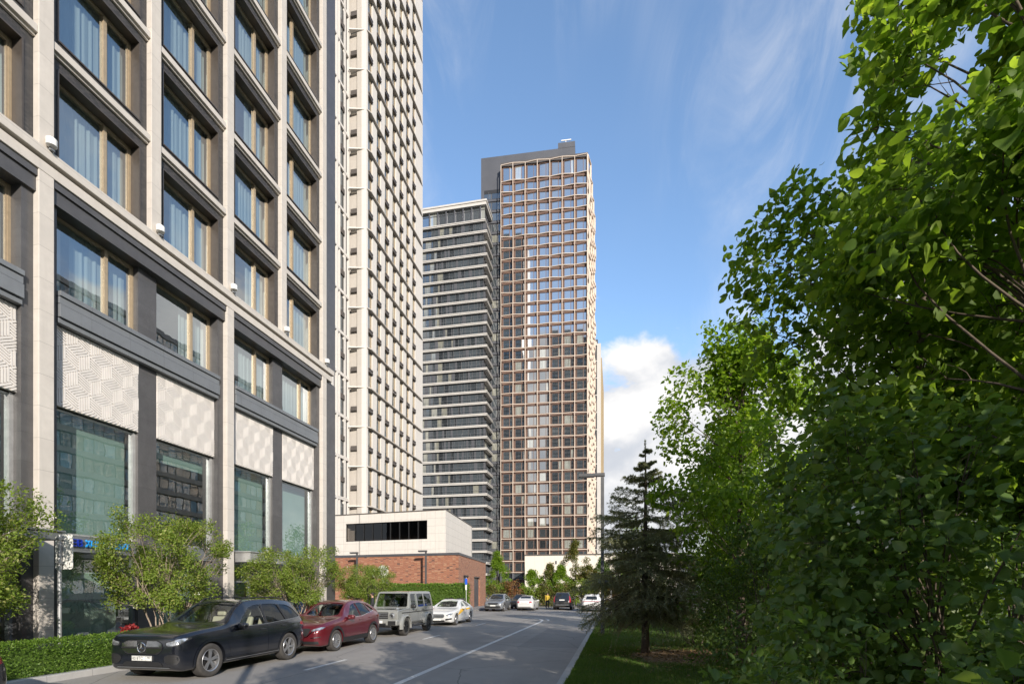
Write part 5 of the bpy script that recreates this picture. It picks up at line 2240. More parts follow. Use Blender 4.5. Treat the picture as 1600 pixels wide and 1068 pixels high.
M['tyre'] = plain('tyre', (0.048, 0.044, 0.040), 0.85, 0, 0.22, 9, 0.3)
M['seat_beige'] = plain('seat_beige', (0.48, 0.43, 0.34), 0.7, 0, 0.08)
M['plate_white'] = plain('plate_white', (0.70, 0.70, 0.67), 0.5, 0, 0.04)
M['ink'] = plain('ink', (0.015, 0.015, 0.015), 0.6)
hl = NT('headlight_lens')
hv = hl.noise(9, 2, 0.5)
hl.set(hl.mix(hl.rng(hv, 0.4, 0.62), (0.16, 0.17, 0.18), (0.50, 0.52, 0.54)), 0.05, 0.5, 1.7, 1.0)
M['headlight_lens'] = hl.m
M['tail_lens'] = plain('tail_lens', (0.34, 0.012, 0.016), 0.12, 0, 0.25, 30, 0, 1.0)


def pchip(pts):
    x = np.array([p[0] for p in pts], float)
    y = np.array([p[1] for p in pts], float)
    h = np.diff(x)
    d = np.diff(y) / h
    m = np.zeros(len(x))
    for i in range(1, len(x) - 1):
        if d[i - 1] * d[i] > 0:
            w1, w2 = 2 * h[i] + h[i - 1], h[i] + 2 * h[i - 1]
            m[i] = (w1 + w2) / (w1 / d[i - 1] + w2 / d[i])
    m[0], m[-1] = d[0], d[-1]

    def f(t):
        t = float(min(max(t, x[0]), x[-1]))
        i = int(min(max(np.searchsorted(x, t) - 1, 0), len(x) - 2))
        u = (t - x[i]) / h[i]
        return ((1 + 2 * u) * (1 - u) ** 2 * y[i] + u * (1 - u) ** 2 * h[i] * m[i] + u * u * (3 - 2 * u) * y[i + 1] + u * u * (u - 1) * h[i] * m[i + 1])
    return f


def chaikin(poly, n):
    for _ in range(n):
        out = []
        for i in range(len(poly)):
            a, b = poly[i], poly[(i + 1) % len(poly)]
            f = min(0.24, 0.045 / max(1e-6, math.hypot(b[0] - a[0], b[1] - a[1])))
            out.append((a[0] * (1 - f) + b[0] * f, a[1] * (1 - f) + b[1] * f))
            out.append((a[0] * f + b[0] * (1 - f), a[1] * f + b[1] * (1 - f)))
        poly = out
    return poly


class Car:
    def __init__(self, spec, name, loc, rz, label, group='parked cars', cat='car'):
        self.sp = spec
        self.L = spec['L']
        self.root = empty(name, loc, rz, label, cat, group)
        self.F = {k: pchip(spec[k]) for k in ('top', 'belt', 'bot', 'W', 'roof')}
        self.paint = spec['paint']
        self.make_body()

    def ring(self, s, sh=0.0, floor=None):
        F = self.F
        top, belt, zb, W, wr0 = F['top'](s) - sh, F['belt'](s), F['bot'](s), F['W'](s) - sh, F['roof'](s) - sh
        belt = min(belt, top - 0.015)
        if floor is not None: zb = floor
        zb = min(zb, belt - 0.05)
        h = top - belt
        c = min(1, max(0, (h - 0.04) / 0.42))
        c = c * c * (3 - 2 * c)
        sq = self.sp.get('square', 0.0)
        wr = min(wr0, W * 0.955) * c + (W - 0.09 * (1 - sq)) * (1 - c)
        ze = top - ((0.085 * (1 - 0.6 * sq)) * c + min(0.7 * h, 0.05) * (1 - c))
        bh = belt - zb
        shoulder = W * (0.955 + 0.03 * sq)
        P_ = [(0, zb), (W * .55, zb), (W * .86, zb), (W * .955, zb + .05 * bh), (W * .985, zb + .18 * bh), (W, zb + .42 * bh), (W * .998, zb + .68 * bh),
              (W * .988, belt - .12 * bh), (shoulder, belt - 0.01)]
        for f in (.33, .66):
            P_.append((shoulder + (wr - shoulder) * f + 0.012 * c, belt + (ze - belt) * f))
        P_ += [(wr, ze), (wr - 0.035, ze + .6 * (top - ze)), (wr * .80, top - .16 * (top - ze)), (wr * .45, top - .01 * c), (0, top)]
        # Catmull-Rom through the half section
        out = []
        n = len(P_)
        for i in range(n - 1):
            p0 = P_[max(i - 1, 0)] if i else (-P_[1][0], P_[1][1])
            p1, p2 = P_[i], P_[i + 1]
            p3 = P_[i + 2] if i + 2 < n else (-P_[n - 2][0], P_[n - 2][1])
            for k in range(3):
                t = k / 3
                q = []
                for a in (0, 1):
                    q.append(0.5 * (2 * p1[a] + (p2[a] - p0[a]) * t + (2 * p0[a] - 5 * p1[a] + 4 * p2[a] - p3[a]) * t * t + (3 * p1[a] - p0[a] - 3 * p2[a] + p3[a]) * t ** 3))
                out.append(tuple(q))
        out.append(P_[-1])
        return out

    def loft(self, ss, sh=0.0, floor=None):
        m = MB()
        vs, fs = [], []
        n = None
        for s in ss:
            half = self.ring(s, sh, floor)
            full = [(x, z) for x, z in half] + [(-x, z) for x, z in half[1:-1][::-1]]
            n = len(full)
            vs += [(x, s - self.L / 2, z) for x, z in full]
        k = len(ss)
        for i in range(k - 1):
            for j in range(n):
                j2 = (j + 1) % n
                fs.append((i * n + j, i * n + j2, (i + 1) * n + j2, (i + 1) * n + j))
        fs.append(tuple(range(n)))
        fs.append(tuple(range((k - 1) * n, k * n))[::-1])
        m.add(vs, fs)
        return m

    def stations(self, a, b, step=0.055):
        n = max(6, int((b - a) / step))
        ss = list(np.linspace(a, b, n + 1))
        if a < 0.01: ss = [0, .012, .03, .05] + [s for s in ss if s > .07]
        if b > self.L - 0.01:
            ss = [s for s in ss if s < self.L - .07] + [self.L - .05, self.L - .03, self.L - .012, self.L]
        return ss

    def boolean(self, o, cutter):
        md = o.modifiers.new('cut', 'BOOLEAN')
        md.operation = 'DIFFERENCE'
        md.solver = 'EXACT'
        md.object = cutter
        dg = bpy.context.evaluated_depsgraph_get()
        me = bpy.data.meshes.new_from_object(o.evaluated_get(dg))
        o.modifiers.clear()
        old = o.data
        o.data = me
        bpy.data.meshes.remove(old)
        cm = cutter.data
        bpy.data.objects.remove(cutter)
        bpy.data.meshes.remove(cm)

    def make_body(self):
        sp = self.sp
        b = self.loft(self.stations(0, self.L, sp.get('step', 0.055)))
        o = b.build('body', [self.paint, M['black_plastic']], None)
        bm = bmesh.new()
        bm.from_mesh(o.data)
        self.bvh = BVHTree.FromBMesh(bm)
        bm.free()
        # wheel wells
        c = MB()
        for s in sp['axles']:
            W = self.F['W'](s)
            for sg in (-1, 1):
                c.tube([(sg * (W - 0.34), s - self.L / 2, sp['r'] - 0.01), (sg * (W + 0.3), s - self.L / 2, sp['r'] - 0.01)], sp['r'] + sp.get('gap', 0.055), 40)
        co = c.build('cutter', [M['black_plastic']])
        self.boolean(o, co)
        if sp.get('cabin'):
            a, e = sp['cabin']
            c = self.loft(list(np.linspace(a, e, 34)), 0.055, sp.get('floor', 0.55))
            self.boolean(o, c.build('cutter', [M['black_plastic']]))
            for w in sp['windows']:
                poly = chaikin(w['poly'], w.get('round', 1))
                c = MB()
                if w['mode'] == 'side':
                    c.prism([(p[0] - self.L / 2, p[1]) for p in poly], 4.0, 'x', -2.0)
                elif w['mode'] == 'top':
                    # straight down, but stop below the dashboard line
                    c.prism([(p[0], p[1] - self.L / 2) for p in poly], 1.4, 'z', w.get('zmin', 0.95))
                elif w['mode'] == 'front':
                    c.prism([(p[0], p[1]) for p in poly], 1.5, 'y', w['y0'] - self.L / 2)
                self.boolean(o, c.build('cutter', [M['black_plastic']]))
        # material slots survive: outside is slot 0, cut faces slot 1
        me = o.data
        me.materials.clear()
        me.materials.append(self.paint)
        me.materials.append(M['black_plastic'])
        o.parent = self.root
        shade_angle(me, 38)
        self.body = o

    def cast(self, mode, a, b, off, sg=1):
        L2 = self.L / 2
        if mode == 'side':
            o, d = Vector((sg * 3, a - L2, b)), Vector((-sg, 0, 0))
        elif mode == 'top':
            o, d = Vector((a, b - L2, 4)), Vector((0, 0, -1))
        elif mode == 'front':
            o, d = Vector((a, -6, b)), Vector((0, 1, 0))
        else:
            o, d = Vector((a, 6, b)), Vector((0, -1, 0))
        h = self.bvh.ray_cast(o, d)
        if h[0] is None:
            h = self.bvh.find_nearest(o + d * (3 if mode == 'side' else 6 - L2 * 0.98))
        n = h[1]
        if n.dot(d) > 0: n = -n
        return h[0] + n * off

    def panel(self, name, mat, mode, polys, off=0.005, sg=1, rnd=0, res=0.09, parent=None, both=False):
        """skin cut from the body surface; polys is one polygon or a list of them"""
        if not isinstance(polys[0][0], (tuple, list)): polys = [polys]
        m = MB()
        for poly in polys:
            if rnd: poly = chaikin(poly, rnd)
            for s_ in ((1, -1) if both else (sg,)):
                bm = bmesh.new()
                pv = [bm.verts.new(((p[0] * (s_ if mode in ('front', 'rear', 'top') and both else 1)), p[1], 0)) for p in poly]
                bm.faces.new(pv)
                for ax in (0, 1):
                    lo, hi = min(v.co[ax] for v in bm.verts), max(v.co[ax] for v in bm.verts)
                    n = int((hi - lo) / res)
                    for k in range(1, n + 1):
                        co = [0, 0, 0]
                        no = [0, 0, 0]
                        co[ax] = lo + (hi - lo) * k / (n + 1)
                        no[ax] = 1
                        bmesh.ops.bisect_plane(bm, geom=bm.verts[:] + bm.edges[:] + bm.faces[:], plane_co=co, plane_no=no)
                bm.verts.index_update()
                vs = [self.cast(mode, v.co.x, v.co.y, off, s_ if mode == 'side' else 1) for v in bm.verts]
                m.add(vs, [[v.index for v in f.verts] for f in bm.faces])
                bm.free()
        o = m.build(name, mat, parent or self.root)
        o.data.shade_smooth()
        return o

    def windows(self, glasses):
        """glass panes set into the openings (or dark panes on the shell of far cars)"""
        inset = -0.012 if self.sp.get('cabin') else 0.004
        for w in self.sp['windows']:
            g_ = M[w.get('glass', 'car_glass')] if self.sp.get('cabin') else M['dark_car_glass']
            poly = chaikin(w['poly'], w.get('round', 1))
            if w['mode'] == 'side':
                for sg in (1, -1): self.panel(w.get('name', 'side_window'), g_, 'side', poly, inset, sg, 0, 0.12)
            else:
                self.panel(w.get('name', 'windscreen'), g_, w['mode'], poly, inset, 1, 0, 0.12)

    def wheels(self, style, mat_rim, wheelbase=None):
        sp = self.sp
        r = sp['r']
        for s in sp['axles']:
            W = self.F['W'](s)
            for sg in (1, -1):
                x = sg * (W - sp.get('inset', 0.015) - 0.115)
                hub = MB()
                hub.lathe([(0.0, -0.09), (r * .60, -0.09), (r * .60, 0.03), (r * .42, 0.035), (0.0, 0.035)], 24, 'x')
                h = hub.build('wheel', M['black_plastic'], self.root, smooth=True, angle=40)
                h.location = (x, s - self.L / 2, r)
                h.rotation_euler = (0.3 * s, 0, 0 if sg > 0 else math.pi)
                t = MB()
                rw = r * 0.665
                t.lathe([(rw, -.115), (r * .93, -.125), (r * .985, -.105), (r, -.07), (r, .07), (r * .985, .105), (r * .93, .125), (r * .80, .128), (rw, .112), (rw, -.115)], 44, 'x')
                t.build('tyre', M['tyre'], h, smooth=True, angle=50)
                rm = MB()
                rm.lathe([(rw * 1.005, .112), (rw * .985, .122), (rw * .93, .112), (rw * .90, .06), (rw * .90, -.08), (rw * 1.005, -.08)], 44, 'x')
                rm.lathe([(0, .098), (r * .10, .098), (r * .13, .085), (r * .13, .05), (0, .05)], 20, 'x')
                if style == 'five':
                    for k in range(5):
                        a = 2 * math.pi * k / 5
                        for da in (-.11, .11):
                            p = (0.085, math.cos(a + da * 2.1) * r * .10, math.sin(a + da * 2.1) * r * .10)
                            q = (0.095, math.cos(a + da) * rw * .95, math.sin(a + da) * rw * .95)
                            rm.beam(p, q, 0.034, 0.03, (1, 0, 0))
                elif style == 'ten':
                    for k in range(5):
                        a = 2 * math.pi * k / 5
                        rm.beam((0.085, math.cos(a) * r * .1, math.sin(a) * r * .1), (0.09, math.cos(a) * rw * .60, math.sin(a) * rw * .60), 0.05, 0.03, (1, 0, 0))
                        for da in (-.24, .24):
                            rm.beam((0.09, math.cos(a) * rw * .5, math.sin(a) * rw * .5), (0.095, math.cos(a + da) * rw * .95, math.sin(a + da) * rw * .95), 0.032, 0.03, (1, 0, 0))
                        a2 = a + math.pi / 5
                        rm.beam((0.085, math.cos(a2) * r * .1, math.sin(a2) * r * .1), (0.093, math.cos(a2) * rw * .95, math.sin(a2) * rw * .95), 0.026, 0.03, (1, 0, 0))
                else:
                    for k in range(10):
                        a = 2 * math.pi * k / 10
                        rm.beam((0.085, math.cos(a) * r * .1, math.sin(a) * r * .1), (0.093, math.cos(a) * rw * .95, math.sin(a) * rw * .95), 0.032, 0.03, (1, 0, 0))
                rm.build('rim', mat_rim, h, smooth=True, angle=35)

    def arches(self, mat, w=0.07, off=0.012):
        sp = self.sp
        r = sp['r'] + sp.get('gap', 0.055)
        for s in sp['axles']:
            polys = []
            n = 18
            a0, a1 = -0.18, math.pi + 0.18
            for i in range(n):
                t0, t1 = a0 + (a1 - a0) * i / n, a0 + (a1 - a0) * (i + 1) / n
                polys.append([(s + math.cos(t) * q, sp['r'] - 0.01 + math.sin(t) * q) for t, q in ((t0, r - .004), (t1, r - .004), (t1, r + w), (t0, r + w))])
            for sg in (1, -1): self.panel('wheel_arch', mat, 'side', polys, off, sg, 0, 0.5)

    def mirrors(self, s, z, mat):
        for sg in (1, -1):
            W = self.F['W'](s)
            b = bmesh.new()
            bmesh.ops.create_cube(b, size=1)
            bmesh.ops.subdivide_edges(b, edges=b.edges[:], cuts=3, use_grid_fill=True)
            for v in b.verts:
                p = v.co * 2
                n = p.normalized() * 0.5
                q = v.co.lerp(n, 0.55)
                v.co = Vector((q.x * 0.26, q.y * 0.17, q.z * 0.18))
            me = bpy.data.meshes.new('mirror')
            b.to_mesh(me)
            b.free()
            me.materials.append(mat)
            me.shade_smooth()
            o = link('mirror', me, self.root, (sg * (W + 0.07), s - self.L / 2, z))
            m = MB()
            m.beam((0, 0, -0.06), (-sg * 0.16, -0.02, -0.09), 0.06, 0.04)
            m.build('mirror_arm', M['black_plastic'], o)
            m = MB()
            m.box(-0.10, 0.10, 0.074, 0.08, -0.06, 0.055)
            m.build('mirror_glass', M['chrome'], o)

    def plate(self, z, front=True, text=None, w=0.52):
        p = self.cast('front' if front else 'rear', 0, z, 0.02)
        m = MB()
        m.box(-w / 2, w / 2, -0.006, 0.006, -0.056, 0.056)
        o = m.build('number_plate', M['plate_white'], self.root)
        o.location = p
        if not front: o.rotation_euler = (0, 0, math.pi)
        m = MB()
        for a in ((-w / 2, w / 2, -.052, -.047), (-w / 2, w / 2, .047, .052), (-w / 2 + .004, -w / 2 + .009, -.047, .047), (w / 2 - .009, w / 2 - .004, -.047, .047), (w * .22, w * .22 + .004, -.047, .047)):
            m.box(a[0], a[1], -0.009, -0.0065, a[2], a[3])
        m.build('plate_border', M['ink'], o)
        if text:
            text_mesh(text[0], 0.098, 0.001, 'plate_text', M['ink'], o, (-w * .05 - 0.09 + 0.0, -0.0085, -0.034), (R(90), 0, 0), 'CENTER', 0.88)
            text_mesh(text[1], 0.075, 0.001, 'plate_text', M['ink'], o, (w * .36, -0.0085, -0.012), (R(90), 0, 0), 'CENTER', 0.85)
        return o

    def handles(self, pts, mat):
        for s, z in pts:
            for sg in (1, -1):
                p = self.cast('side', s, z, 0.018, sg)
                m = MB()
                m.box(-0.012, 0.012, -0.10, 0.10, -0.014, 0.014)
                o = m.build('door_handle', mat, self.root, bevel=0.006)
                o.location = p

    def seats(self, rows, mat, dash=None):
        for s in rows:
            for x in (-0.38, 0.38):
                m = MB()
                m.box(x - .24, x + .24, s - .28 - self.L / 2, s + .26 - self.L / 2, .62, .80)
                m.prism([(s + .20 - self.L / 2, .74), (s + .36 - self.L / 2, .74), (s + .50 - self.L / 2, 1.30), (s + .40 - self.L / 2, 1.32)], .46, 'x', x - .23)
                m.prism([(s + .42 - self.L / 2, 1.33), (s + .50 - self.L / 2, 1.33), (s + .53 - self.L / 2, 1.50), (s + .45 - self.L / 2, 1.50)], .26, 'x', x - .13)
                m.build('seat', mat, self.root, bevel=0.04)
        if dash:
            m = MB()
            W = self.F['W'](dash)
            m.box(-W + .12, W - .12, dash - .05 - self.L / 2, dash + .42 - self.L / 2, .70, 1.0)
            m.build('dashboard', M['black_plastic'], self.root, bevel=0.05)
            sw_ = MB()
            sw_.lathe([(0.185 + 0.014 * math.cos(t), 0.014 * math.sin(t)) for t in np.linspace(0, 2 * math.pi, 9)[:-1]], 28, 'y', (0, 0, 0), True)
            for a in (0, 2.2, 4.1): sw_.beam((0, 0, 0), (math.sin(a + .5) * .18, 0, math.cos(a + .5) * .18), .03, .02, (0, 1, 0))
            o = sw_.build('steering_wheel', M['black_plastic'], self.root, smooth=True)
            o.location = (0.38, dash + .50 - self.L / 2, 1.04)
            o.rotation_euler = (R(-25), 0, 0)

    def seam(self, mode, lines, sg_both=True, w=0.007):
        """dark gaps between panels, as thin skins"""
        polys = []
        for (a, b) in lines:
            d = Vector((b[0] - a[0], b[1] - a[1])).normalized()
            n = Vector((-d.y, d.x)) * w / 2
            polys.append([(a[0] - n.x, a[1] - n.y), (b[0] - n.x, b[1] - n.y), (b[0] + n.x, b[1] + n.y), (a[0] + n.x, a[1] + n.y)])
        return self.panel('panel_gap', M['black_rubber'], mode, polys, 0.0025, 1, 0, 0.12, both=sg_both)


def poly_lines(pts, closed=False):
    return [(pts[i], pts[i + 1]) for i in range(len(pts) - 1)] + ([(pts[-1], pts[0])] if closed else [])


# ---- the big black sport utility car
SUV = dict(L=4.93, square=0.3, r=0.395, axles=(0.88, 3.87), paint=M['paint_black'], cabin=(1.55, 4.55), floor=0.62,
           top=[(0, .84), (.03, .965), (.10, 1.035), (.3, 1.085), (.7, 1.135), (1.25, 1.18), (1.42, 1.205), (1.75, 1.40), (2.10, 1.64), (2.33, 1.745), (2.8, 1.785), (3.3, 1.79), (3.9, 1.765), (4.35, 1.70), (4.56, 1.57), (4.70, 1.29), (4.80, 1.10), (4.88, .98), (4.93, .86)],
           belt=[(0, .78), (.03, .88), (.10, .945), (.4, 1.01), (1.3, 1.07), (2.5, 1.085), (4.0, 1.13), (4.6, 1.13), (4.80, 1.04), (4.93, .80)],
           bot=[(0, .40), (.04, .30), (.25, .23), (.6, .24), (4.3, .27), (4.75, .36), (4.93, .50)],
           W=[(0, .76), (.03, .845), (.09, .90), (.2, .935), (.4, .96), (.8, .98), (2.4, .972), (4.0, .975), (4.45, .945), (4.7, .885), (4.85, .80), (4.93, .70)],
           roof=[(0, .7), (1.3, .83), (1.8, .77), (2.2, .71), (2.6, .685), (3.6, .675), (4.3, .66), (4.6, .67), (4.93, .7)],
           windows=[dict(mode='top', name='windscreen', poly=[(-.66, 1.60), (-.35, 1.51), (0, 1.48), (.35, 1.51), (.66, 1.60), (.56, 2.20), (.3, 2.27), (0, 2.29), (-.3, 2.27), (-.56, 2.20)], round=1, zmin=1.05),
                    dict(mode='side', name='front_side_window', poly=[(1.84, 1.12), (2.12, 1.36), (2.42, 1.575), (2.62, 1.625), (2.86, 1.645), (2.88, 1.125), (2.3, 1.11)], round=1),
                    dict(mode='side', name='rear_side_window', poly=[(2.97, 1.135), (2.95, 1.645), (3.3, 1.65), (3.60, 1.635), (3.78, 1.165)], round=1, glass='privacy_glass'),
                    dict(mode='side', name='quarter_window', poly=[(3.87, 1.175), (3.69, 1.625), (4.05, 1.60), (4.30, 1.50), (4.52, 1.24)], round=1, glass='privacy_glass'),
                    dict(mode='rear', name='rear_window', poly=[(-.52, 1.22), (.52, 1.22), (.47, 1.55), (-.47, 1.55)], round=1, glass='privacy_glass')])


def suv_black():
    c = Car(SUV, 'parked_car', (-10.26, 9.50 + 4.93 / 2, 0), R(0.6), 'large glossy black sport utility car nearest the camera with roof rails')
    c.windows(None)
    c.wheels('five', M['alloy'])
    c.arches(M['paint_black'], 0.05, 0.014)
    c.mirrors(1.86, 1.12, M['paint_black'])
    c.seats((2.35, 3.25), M['seat_beige'], 1.55)
    c.handles([(2.72, .985), (3.62, 1.02)], M['paint_black'])
    fd = [(1.52, .44), (1.46, .80), (1.62, 1.035), (2.92, 1.075), (2.92, .40), (1.62, .38)]
    rd_ = [(2.94, .40), (2.94, 1.078), (3.86, 1.12), (3.80, .90), (3.50, .72), (3.36, .42)]
    c.seam('side', poly_lines(fd, True) + poly_lines(rd_[1:], False))
    for nm, poly in (('front_door', fd), ('rear_door', rd_)):
        for sg in (1, -1): c.panel(nm, c.paint, 'side', poly, 0.004, sg, 0, 0.1)
    c.seam('top', poly_lines([(-.80, .62), (-.74, 1.30)]) + poly_lines([(-.30, .30), (-.34, 1.30)]), True, 0.006)
    # grille with star emblem
    gr = c.panel('grille', M['black_plastic'], 'front', [(-.38, .925), (.38, .925), (.52, .84), (.54, .75), (.42, .62), (-.42, .62), (-.54, .75), (-.52, .84)], 0.012, 1, 1, 0.08)
    bars = []
    for side in (1, -1):
        for k in range(14):
            x = side * (0.13 + k * 0.028)
            zt_ = 0.905 - 0.006 * max(0, k - 8) * 1.6
            bars.append([(x - .005, .785), (x + .005, .785), (x + .005 + side * .012, zt_), (x - .005 + side * .012, zt_)])
            zb_ = .64 + .012 * max(0, k - 8)
            bars.append([(x - .005 + side * -.012, zb_), (x + .005 + side * -.012, zb_), (x + .005, .745), (x - .005, .745)])
    c.panel('grille_bar', M['chrome'], 'front', bars, 0.024, 1, 0, 0.2, gr)
    c.panel('grille_band', M['black_plastic'], 'front', [(-.53, .78), (.53, .78), (.53, .75), (-.53, .75)], 0.026, 1, 0, 0.1, gr)
    p = c.cast('front', 0, .772, 0.03)
    em = MB()
    em.lathe([(.105 + .011 * math.cos(t), .011 * math.sin(t)) for t in np.linspace(0, 2 * math.pi, 9)[:-1]], 36, 'y', (0, 0, 0), True)
    for a in (0, 2 * math.pi / 3, 4 * math.pi / 3):
        x_, z_ = math.sin(a) * .102, math.cos(a) * .102
        nx_, nz_ = math.cos(a) * .018, -math.sin(a) * .018
        em.add([(nx_, -0.004, nz_), (-nx_, -0.004, -nz_), (x_, -0.004, z_), (0, -0.018, 0)], [(0, 2, 3), (2, 1, 3)])
    e = em.build('emblem', M['chrome'], c.root, smooth=True, angle=30)
    e.location = p
    bk = MB()
    bk.lathe([(0, 0), (.12, 0), (.13, .02), (.13, .04)], 32, 'y')
    b2 = bk.build('emblem_disc', M['black_plastic'], e, smooth=True, angle=30)
    b2.location = (0, 0.012, 0)
    c.plate(.53, True, ('Н018ТС', '797'))
    for sg in (1, -1):
        h = c.panel('headlight', M['headlight_lens'], 'front', [(sg * .60, .875), (sg * .74, .90), (sg * .885, .965), (sg * .93, .955), (sg * .90, .87), (sg * .82, .815), (sg * .64, .80)], 0.008, 1, 1, 0.05)
        c.panel('headlight_bezel', M['black_plastic'], 'front', [(sg * .57, .88), (sg * .74, .915), (sg * .89, .98), (sg * .945, .965), (sg * .915, .86), (sg * .83, .80), (sg * .61, .785)], 0.004, 1, 1, 0.05, h)
        v = c.panel('air_intake', M['black_plastic'], 'front', [(sg * .54, .56), (sg * .68, .63), (sg * .87, .615), (sg * .89, .48), (sg * .83, .385), (sg * .60, .42)], 0.006, 1, 1, 0.06)
        c.panel('intake_fin', M['black_rubber'], 'front', [[(sg * .58, z), (sg * .87, z + .015), (sg * .87, z + .027), (sg * .58, z + .012)] for z in (.45, .50, .55)], 0.018, 1, 0, 0.08, v)
        c.panel('tail_light', M['tail_lens'], 'side', [(4.42, 1.02), (4.50, 1.10), (4.78, 1.06), (4.84, .98), (4.72, .955)], 0.006, sg, 1, 0.06)
    c.panel('lower_intake', M['black_plastic'], 'front', [(-.46, .455), (.46, .455), (.54, .345), (-.54, .345)], 0.008, 1, 1, 0.08)
    c.panel('skid_trim', M['grey_metal'], 'front', [(-.66, .335), (.66, .335), (.70, .318), (-.70, .318)], 0.012, 1, 0, 0.08)
    c.panel('sill', M['black_plastic'], 'side', [(1.32, .385), (3.44, .39), (3.44, .30), (1.32, .295)], 0.010, 1, 0, 0.1, both=True)
    c.panel('sill_trim', M['chrome'], 'side', [(1.36, .345), (3.40, .35), (3.40, .335), (1.36, .33)], 0.016, 1, 0, 0.1, both=True)
    c.panel('window_trim', M['grey_metal'], 'side', [[(1.80, 1.095), (2.9, 1.108), (2.9, 1.120), (1.80, 1.107)], [(2.9, 1.108), (4.52, 1.218), (4.52, 1.23), (2.9, 1.12)]], 0.006, 1, 0, 0.1, both=True)
    for pl_ in [[(2.87, 1.13), (2.955, 1.135), (2.945, 1.645), (2.865, 1.64)], [(3.77, 1.17), (3.87, 1.18), (3.69, 1.625), (3.60, 1.63)]]:
        for sg in (1, -1): c.panel('pillar_trim', M['black_plastic'], 'side', pl_, 0.003, sg, 0, 0.12)
    for sg in (1, -1):
        m = MB()
        pts = []
        for s in np.linspace(2.25, 4.25, 12):
            q = c.cast('top', sg * .575, s, 0.055 if 2.3 < s < 4.2 else 0.0)
            pts.append(tuple(q))
        m.tube(pts, 0.016, 8)
        m.build('roof_rail', M['black_plastic'], c.root, smooth=True)
    return c


# ---- the red crossover
RED = dict(L=4.55, r=0.355, axles=(0.93, 3.63), paint=M['paint_red'], cabin=(1.5, 4.2), floor=0.60,
           top=[(0, .66), (.03, .76), (.10, .85), (.3, .945), (.7, 1.02), (1.2, 1.075), (1.40, 1.115), (1.75, 1.33), (2.05, 1.52), (2.3, 1.615), (2.7, 1.665), (3.1, 1.665), (3.6, 1.61), (3.95, 1.52), (4.15, 1.40), (4.34, 1.16), (4.42, 1.02), (4.50, .92), (4.55, .82)],
           belt=[(0, .62), (.03, .70), (.10, .78), (.4, .89), (1.3, 1.0), (2.5, 1.045), (3.6, 1.12), (4.2, 1.14), (4.42, 1.0), (4.55, .76)],
           bot=[(0, .38), (.04, .29), (.25, .22), (.6, .23), (4.0, .26), (4.35, .36), (4.55, .48)],
           W=[(0, .62), (.03, .70), (.09, .775), (.2, .835), (.4, .885), (.8, .915), (2.3, .912), (3.7, .918), (4.1, .885), (4.35, .82), (4.48, .74), (4.55, .65)],
           roof=[(0, .65), (1.3, .74), (1.8, .68), (2.2, .61), (2.6, .58), (3.4, .565), (4.1, .56), (4.55, .65)],
           windows=[dict(mode='top', name='windscreen', poly=[(-.62, 1.54), (-.33, 1.46), (0, 1.43), (.33, 1.46), (.62, 1.54), (.52, 2.12), (.28, 2.18), (0, 2.20), (-.28, 2.18), (-.52, 2.12)], zmin=1.0),
                    dict(mode='side', name='front_side_window', poly=[(1.80, 1.08), (2.05, 1.27), (2.32, 1.475), (2.52, 1.53), (2.70, 1.55), (2.74, 1.09)]),
                    dict(mode='side', name='rear_side_window', poly=[(2.82, 1.10), (2.78, 1.555), (3.1, 1.56), (3.42, 1.515), (3.55, 1.17)], glass='privacy_glass'),
                    dict(mode='side', name='quarter_window', poly=[(3.62, 1.19), (3.50, 1.50), (3.72, 1.45), (3.95, 1.28)], glass='privacy_glass'),
                    dict(mode='rear', name='rear_window', poly=[(-.50, 1.18), (.50, 1.18), (.44, 1.45), (-.44, 1.45)], glass='privacy_glass')])


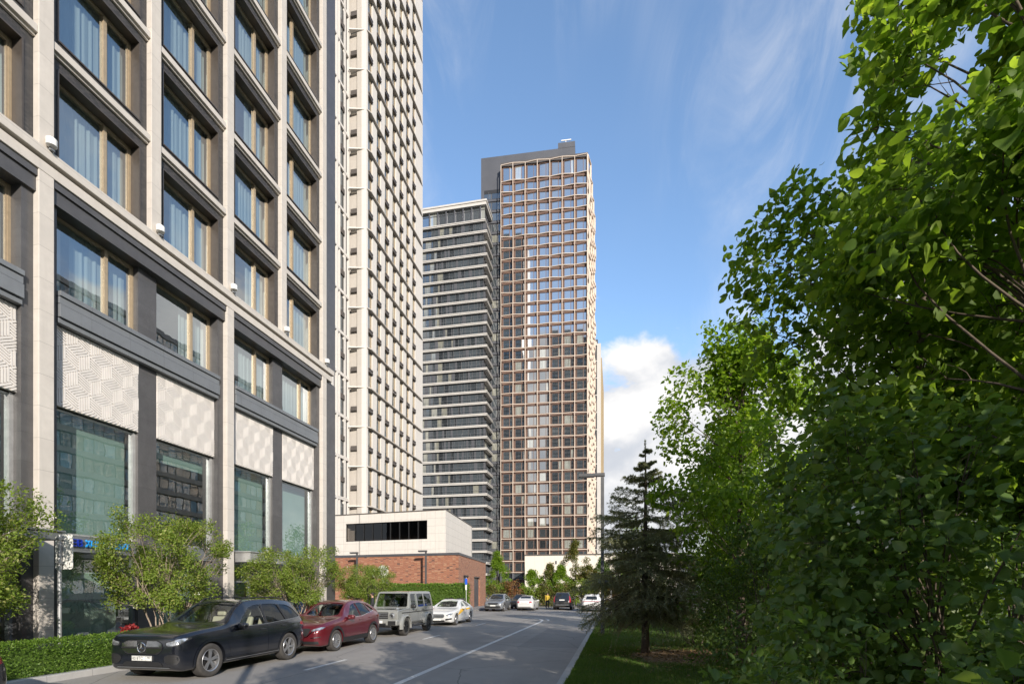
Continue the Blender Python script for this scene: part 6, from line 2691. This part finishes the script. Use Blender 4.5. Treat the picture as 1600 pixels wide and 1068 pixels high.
def crossover_red():
    c = Car(RED, 'parked_car', (-9.98, 14.62 + 4.55 / 2, 0), R(0.8), 'dark red crossover car parked behind the black one')
    c.windows(None)
    c.wheels('ten', M['alloy'])
    c.arches(M['black_plastic'], 0.085, 0.012)
    c.mirrors(1.78, 1.09, M['paint_red'])
    c.seats((2.25, 3.05), M['black_plastic'], 1.48)
    c.handles([(2.58, .955), (3.35, 1.0)], M['paint_red'])
    fd = [(1.50, .48), (1.46, .80), (1.60, 1.01), (2.76, 1.055), (2.76, .44), (1.60, .42)]
    rd_ = [(2.78, .44), (2.78, 1.058), (3.60, 1.115), (3.52, .88), (3.28, .72), (3.16, .45)]
    c.seam('side', poly_lines(fd, True) + poly_lines(rd_[1:], False))
    for nm, poly in (('front_door', fd), ('rear_door', rd_)):
        for sg in (1, -1): c.panel(nm, c.paint, 'side', poly, 0.004, sg, 0, 0.1)
    c.panel('grille', M['black_plastic'], 'front', [(-.52, .80), (.52, .80), (.44, .60), (.30, .54), (-.30, .54), (-.44, .60)], 0.010, 1, 1, 0.08)
    c.panel('grille_trim', M['chrome'], 'front', [[(-.60, .70), (-.56, .71), (-.40, .565), (-.30, .525), (-.32, .51), (-.43, .55)], [(.60, .70), (.56, .71), (.40, .565), (.30, .525), (.32, .51), (.43, .55)], [(-.32, .51), (.32, .51), (.30, .525), (-.30, .525)]], 0.016, 1, 0, 0.08)
    c.plate(.47, True)
    for sg in (1, -1):
        h = c.panel('headlight', M['headlight_lens'], 'front', [(sg * .52, .755), (sg * .80, .845), (sg * .86, .84), (sg * .80, .76), (sg * .56, .705)], 0.008, 1, 1, 0.05)
        c.panel('fog_trim', M['chrome'], 'front', [(sg * .52, .515), (sg * .80, .55), (sg * .80, .525), (sg * .52, .49)], 0.010, 1, 0, 0.06)
        c.panel('tail_light', M['tail_lens'], 'side', [(4.06, 1.02), (4.12, 1.08), (4.40, 1.04), (4.44, .98), (4.3, .965)], 0.006, sg, 1, 0.06)
    c.panel('front_skirt', M['black_plastic'], 'front', [(-.74, .40), (.74, .40), (.76, .31), (-.76, .31)], 0.010, 1, 0, 0.08)
    c.panel('sill', M['black_plastic'], 'side', [(1.34, .42), (3.22, .43), (3.22, .275), (1.34, .27)], 0.010, 1, 0, 0.1, both=True)
    c.panel('window_trim', M['chrome'], 'side', [[(1.76, 1.055), (2.78, 1.075), (2.78, 1.085), (1.76, 1.065)], [(2.78, 1.075), (3.96, 1.258), (3.96, 1.268), (2.78, 1.085)]], 0.006, 1, 0, 0.1, both=True)
    for pl_ in [[(2.73, 1.09), (2.83, 1.10), (2.785, 1.555), (2.695, 1.55)]]:
        for sg in (1, -1): c.panel('pillar_trim', M['black_plastic'], 'side', pl_, 0.003, sg, 0, 0.12)
    # pale papers lying on the dashboard behind the windscreen
    return c


# ---- the square off-roader
BOX = dict(L=4.62, r=0.40, axles=(0.80, 3.69), paint=M['paint_grey'], cabin=(1.35, 4.45), floor=0.80, square=1.0, gap=0.07, inset=-0.06,
           top=[(0, 1.00), (.03, 1.10), (.10, 1.155), (.4, 1.18), (1.20, 1.215), (1.30, 1.23), (1.42, 1.52), (1.58, 1.87), (1.70, 1.94), (2.2, 1.965), (3.5, 1.965), (4.35, 1.95), (4.50, 1.92), (4.56, 1.80), (4.62, 1.70)],
           belt=[(0, .97), (.03, 1.06), (.10, 1.10), (.4, 1.12), (1.3, 1.17), (4.3, 1.19), (4.55, 1.18), (4.62, 1.15)],
           bot=[(0, .55), (.04, .50), (.25, .46), (.6, .44), (4.0, .44), (4.4, .48), (4.62, .55)],
           W=[(0, .84), (.03, .86), (.10, .875), (.4, .88), (2.3, .885), (4.0, .885), (4.5, .88), (4.62, .86)],
           roof=[(0, .80), (1.3, .80), (1.7, .745), (2.2, .735), (4.2, .735), (4.62, .72)],
           windows=[dict(mode='front', y0=0.6, name='windscreen', poly=[(-.76, 1.255), (.76, 1.255), (.705, 1.865), (-.705, 1.865)], round=1),
                    dict(mode='side', name='front_side_window', poly=[(1.54, 1.225), (1.66, 1.84), (2.32, 1.845), (2.32, 1.225)]),
                    dict(mode='side', name='rear_side_window', poly=[(2.45, 1.225), (2.45, 1.845), (3.26, 1.845), (3.26, 1.225)], glass='privacy_glass'),
                    dict(mode='side', name='quarter_window', poly=[(3.39, 1.23), (3.39, 1.845), (4.36, 1.835), (4.38, 1.23)], glass='privacy_glass'),
                    dict(mode='rear', name='rear_window', poly=[(-.55, 1.30), (.55, 1.30), (.53, 1.78), (-.53, 1.78)], glass='privacy_glass')])


def offroader_grey():
    c = Car(BOX, 'parked_car', (-10.02, 20.55 + 4.62 / 2, 0), R(0.9), 'square grey off-road car with round headlights')
    c.windows(None)
    c.wheels('ten', M['alloy_black'])
    sp = c.sp
    # wide flat-topped fender flares
    for s in sp['axles']:
        for sg in (1, -1):
            m = MB()
            R0, R1 = sp['r'] + .075, sp['r'] + .17
            n = 20
            x0, x1 = .86, 1.0
            prof = []
            for i in range(n + 1):
                t = -0.15 + (math.pi + 0.3) * i / n
                # squarish arc
                k = 1 + 0.06 * abs(math.sin(2 * t))
                prof.append(((math.cos(t) * R0, math.sin(t) * R0), (math.cos(t) * R1 * k, math.sin(t) * R1 * k * 0.97)))
            vs, fs = [], []
            for (a, b) in prof:
                y_, z_ = s - c.L / 2, sp['r'] - .01
                vs += [(sg * x0, y_ + a[0], z_ + a[1]), (sg * x1, y_ + a[0] * 1.02, z_ + a[1]), (sg * (x1 - .02), y_ + b[0] * .96, z_ + b[1] * .96), (sg * x0, y_ + b[0], z_ + b[1])]
            for i in range(n):
                for j in range(4):
                    j2 = (j + 1) % 4
                    fs.append((i * 4 + j, i * 4 + j2, (i + 1) * 4 + j2, (i + 1) * 4 + j))
            fs += [(0, 1, 2, 3), (n * 4, n * 4 + 3, n * 4 + 2, n * 4 + 1)]
            m.add(vs, fs)
            m.build('fender', M['paint_grey'], c.root, smooth=True, angle=40)
    c.mirrors(1.62, 1.28, M['black_plastic'])
    c.seats((2.05, 2.95), M['black_plastic'], 1.35)
    c.handles([(2.15, 1.09), (3.05, 1.09)], M['black_plastic'])
    c.seam('side', poly_lines([(1.36, .56), (1.36, 1.20)]) + poly_lines([(2.38, .56), (2.38, 1.86)]) + poly_lines([(3.32, .95), (3.32, 1.86)]) + poly_lines([(1.36, .57), (3.1, .57)]), True, 0.012)
    for nm, poly in (('front_door', [(1.38, .58), (1.38, 1.02), (2.37, 1.02), (2.37, .58)]), ('rear_door', [(2.40, .58), (2.40, 1.02), (3.30, 1.02), (3.30, .92), (3.05, .58)])):
        for sg in (1, -1): c.panel(nm, c.paint, 'side', poly, 0.004, sg, 0, 0.12)
    c.panel('side_strip', M['black_plastic'], 'side', [(.45, 1.035), (4.5, 1.035), (4.5, .995), (.45, .995)], 0.012, 1, 0, 0.12, both=True)
    c.panel('sill', M['black_plastic'], 'side', [(1.25, .54), (3.22, .54), (3.22, .45), (1.25, .45)], 0.012, 1, 0, 0.12, both=True)
    m = MB()
    for sg in (1, -1): m.box(sg * .84, sg * .98, 1.3 - c.L / 2, 3.2 - c.L / 2, .36, .43)
    m.build('running_board', M['black_plastic'], c.root, bevel=0.015)
    g_ = c.panel('grille', M['black_plastic'], 'front', [(-.44, 1.06), (.44, 1.06), (.44, .78), (-.44, .78)], 0.010, 1, 0, 0.1)
    c.panel('grille_bar', M['grey_metal'], 'front', [[(-.43, z), (.43, z), (.43, z + .022), (-.43, z + .022)] for z in (.83, .91, .99)], 0.022, 1, 0, 0.1, g_)
    p = c.cast('front', 0, .92, .03)
    em = MB()
    em.lathe([(.085 + .009 * math.cos(t), .009 * math.sin(t)) for t in np.linspace(0, 2 * math.pi, 9)[:-1]], 28, 'y', (0, 0, 0), True)
    for a in (0, 2 * math.pi / 3, 4 * math.pi / 3):
        em.beam((0, 0, 0), (math.sin(a) * .083, 0, math.cos(a) * .083), .014, .012, (0, 1, 0))
    e = em.build('emblem', M['chrome'], c.root, smooth=True, angle=30)
    e.location = p
    for sg in (1, -1):
        p = c.cast('front', sg * .63, .92, .0)
        m = MB()
        m.lathe([(0, -.055), (.07, -.05), (.115, -.03), (.122, -.01), (.122, .05)], 28, 'y')
        h = m.build('headlight', M['headlight_lens'], c.root, smooth=True, angle=40)
        h.location = p
        m = MB()
        m.lathe([(.124, -.02), (.145, -.02), (.15, .0), (.15, .05), (.124, .05)], 28, 'y')
        m.build('headlight_ring', M['paint_grey'], h, smooth=True, angle=40)
        m = MB()
        m.lathe([(0, -.03), (.045, -.03), (.055, -.02), (.06, 0)], 16, 'y')
        m.build('headlight_core', M['black_plastic'], h, smooth=True).location = (0, -0.035, 0)
        m = MB()
        m.box(-.09, .09, -.10, .10, 0, .075)
        o = m.build('indicator', M['headlight_lens'], c.root, bevel=0.03)
        o.location = (sg * .70, .32 - c.L / 2, 1.17)
    m = MB()
    m.box(-.90, .90, -.16 - c.L / 2, .14 - c.L / 2, .50, .74)
    o = m.build('front_bumper', M['paint_grey'], c.root, bevel=0.05)
    m = MB()
    for sg in (1, -1): m.box(sg * .50, sg * .84, -.175 - c.L / 2, -.162 - c.L / 2, .53, .70)
    m.box(-.40, .40, -.175 - c.L / 2, -.162 - c.L / 2, .51, .60)
    m.build('bumper_grille', M['black_plastic'], o)
    m = MB()
    m.box(-.60, .60, -.08 - c.L / 2, .3 - c.L / 2, .40, .49)
    m.build('skid_plate', M['black_plastic'], c.root, bevel=0.03)
    m = MB()
    m.box(-.26, .26, -.19 - c.L / 2, -.176 - c.L / 2, .60, .712)
    m.build('number_plate', M['plate_white'], c.root)
    m = MB()
    m.box(-.88, .88, 4.50 - c.L / 2, 4.72 - c.L / 2, .50, .70)
    m.build('rear_bumper', M['paint_grey'], c.root, bevel=0.04)
    return c


# ---- white taxi saloon and the far cars
TAXI = dict(L=4.93, r=0.335, axles=(0.84, 3.78), paint=M['paint_white'], cabin=(1.65, 4.05), floor=0.55,
            top=[(0, .60), (.03, .68), (.12, .76), (.4, .83), (.9, .905), (1.4, .955), (1.58, .985), (1.95, 1.17), (2.3, 1.34), (2.55, 1.425), (2.9, 1.46), (3.3, 1.44), (3.7, 1.34), (4.05, 1.17), (4.35, 1.055), (4.7, 1.01), (4.85, .95), (4.93, .84)],
            belt=[(0, .57), (.03, .64), (.12, .71), (.5, .80), (1.5, .90), (3.0, .935), (4.2, .97), (4.7, .95), (4.93, .78)],
            bot=[(0, .34), (.04, .25), (.25, .18), (.6, .18), (4.3, .20), (4.75, .28), (4.93, .40)],
            W=[(0, .64), (.03, .72), (.09, .79), (.2, .84), (.45, .895), (.9, .922), (2.4, .926), (4.0, .92), (4.5, .88), (4.8, .78), (4.93, .66)],
            roof=[(0, .65), (1.5, .76), (2.0, .68), (2.4, .60), (2.8, .57), (3.4, .56), (4.0, .60), (4.3, .70), (4.93, .68)],
            windows=[dict(mode='top', name='windscreen', poly=[(-.62, 1.72), (-.33, 1.65), (0, 1.63), (.33, 1.65), (.62, 1.72), (.52, 2.38), (0, 2.46), (-.52, 2.38)], zmin=.92),
                     dict(mode='side', name='front_side_window', poly=[(2.02, .975), (2.28, 1.13), (2.56, 1.29), (2.86, 1.345), (2.88, .985)]),
                     dict(mode='side', name='rear_side_window', poly=[(2.97, .99), (2.95, 1.345), (3.3, 1.32), (3.62, 1.20), (3.80, 1.02)]),
                     dict(mode='top', name='rear_window', poly=[(-.50, 3.52), (.50, 3.52), (.56, 4.05), (-.56, 4.05)], zmin=.95)])


def taxi():
    c = Car(TAXI, 'parked_car', (-9.78, 27.3 + 4.93 / 2, 0), R(0.5), 'white saloon taxi with a yellow diagonal stripe, parked beyond the square grey car')
    c.windows(None)
    c.wheels('ten', M['alloy'])
    c.mirrors(2.02, .97, M['paint_white'])
    c.seats((2.5, 3.35), M['black_plastic'], 1.75)
    c.handles([(2.72, .83), (3.6, .85)], M['chrome'])
    c.seam('side', poly_lines([(1.62, .38), (1.60, .86), (1.85, .93)]) + poly_lines([(2.92, .38), (2.92, .94)]) + poly_lines([(3.45, .5), (3.85, .9)]) + poly_lines([(1.62, .34), (3.3, .34)]))
    c.panel('taxi_stripe', M['paint_yellow'], 'side', [(1.02, .60), (1.30, .60), (2.75, .90), (2.75, .80), (3.7, .86), (3.7, .93), (2.2, .90), (1.6, .88)], 0.005, 1, 0, 0.1, both=True)
    g_ = c.panel('grille', M['grey_metal'], 'front', [(-.40, .665), (.40, .665), (.46, .56), (.36, .44), (-.36, .44), (-.46, .56)], 0.010, 1, 1, 0.07)
    c.panel('grille_bar', M['chrome'], 'front', [[(-.42, z), (.42, z), (.42, z + .012), (-.42, z + .012)] for z in (.49, .53, .57, .61)], 0.018, 1, 0, 0.1, g_)
    c.plate(.36, True)
    for sg in (1, -1):
        c.panel('headlight', M['headlight_lens'], 'front', [(sg * .52, .61), (sg * .70, .685), (sg * .83, .72), (sg * .86, .69), (sg * .80, .60), (sg * .58, .55)], 0.008, 1, 1, 0.05)
        c.panel('air_intake', M['black_plastic'], 'front', [(sg * .50, .40), (sg * .82, .45), (sg * .82, .36), (sg * .50, .31)], 0.008, 1, 0, 0.06)
        c.panel('tail_light', M['tail_lens'], 'rear', [(sg * .48, .92), (sg * .78, .88), (sg * .80, .78), (sg * .50, .80)], 0.006, 1, 1, 0.06)
    c.panel('lower_intake', M['black_plastic'], 'front', [(-.45, .33), (.45, .33), (.45, .25), (-.45, .25)], 0.008, 1, 0, 0.08)
    return c


def scaled(spec, fL, fW, fH, **kw):
    """another body of the same class: longer, wider, higher"""
    d = {}
    for k, v in spec.items():
        if k in ('top', 'belt', 'bot'): d[k] = [(a * fL, b * fH) for a, b in v]
        elif k in ('W', 'roof'): d[k] = [(a * fL, b * fW) for a, b in v]
        elif k == 'L': d[k] = v * fL
        elif k == 'axles': d[k] = tuple(a * fL for a in v)
        elif k == 'windows':
            ws = []
            for w in v:
                if w['mode'] == 'side': p = [(a * fL, b * fH) for a, b in w['poly']]
                elif w['mode'] == 'top': p = [(a * fW, b * fL) for a, b in w['poly']]
                else: p = [(a * fW, b * fH) for a, b in w['poly']]
                ws.append(dict(w, poly=p))
            d[k] = ws
        else: d[k] = v
    d.pop('cabin', None)
    d.update(kw)
    return d


def far_car(spec, x, yc, label, back, rim, front_lights=True, trim=True, rz=0.0):
    """parked at the end of the road; back=True when its tail faces the camera"""
    c = Car(spec, 'parked_car', (x, yc, 0), math.pi + rz if back else rz, label)
    c.windows(None)
    c.wheels('ten', rim)
    L_, H_ = spec['L'], max(p[1] for p in spec['top'])
    k = H_ / 1.765
    c.mirrors(1.86 * L_ / 4.93, 1.12 * k, spec['paint'])
    if trim:
        c.arches(M['black_plastic'], 0.06, 0.010)
        c.panel('sill', M['black_plastic'], 'side', [(1.32 * L_ / 4.93, .40 * k), (3.44 * L_ / 4.93, .40 * k), (3.44 * L_ / 4.93, .27 * k), (1.32 * L_ / 4.93, .27 * k)], 0.010, 1, 0, 0.2, both=True)
    return c, k


suv_black()
crossover_red()
offroader_grey()
taxi()

# grey crossover facing the camera at the end of the road
sp1 = scaled(RED, .985, 1.01, .985, paint=M['paint_silver'], step=0.09)
c, k = far_car(sp1, -11.0, 46.0 + 2.2, 'silver grey crossover at the road end, its front towards the camera', False, M['alloy'])
c.panel('grille', M['black_plastic'], 'front', [(-.50, .80), (.50, .80), (.44, .64), (-.44, .64)], 0.01, 1, 1, 0.1)
c.panel('lower_intake', M['black_plastic'], 'front', [(-.70, .52), (.70, .52), (.74, .33), (-.74, .33)], 0.01, 1, 0, 0.1)
c.plate(.55, True)
for sg in (1, -1):
    c.panel('headlight', M['headlight_lens'], 'front', [(sg * .54, .78), (sg * .80, .85), (sg * .84, .80), (sg * .60, .70)], 0.008, 1, 1, 0.08)

# dark car half hidden behind it
sp2 = scaled(RED, .95, .95, .92, paint=M['paint_dark'], step=0.12)
far_car(sp2, -9.95, 54.5, 'dark car half hidden between the silver crossover and the white saloon', False, M['alloy'])

# white saloon, tail towards the camera
sp3 = scaled(TAXI, .89, .925, 1.0, paint=M['paint_white'], step=0.09, r=0.31)
c, k = far_car(sp3, -8.45, 48.2 + 2.2, 'small white saloon at the road end, its tail towards the camera', True, M['alloy'], trim=False)
for sg in (1, -1):
    c.panel('tail_light', M['tail_lens'], 'rear', [(sg * .46, .90), (sg * .70, .92), (sg * .72, .74), (sg * .50, .72)], 0.006, 1, 1, 0.08)
c.plate(.80, False)
c.seam('rear', poly_lines([(-.50, .98), (-.50, .62), (.50, .62), (.50, .98)]), False, .012)

# black estate-like car with upright tail lights
sp4 = scaled(SUV, .975, .975, 1.005, paint=M['paint_dark'], step=0.09)
c, k = far_car(sp4, -5.05, 50.2 + 2.4, 'black sport utility car at the road end with tall red tail lights', True, M['alloy'])
for sg in (1, -1):
    c.panel('tail_light', M['tail_lens'], 'rear', [(sg * .66, 1.42), (sg * .72, 1.42), (sg * .84, 1.10), (sg * .86, .78), (sg * .70, .76), (sg * .72, 1.10)], 0.008, 1, 1, 0.08)
c.plate(1.0, False)
c.panel('bumper_trim', M['grey_metal'], 'rear', [(-.70, .56), (.70, .56), (.70, .50), (-.70, .50)], 0.012, 1, 0, 0.1)

# white sport utility car at the right, partly behind the spruce
sp5 = scaled(SUV, .95, .985, .915, paint=M['paint_white'], step=0.09)
c, k = far_car(sp5, -2.05, 47.2 + 2.3, 'white sport utility car at the road end, partly hidden by the spruce', True, M['alloy'])
c.panel('tail_light', M['tail_lens'], 'rear', [(-.82, .96), (.82, .96), (.82, .91), (-.82, .91)], 0.008, 1, 0, 0.08)
c.panel('rear_bumper', M['black_plastic'], 'rear', [(-.84, .58), (.84, .58), (.82, .36), (-.82, .36)], 0.010, 1, 0, 0.1)
c.plate(.70, False)

# tail of a dark car in the lower left corner
sp6 = scaled(RED, 1.0, 1.0, .98, paint=M['paint_dark'], step=0.08)
c, k = far_car(sp6, -10.15, 6.42 - 2.27, 'dark car in the lower left corner, only its tail in view', False, M['alloy'])
for sg in (1, -1):
    c.panel('tail_light', M['tail_lens'], 'side', [(4.10, .92), (4.16, 1.06), (4.40, 1.03), (4.46, .92), (4.3, .88)], 0.006, sg, 1, 0.06)

# ------------------------------------------------------------------ lamps, signs, people
lamp_post(-0.50, 22.2, 6.75, 1.0, 0, 'tall dark street lamp at the right kerb by the spruce')
lamp_post(-0.50, -1.35, 6.75, 1.0, 0, 'tall dark street lamp whose shadow falls across the black car')
lamp_post(-17.05, 44.75, 5.4, 0.75, R(-4), 'dark street lamp before the brick pavilion, above the tall hedge')
lamp_post(-24.4, 45.6, 5.4, 0.75, R(-4), 'dark street lamp before the brick pavilion, next to the stone corner')

M['sign_white'] = plain('sign_white', (0.72, 0.71, 0.66), 0.5, 0, 0.06)
M['sign_blue'] = plain('sign_blue', (0.02, 0.10, 0.55), 0.4, 0, 0.05)
M['galvanised'] = plain('galvanised', (0.40, 0.40, 0.40), 0.45, 0.5, 0.15, 12)
# back of a traffic sign on its pole, lower left
r_ = empty('traffic_sign', (-13.62, 10.35, 0.13), 0, 'back of a pale traffic sign on a grey pole behind the low hedge', 'traffic sign')
m = MB()
m.tube([(0, 0, 0), (0, 0, 3.28)], 0.045, 12)
m.build('pole', M['galvanised'], r_, smooth=True, angle=40)
m = MB()
pts = chaikin([(-.22, 2.42), (.32, 2.42), (.32, 3.30), (-.22, 3.30)], 2)
m.prism(pts, 0.012, 'y', 0.062)
o = m.build('sign_plate', M['sign_white'], r_)
m = MB()
for z in (2.55, 3.15):
    m.box(-.06, .06, -.055, .06, z, z + .05)
m.box(-.02, .0, .045, .061, 2.5, 3.22)
m.build('clamp', M['grey_metal'], r_)

# round white sign on the brick wall
q = PA + PEX * 8.1 - PEY * 0.06
r_ = empty('wall_sign', (q.x, q.y, 3.0), math.atan2(-PEX.y, -PEX.x), 'round white sign on the brick wall beside the young tree', 'sign')
m = MB()
m.lathe([(0, -.03), (.62, -.03), (.64, -.02), (.64, .03), (0, .03)], 36, 'y', (0, 0, .75))
m.build('disc', M['sign_white'], r_, smooth=True, angle=40)
m = MB()
m.box(-.1, .62, -.03, .03, -.35, .02)
m.build('lower_plate', M['sign_white'], r_)

# parking sign next to the hedge end
r_ = empty('parking_sign', (-12.15, 41.2, 0.0), 0, 'narrow blue and white sign on a thin post at the end of the tall hedge', 'sign')
m = MB()
m.tube([(0, 0.03, 0), (0, 0.03, 3.05)], 0.03, 8)
m.build('post', M['galvanised'], r_)
m = MB()
m.box(-.10, .10, -.01, .0, 2.45, 2.95)
m.build('blue_plate', M['sign_blue'], r_)
m = MB()
m.box(-.07, .07, -.01, .0, 2.0, 2.43)
m.build('white_plate', M['sign_white'], r_)

# blue street sign beyond the lamp
r_ = empty('street_sign', (-0.9, 47.0, 0.0), 0, 'blue street sign on a post behind the white car, left of the spruce', 'sign')
m = MB()
m.tube([(0.6, 0.03, 0), (0.6, 0.03, 3.2)], 0.035, 8)
m.build('post', M['galvanised'], r_)
m = MB()
m.box(-.55, .55, -.012, .0, 2.55, 2.9)
m.build('blue_plate', M['sign_blue'], r_)

M['skin'] = plain('skin', (0.42, 0.25, 0.17), 0.6, 0, 0.08)
M['hair_dark'] = plain('hair_dark', (0.018, 0.014, 0.012), 0.7, 0, 0.2, 20)
M['cloth_dark'] = plain('cloth_dark', (0.025, 0.027, 0.032), 0.85, 0, 0.2)
M['cloth_blue'] = plain('cloth_blue', (0.16, 0.26, 0.50), 0.85, 0, 0.15)
M['cloth_red'] = plain('cloth_red', (0.50, 0.03, 0.03), 0.85, 0, 0.15)
M['flower_red'] = plain('flower_red', (0.22, 0.012, 0.014), 0.6, 0, 0.3, 20)
M['cloth_yellow'] = plain('cloth_yellow', (0.45, 0.31, 0.03), 0.8, 0, 0.1)
M['cloth_white'] = plain('cloth_white', (0.65, 0.64, 0.62), 0.85, 0, 0.08)


def person(loc, rz, label, top, legs, hair='hair_dark', h=1.75, stride=0.12, bag=None, arms=(0.1, -0.1), hat=None):
    """one continuous skinned body; clothing and hair are children"""
    k = h / 1.75
    root = empty('person', loc, rz, label, 'person')
    V, E, Rd = [], [], []

    def v(x, y, z, r, ry=None):
        V.append((x * k, y * k, z * k))
        Rd.append((r * k, (ry or r) * k))
        return len(V) - 1

    def chain(a, pts):
        for p in pts:
            b = v(*p)
            E.append((a, b))
            a = b
        return a
    pel = v(0, 0, 0.94, 0.155, 0.115)
    ch = chain(pel, [(0, 0, 1.08, 0.140, 0.105), (0, 0, 1.26, 0.165, 0.115), (0, 0.01, 1.40, 0.150, 0.095), (0, 0.01, 1.47, 0.062)])
    chain(ch, [(0, 0, 1.53, 0.055), (0, -0.015, 1.60, 0.078, 0.09), (0, -0.01, 1.68, 0.078, 0.092), (0, 0, 1.735, 0.045)])
    for sg, st, ar in ((1, stride, arms[0]), (-1, -stride, arms[1])):
        chain(pel, [(sg * .095, -st * .1, .86, .092), (sg * .10, -st * .9, .50, .062), (sg * .10, -st * .8 + abs(st) * .2, .30, .055), (sg * .10, -st * 1.3 + .02, .09, .042), (sg * .11, -st * 1.3 - .04, .045, .04), (sg * .115, -st * 1.3 - .16, .035, .032)])
        sh = [(sg * .13, .01, 1.41, .07), (sg * .20, .01, 1.38, .056), (sg * .235, -ar * .4, 1.13, .043), (sg * .235, -ar - .05, .90, .034), (sg * .23, -ar - .08, .83, .030, .018)]
        hd = chain(3, sh)
        for f_ in range(4):
            chain(hd, [(sg * (.218 + .0), -ar - .055 - f_ * .018, .765 + .006 * abs(f_ - 1.5), .009), (sg * .212, -ar - .060 - f_ * .018, .725 + .008 * abs(f_ - 1.5), .008)])
        chain(hd, [(sg * .205, -ar - .115, .80, .010), (sg * .195, -ar - .125, .77, .009)])
    me = bpy.data.meshes.new('body')
    me.from_pydata(V, E, [])
    o = bpy.data.objects.new('body', me)
    COL.objects.link(o)
    md = o.modifiers.new('skin', 'SKIN')
    for i, s in enumerate(me.skin_vertices[0].data):
        s.radius = Rd[i]
        s.use_root = i == 0
    o.modifiers.new('sub', 'SUBSURF').levels = 1
    dg = bpy.context.evaluated_depsgraph_get()
    me2 = bpy.data.meshes.new_from_object(o.evaluated_get(dg))
    bpy.data.objects.remove(o)
    bpy.data.meshes.remove(me)
    me2.name = 'body'
    me2.materials.clear()
    for m_ in (M['skin'], top, legs, M['cloth_dark']): me2.materials.append(m_)
    for p in me2.polygons:
        z, x = p.center.z / k, abs(p.center.x / k)
        p.material_index = 3 if z < .09 else (0 if z > 1.47 else (2 if z < .96 and x < .19 else (0 if (z < .88 and x >= .19) else 1)))
    me2.shade_smooth()
    b = link('body', me2, root)
    # hair cap and face
    hm = MB()
    hm.lathe([(0, .105), (.05, .098), (.085, .06), (.095, .01), (.09, -.05), (.07, -.075)], 18, 'z', (0, 0.018 * k, 1.665 * k))
    hr = hm.build('hair' if not hat else 'cap', M[hair] if not hat else hat, root, smooth=True)
    fm = MB()
    fm.box(-.012, .012, -.122, -.095, 1.635, 1.67)
    for sg in (1, -1): fm.lathe([(0, -.008), (.010, -.006), (.012, .002)], 8, 'y', (sg * .03, -.098, 1.675))
    fm.box(-.022, .022, -.100, -.094, 1.605, 1.612)
    for sg in (1, -1): fm.box(sg * .074, sg * .088, -.02, .02, 1.63, 1.69)
    fm.v = [(x * k, y * k, z * k) for x, y, z in fm.v]
    fm.build('face', M['skin'], root, bevel=0.003)
    if bag:
        bm_ = MB()
        bm_.box(-.22, .22, .12, .46, .98, 1.42)
        bm_.build('backpack', bag, root, bevel=0.03)
    return root


person((-13.0, 26.0, 0.13), R(-60), 'person with short dark hair and dark jacket, only head and shoulders above the red car', M['cloth_dark'], M['cloth_dark'], h=1.74)
person((-14.1, 20.9, 0.13), R(-100), 'person in a pale blue top walking behind the second young tree', M['cloth_blue'], M['cloth_dark'], h=1.68, stride=.2)
person((-13.9, 21.6, 0.13), R(80), 'person in a red jacket walking next to the one in pale blue', M['cloth_red'], M['cloth_blue'], h=1.72, stride=.2)
person((-6.9, 53.6, 0.0), R(25), 'courier in a yellow jacket standing beside a bicycle between the far cars', M['cloth_yellow'], M['cloth_dark'], h=1.66, bag=M['cloth_yellow'])

# the courier's bicycle
r_ = empty('bicycle', (-6.2, 53.0, 0.0), R(100), 'bicycle standing beside the courier in yellow', 'bicycle')
for y_ in (-.52, .52):
    m = MB()
    m.lathe([(.33 + .018 * math.cos(t), .018 * math.sin(t)) for t in np.linspace(0, 2 * math.pi, 7)[:-1]], 28, 'x', (0, y_, .345), True)
    for a_ in range(6):
        m.tube([(0, y_, .345), (0, y_ + .32 * math.cos(a_ * 1.047), .345 + .32 * math.sin(a_ * 1.047))], .004, 4)
    m.build('wheel', M['black_rubber'], r_, smooth=True)
m = MB()
for a_, b_ in (((0, -.52, .345), (0, -.08, .33)), ((0, -.08, .33), (0, -.20, .80)), ((0, -.20, .78), (0, .34, .80)), ((0, -.08, .33), (0, .36, .72)), ((0, .52, .345), (0, .33, .92)), ((0, -.52, .345), (0, -.19, .76))):
    m.tube([a_, b_], .017, 6)
m.build('frame', M['grey_metal'], r_)
m = MB()
m.tube([(-.28, .28, 1.0), (0, .34, .95), (.28, .28, 1.0)], .013, 6)
m.build('handlebar', M['black_plastic'], r_)
m = MB()
m.box(-.07, .07, -.34, -.08, .85, .90)
m.build('saddle', M['black_plastic'], r_, bevel=0.02)

# red planter of flowers by the shop window
r_ = empty('flower_pot', (-14.35, 12.9, 0.13), 0, 'red pot of red flowers by the shop window, over the low hedge', 'flower pot')
m = MB()
m.lathe([(0, 0), (.16, 0), (.22, .62), (.24, .66), (.20, .66), (.19, .6), (0, .6)], 20)
m.build('pot', M['cloth_red'], r_, smooth=True, angle=40)
rs = np.random.RandomState(77)
n = 260
p_ = unit(rs.randn(n, 3)) * (rs.rand(n, 1) ** .5) * np.array([.24, .24, .13]) + np.array([0, 0, .72])
link('flowers', leaves_mesh('flowers', p_, unit(rs.randn(n, 3)), unit(rs.randn(n, 3)), .05 + .05 * rs.rand(n), 'small', M['flower_red']), r_)
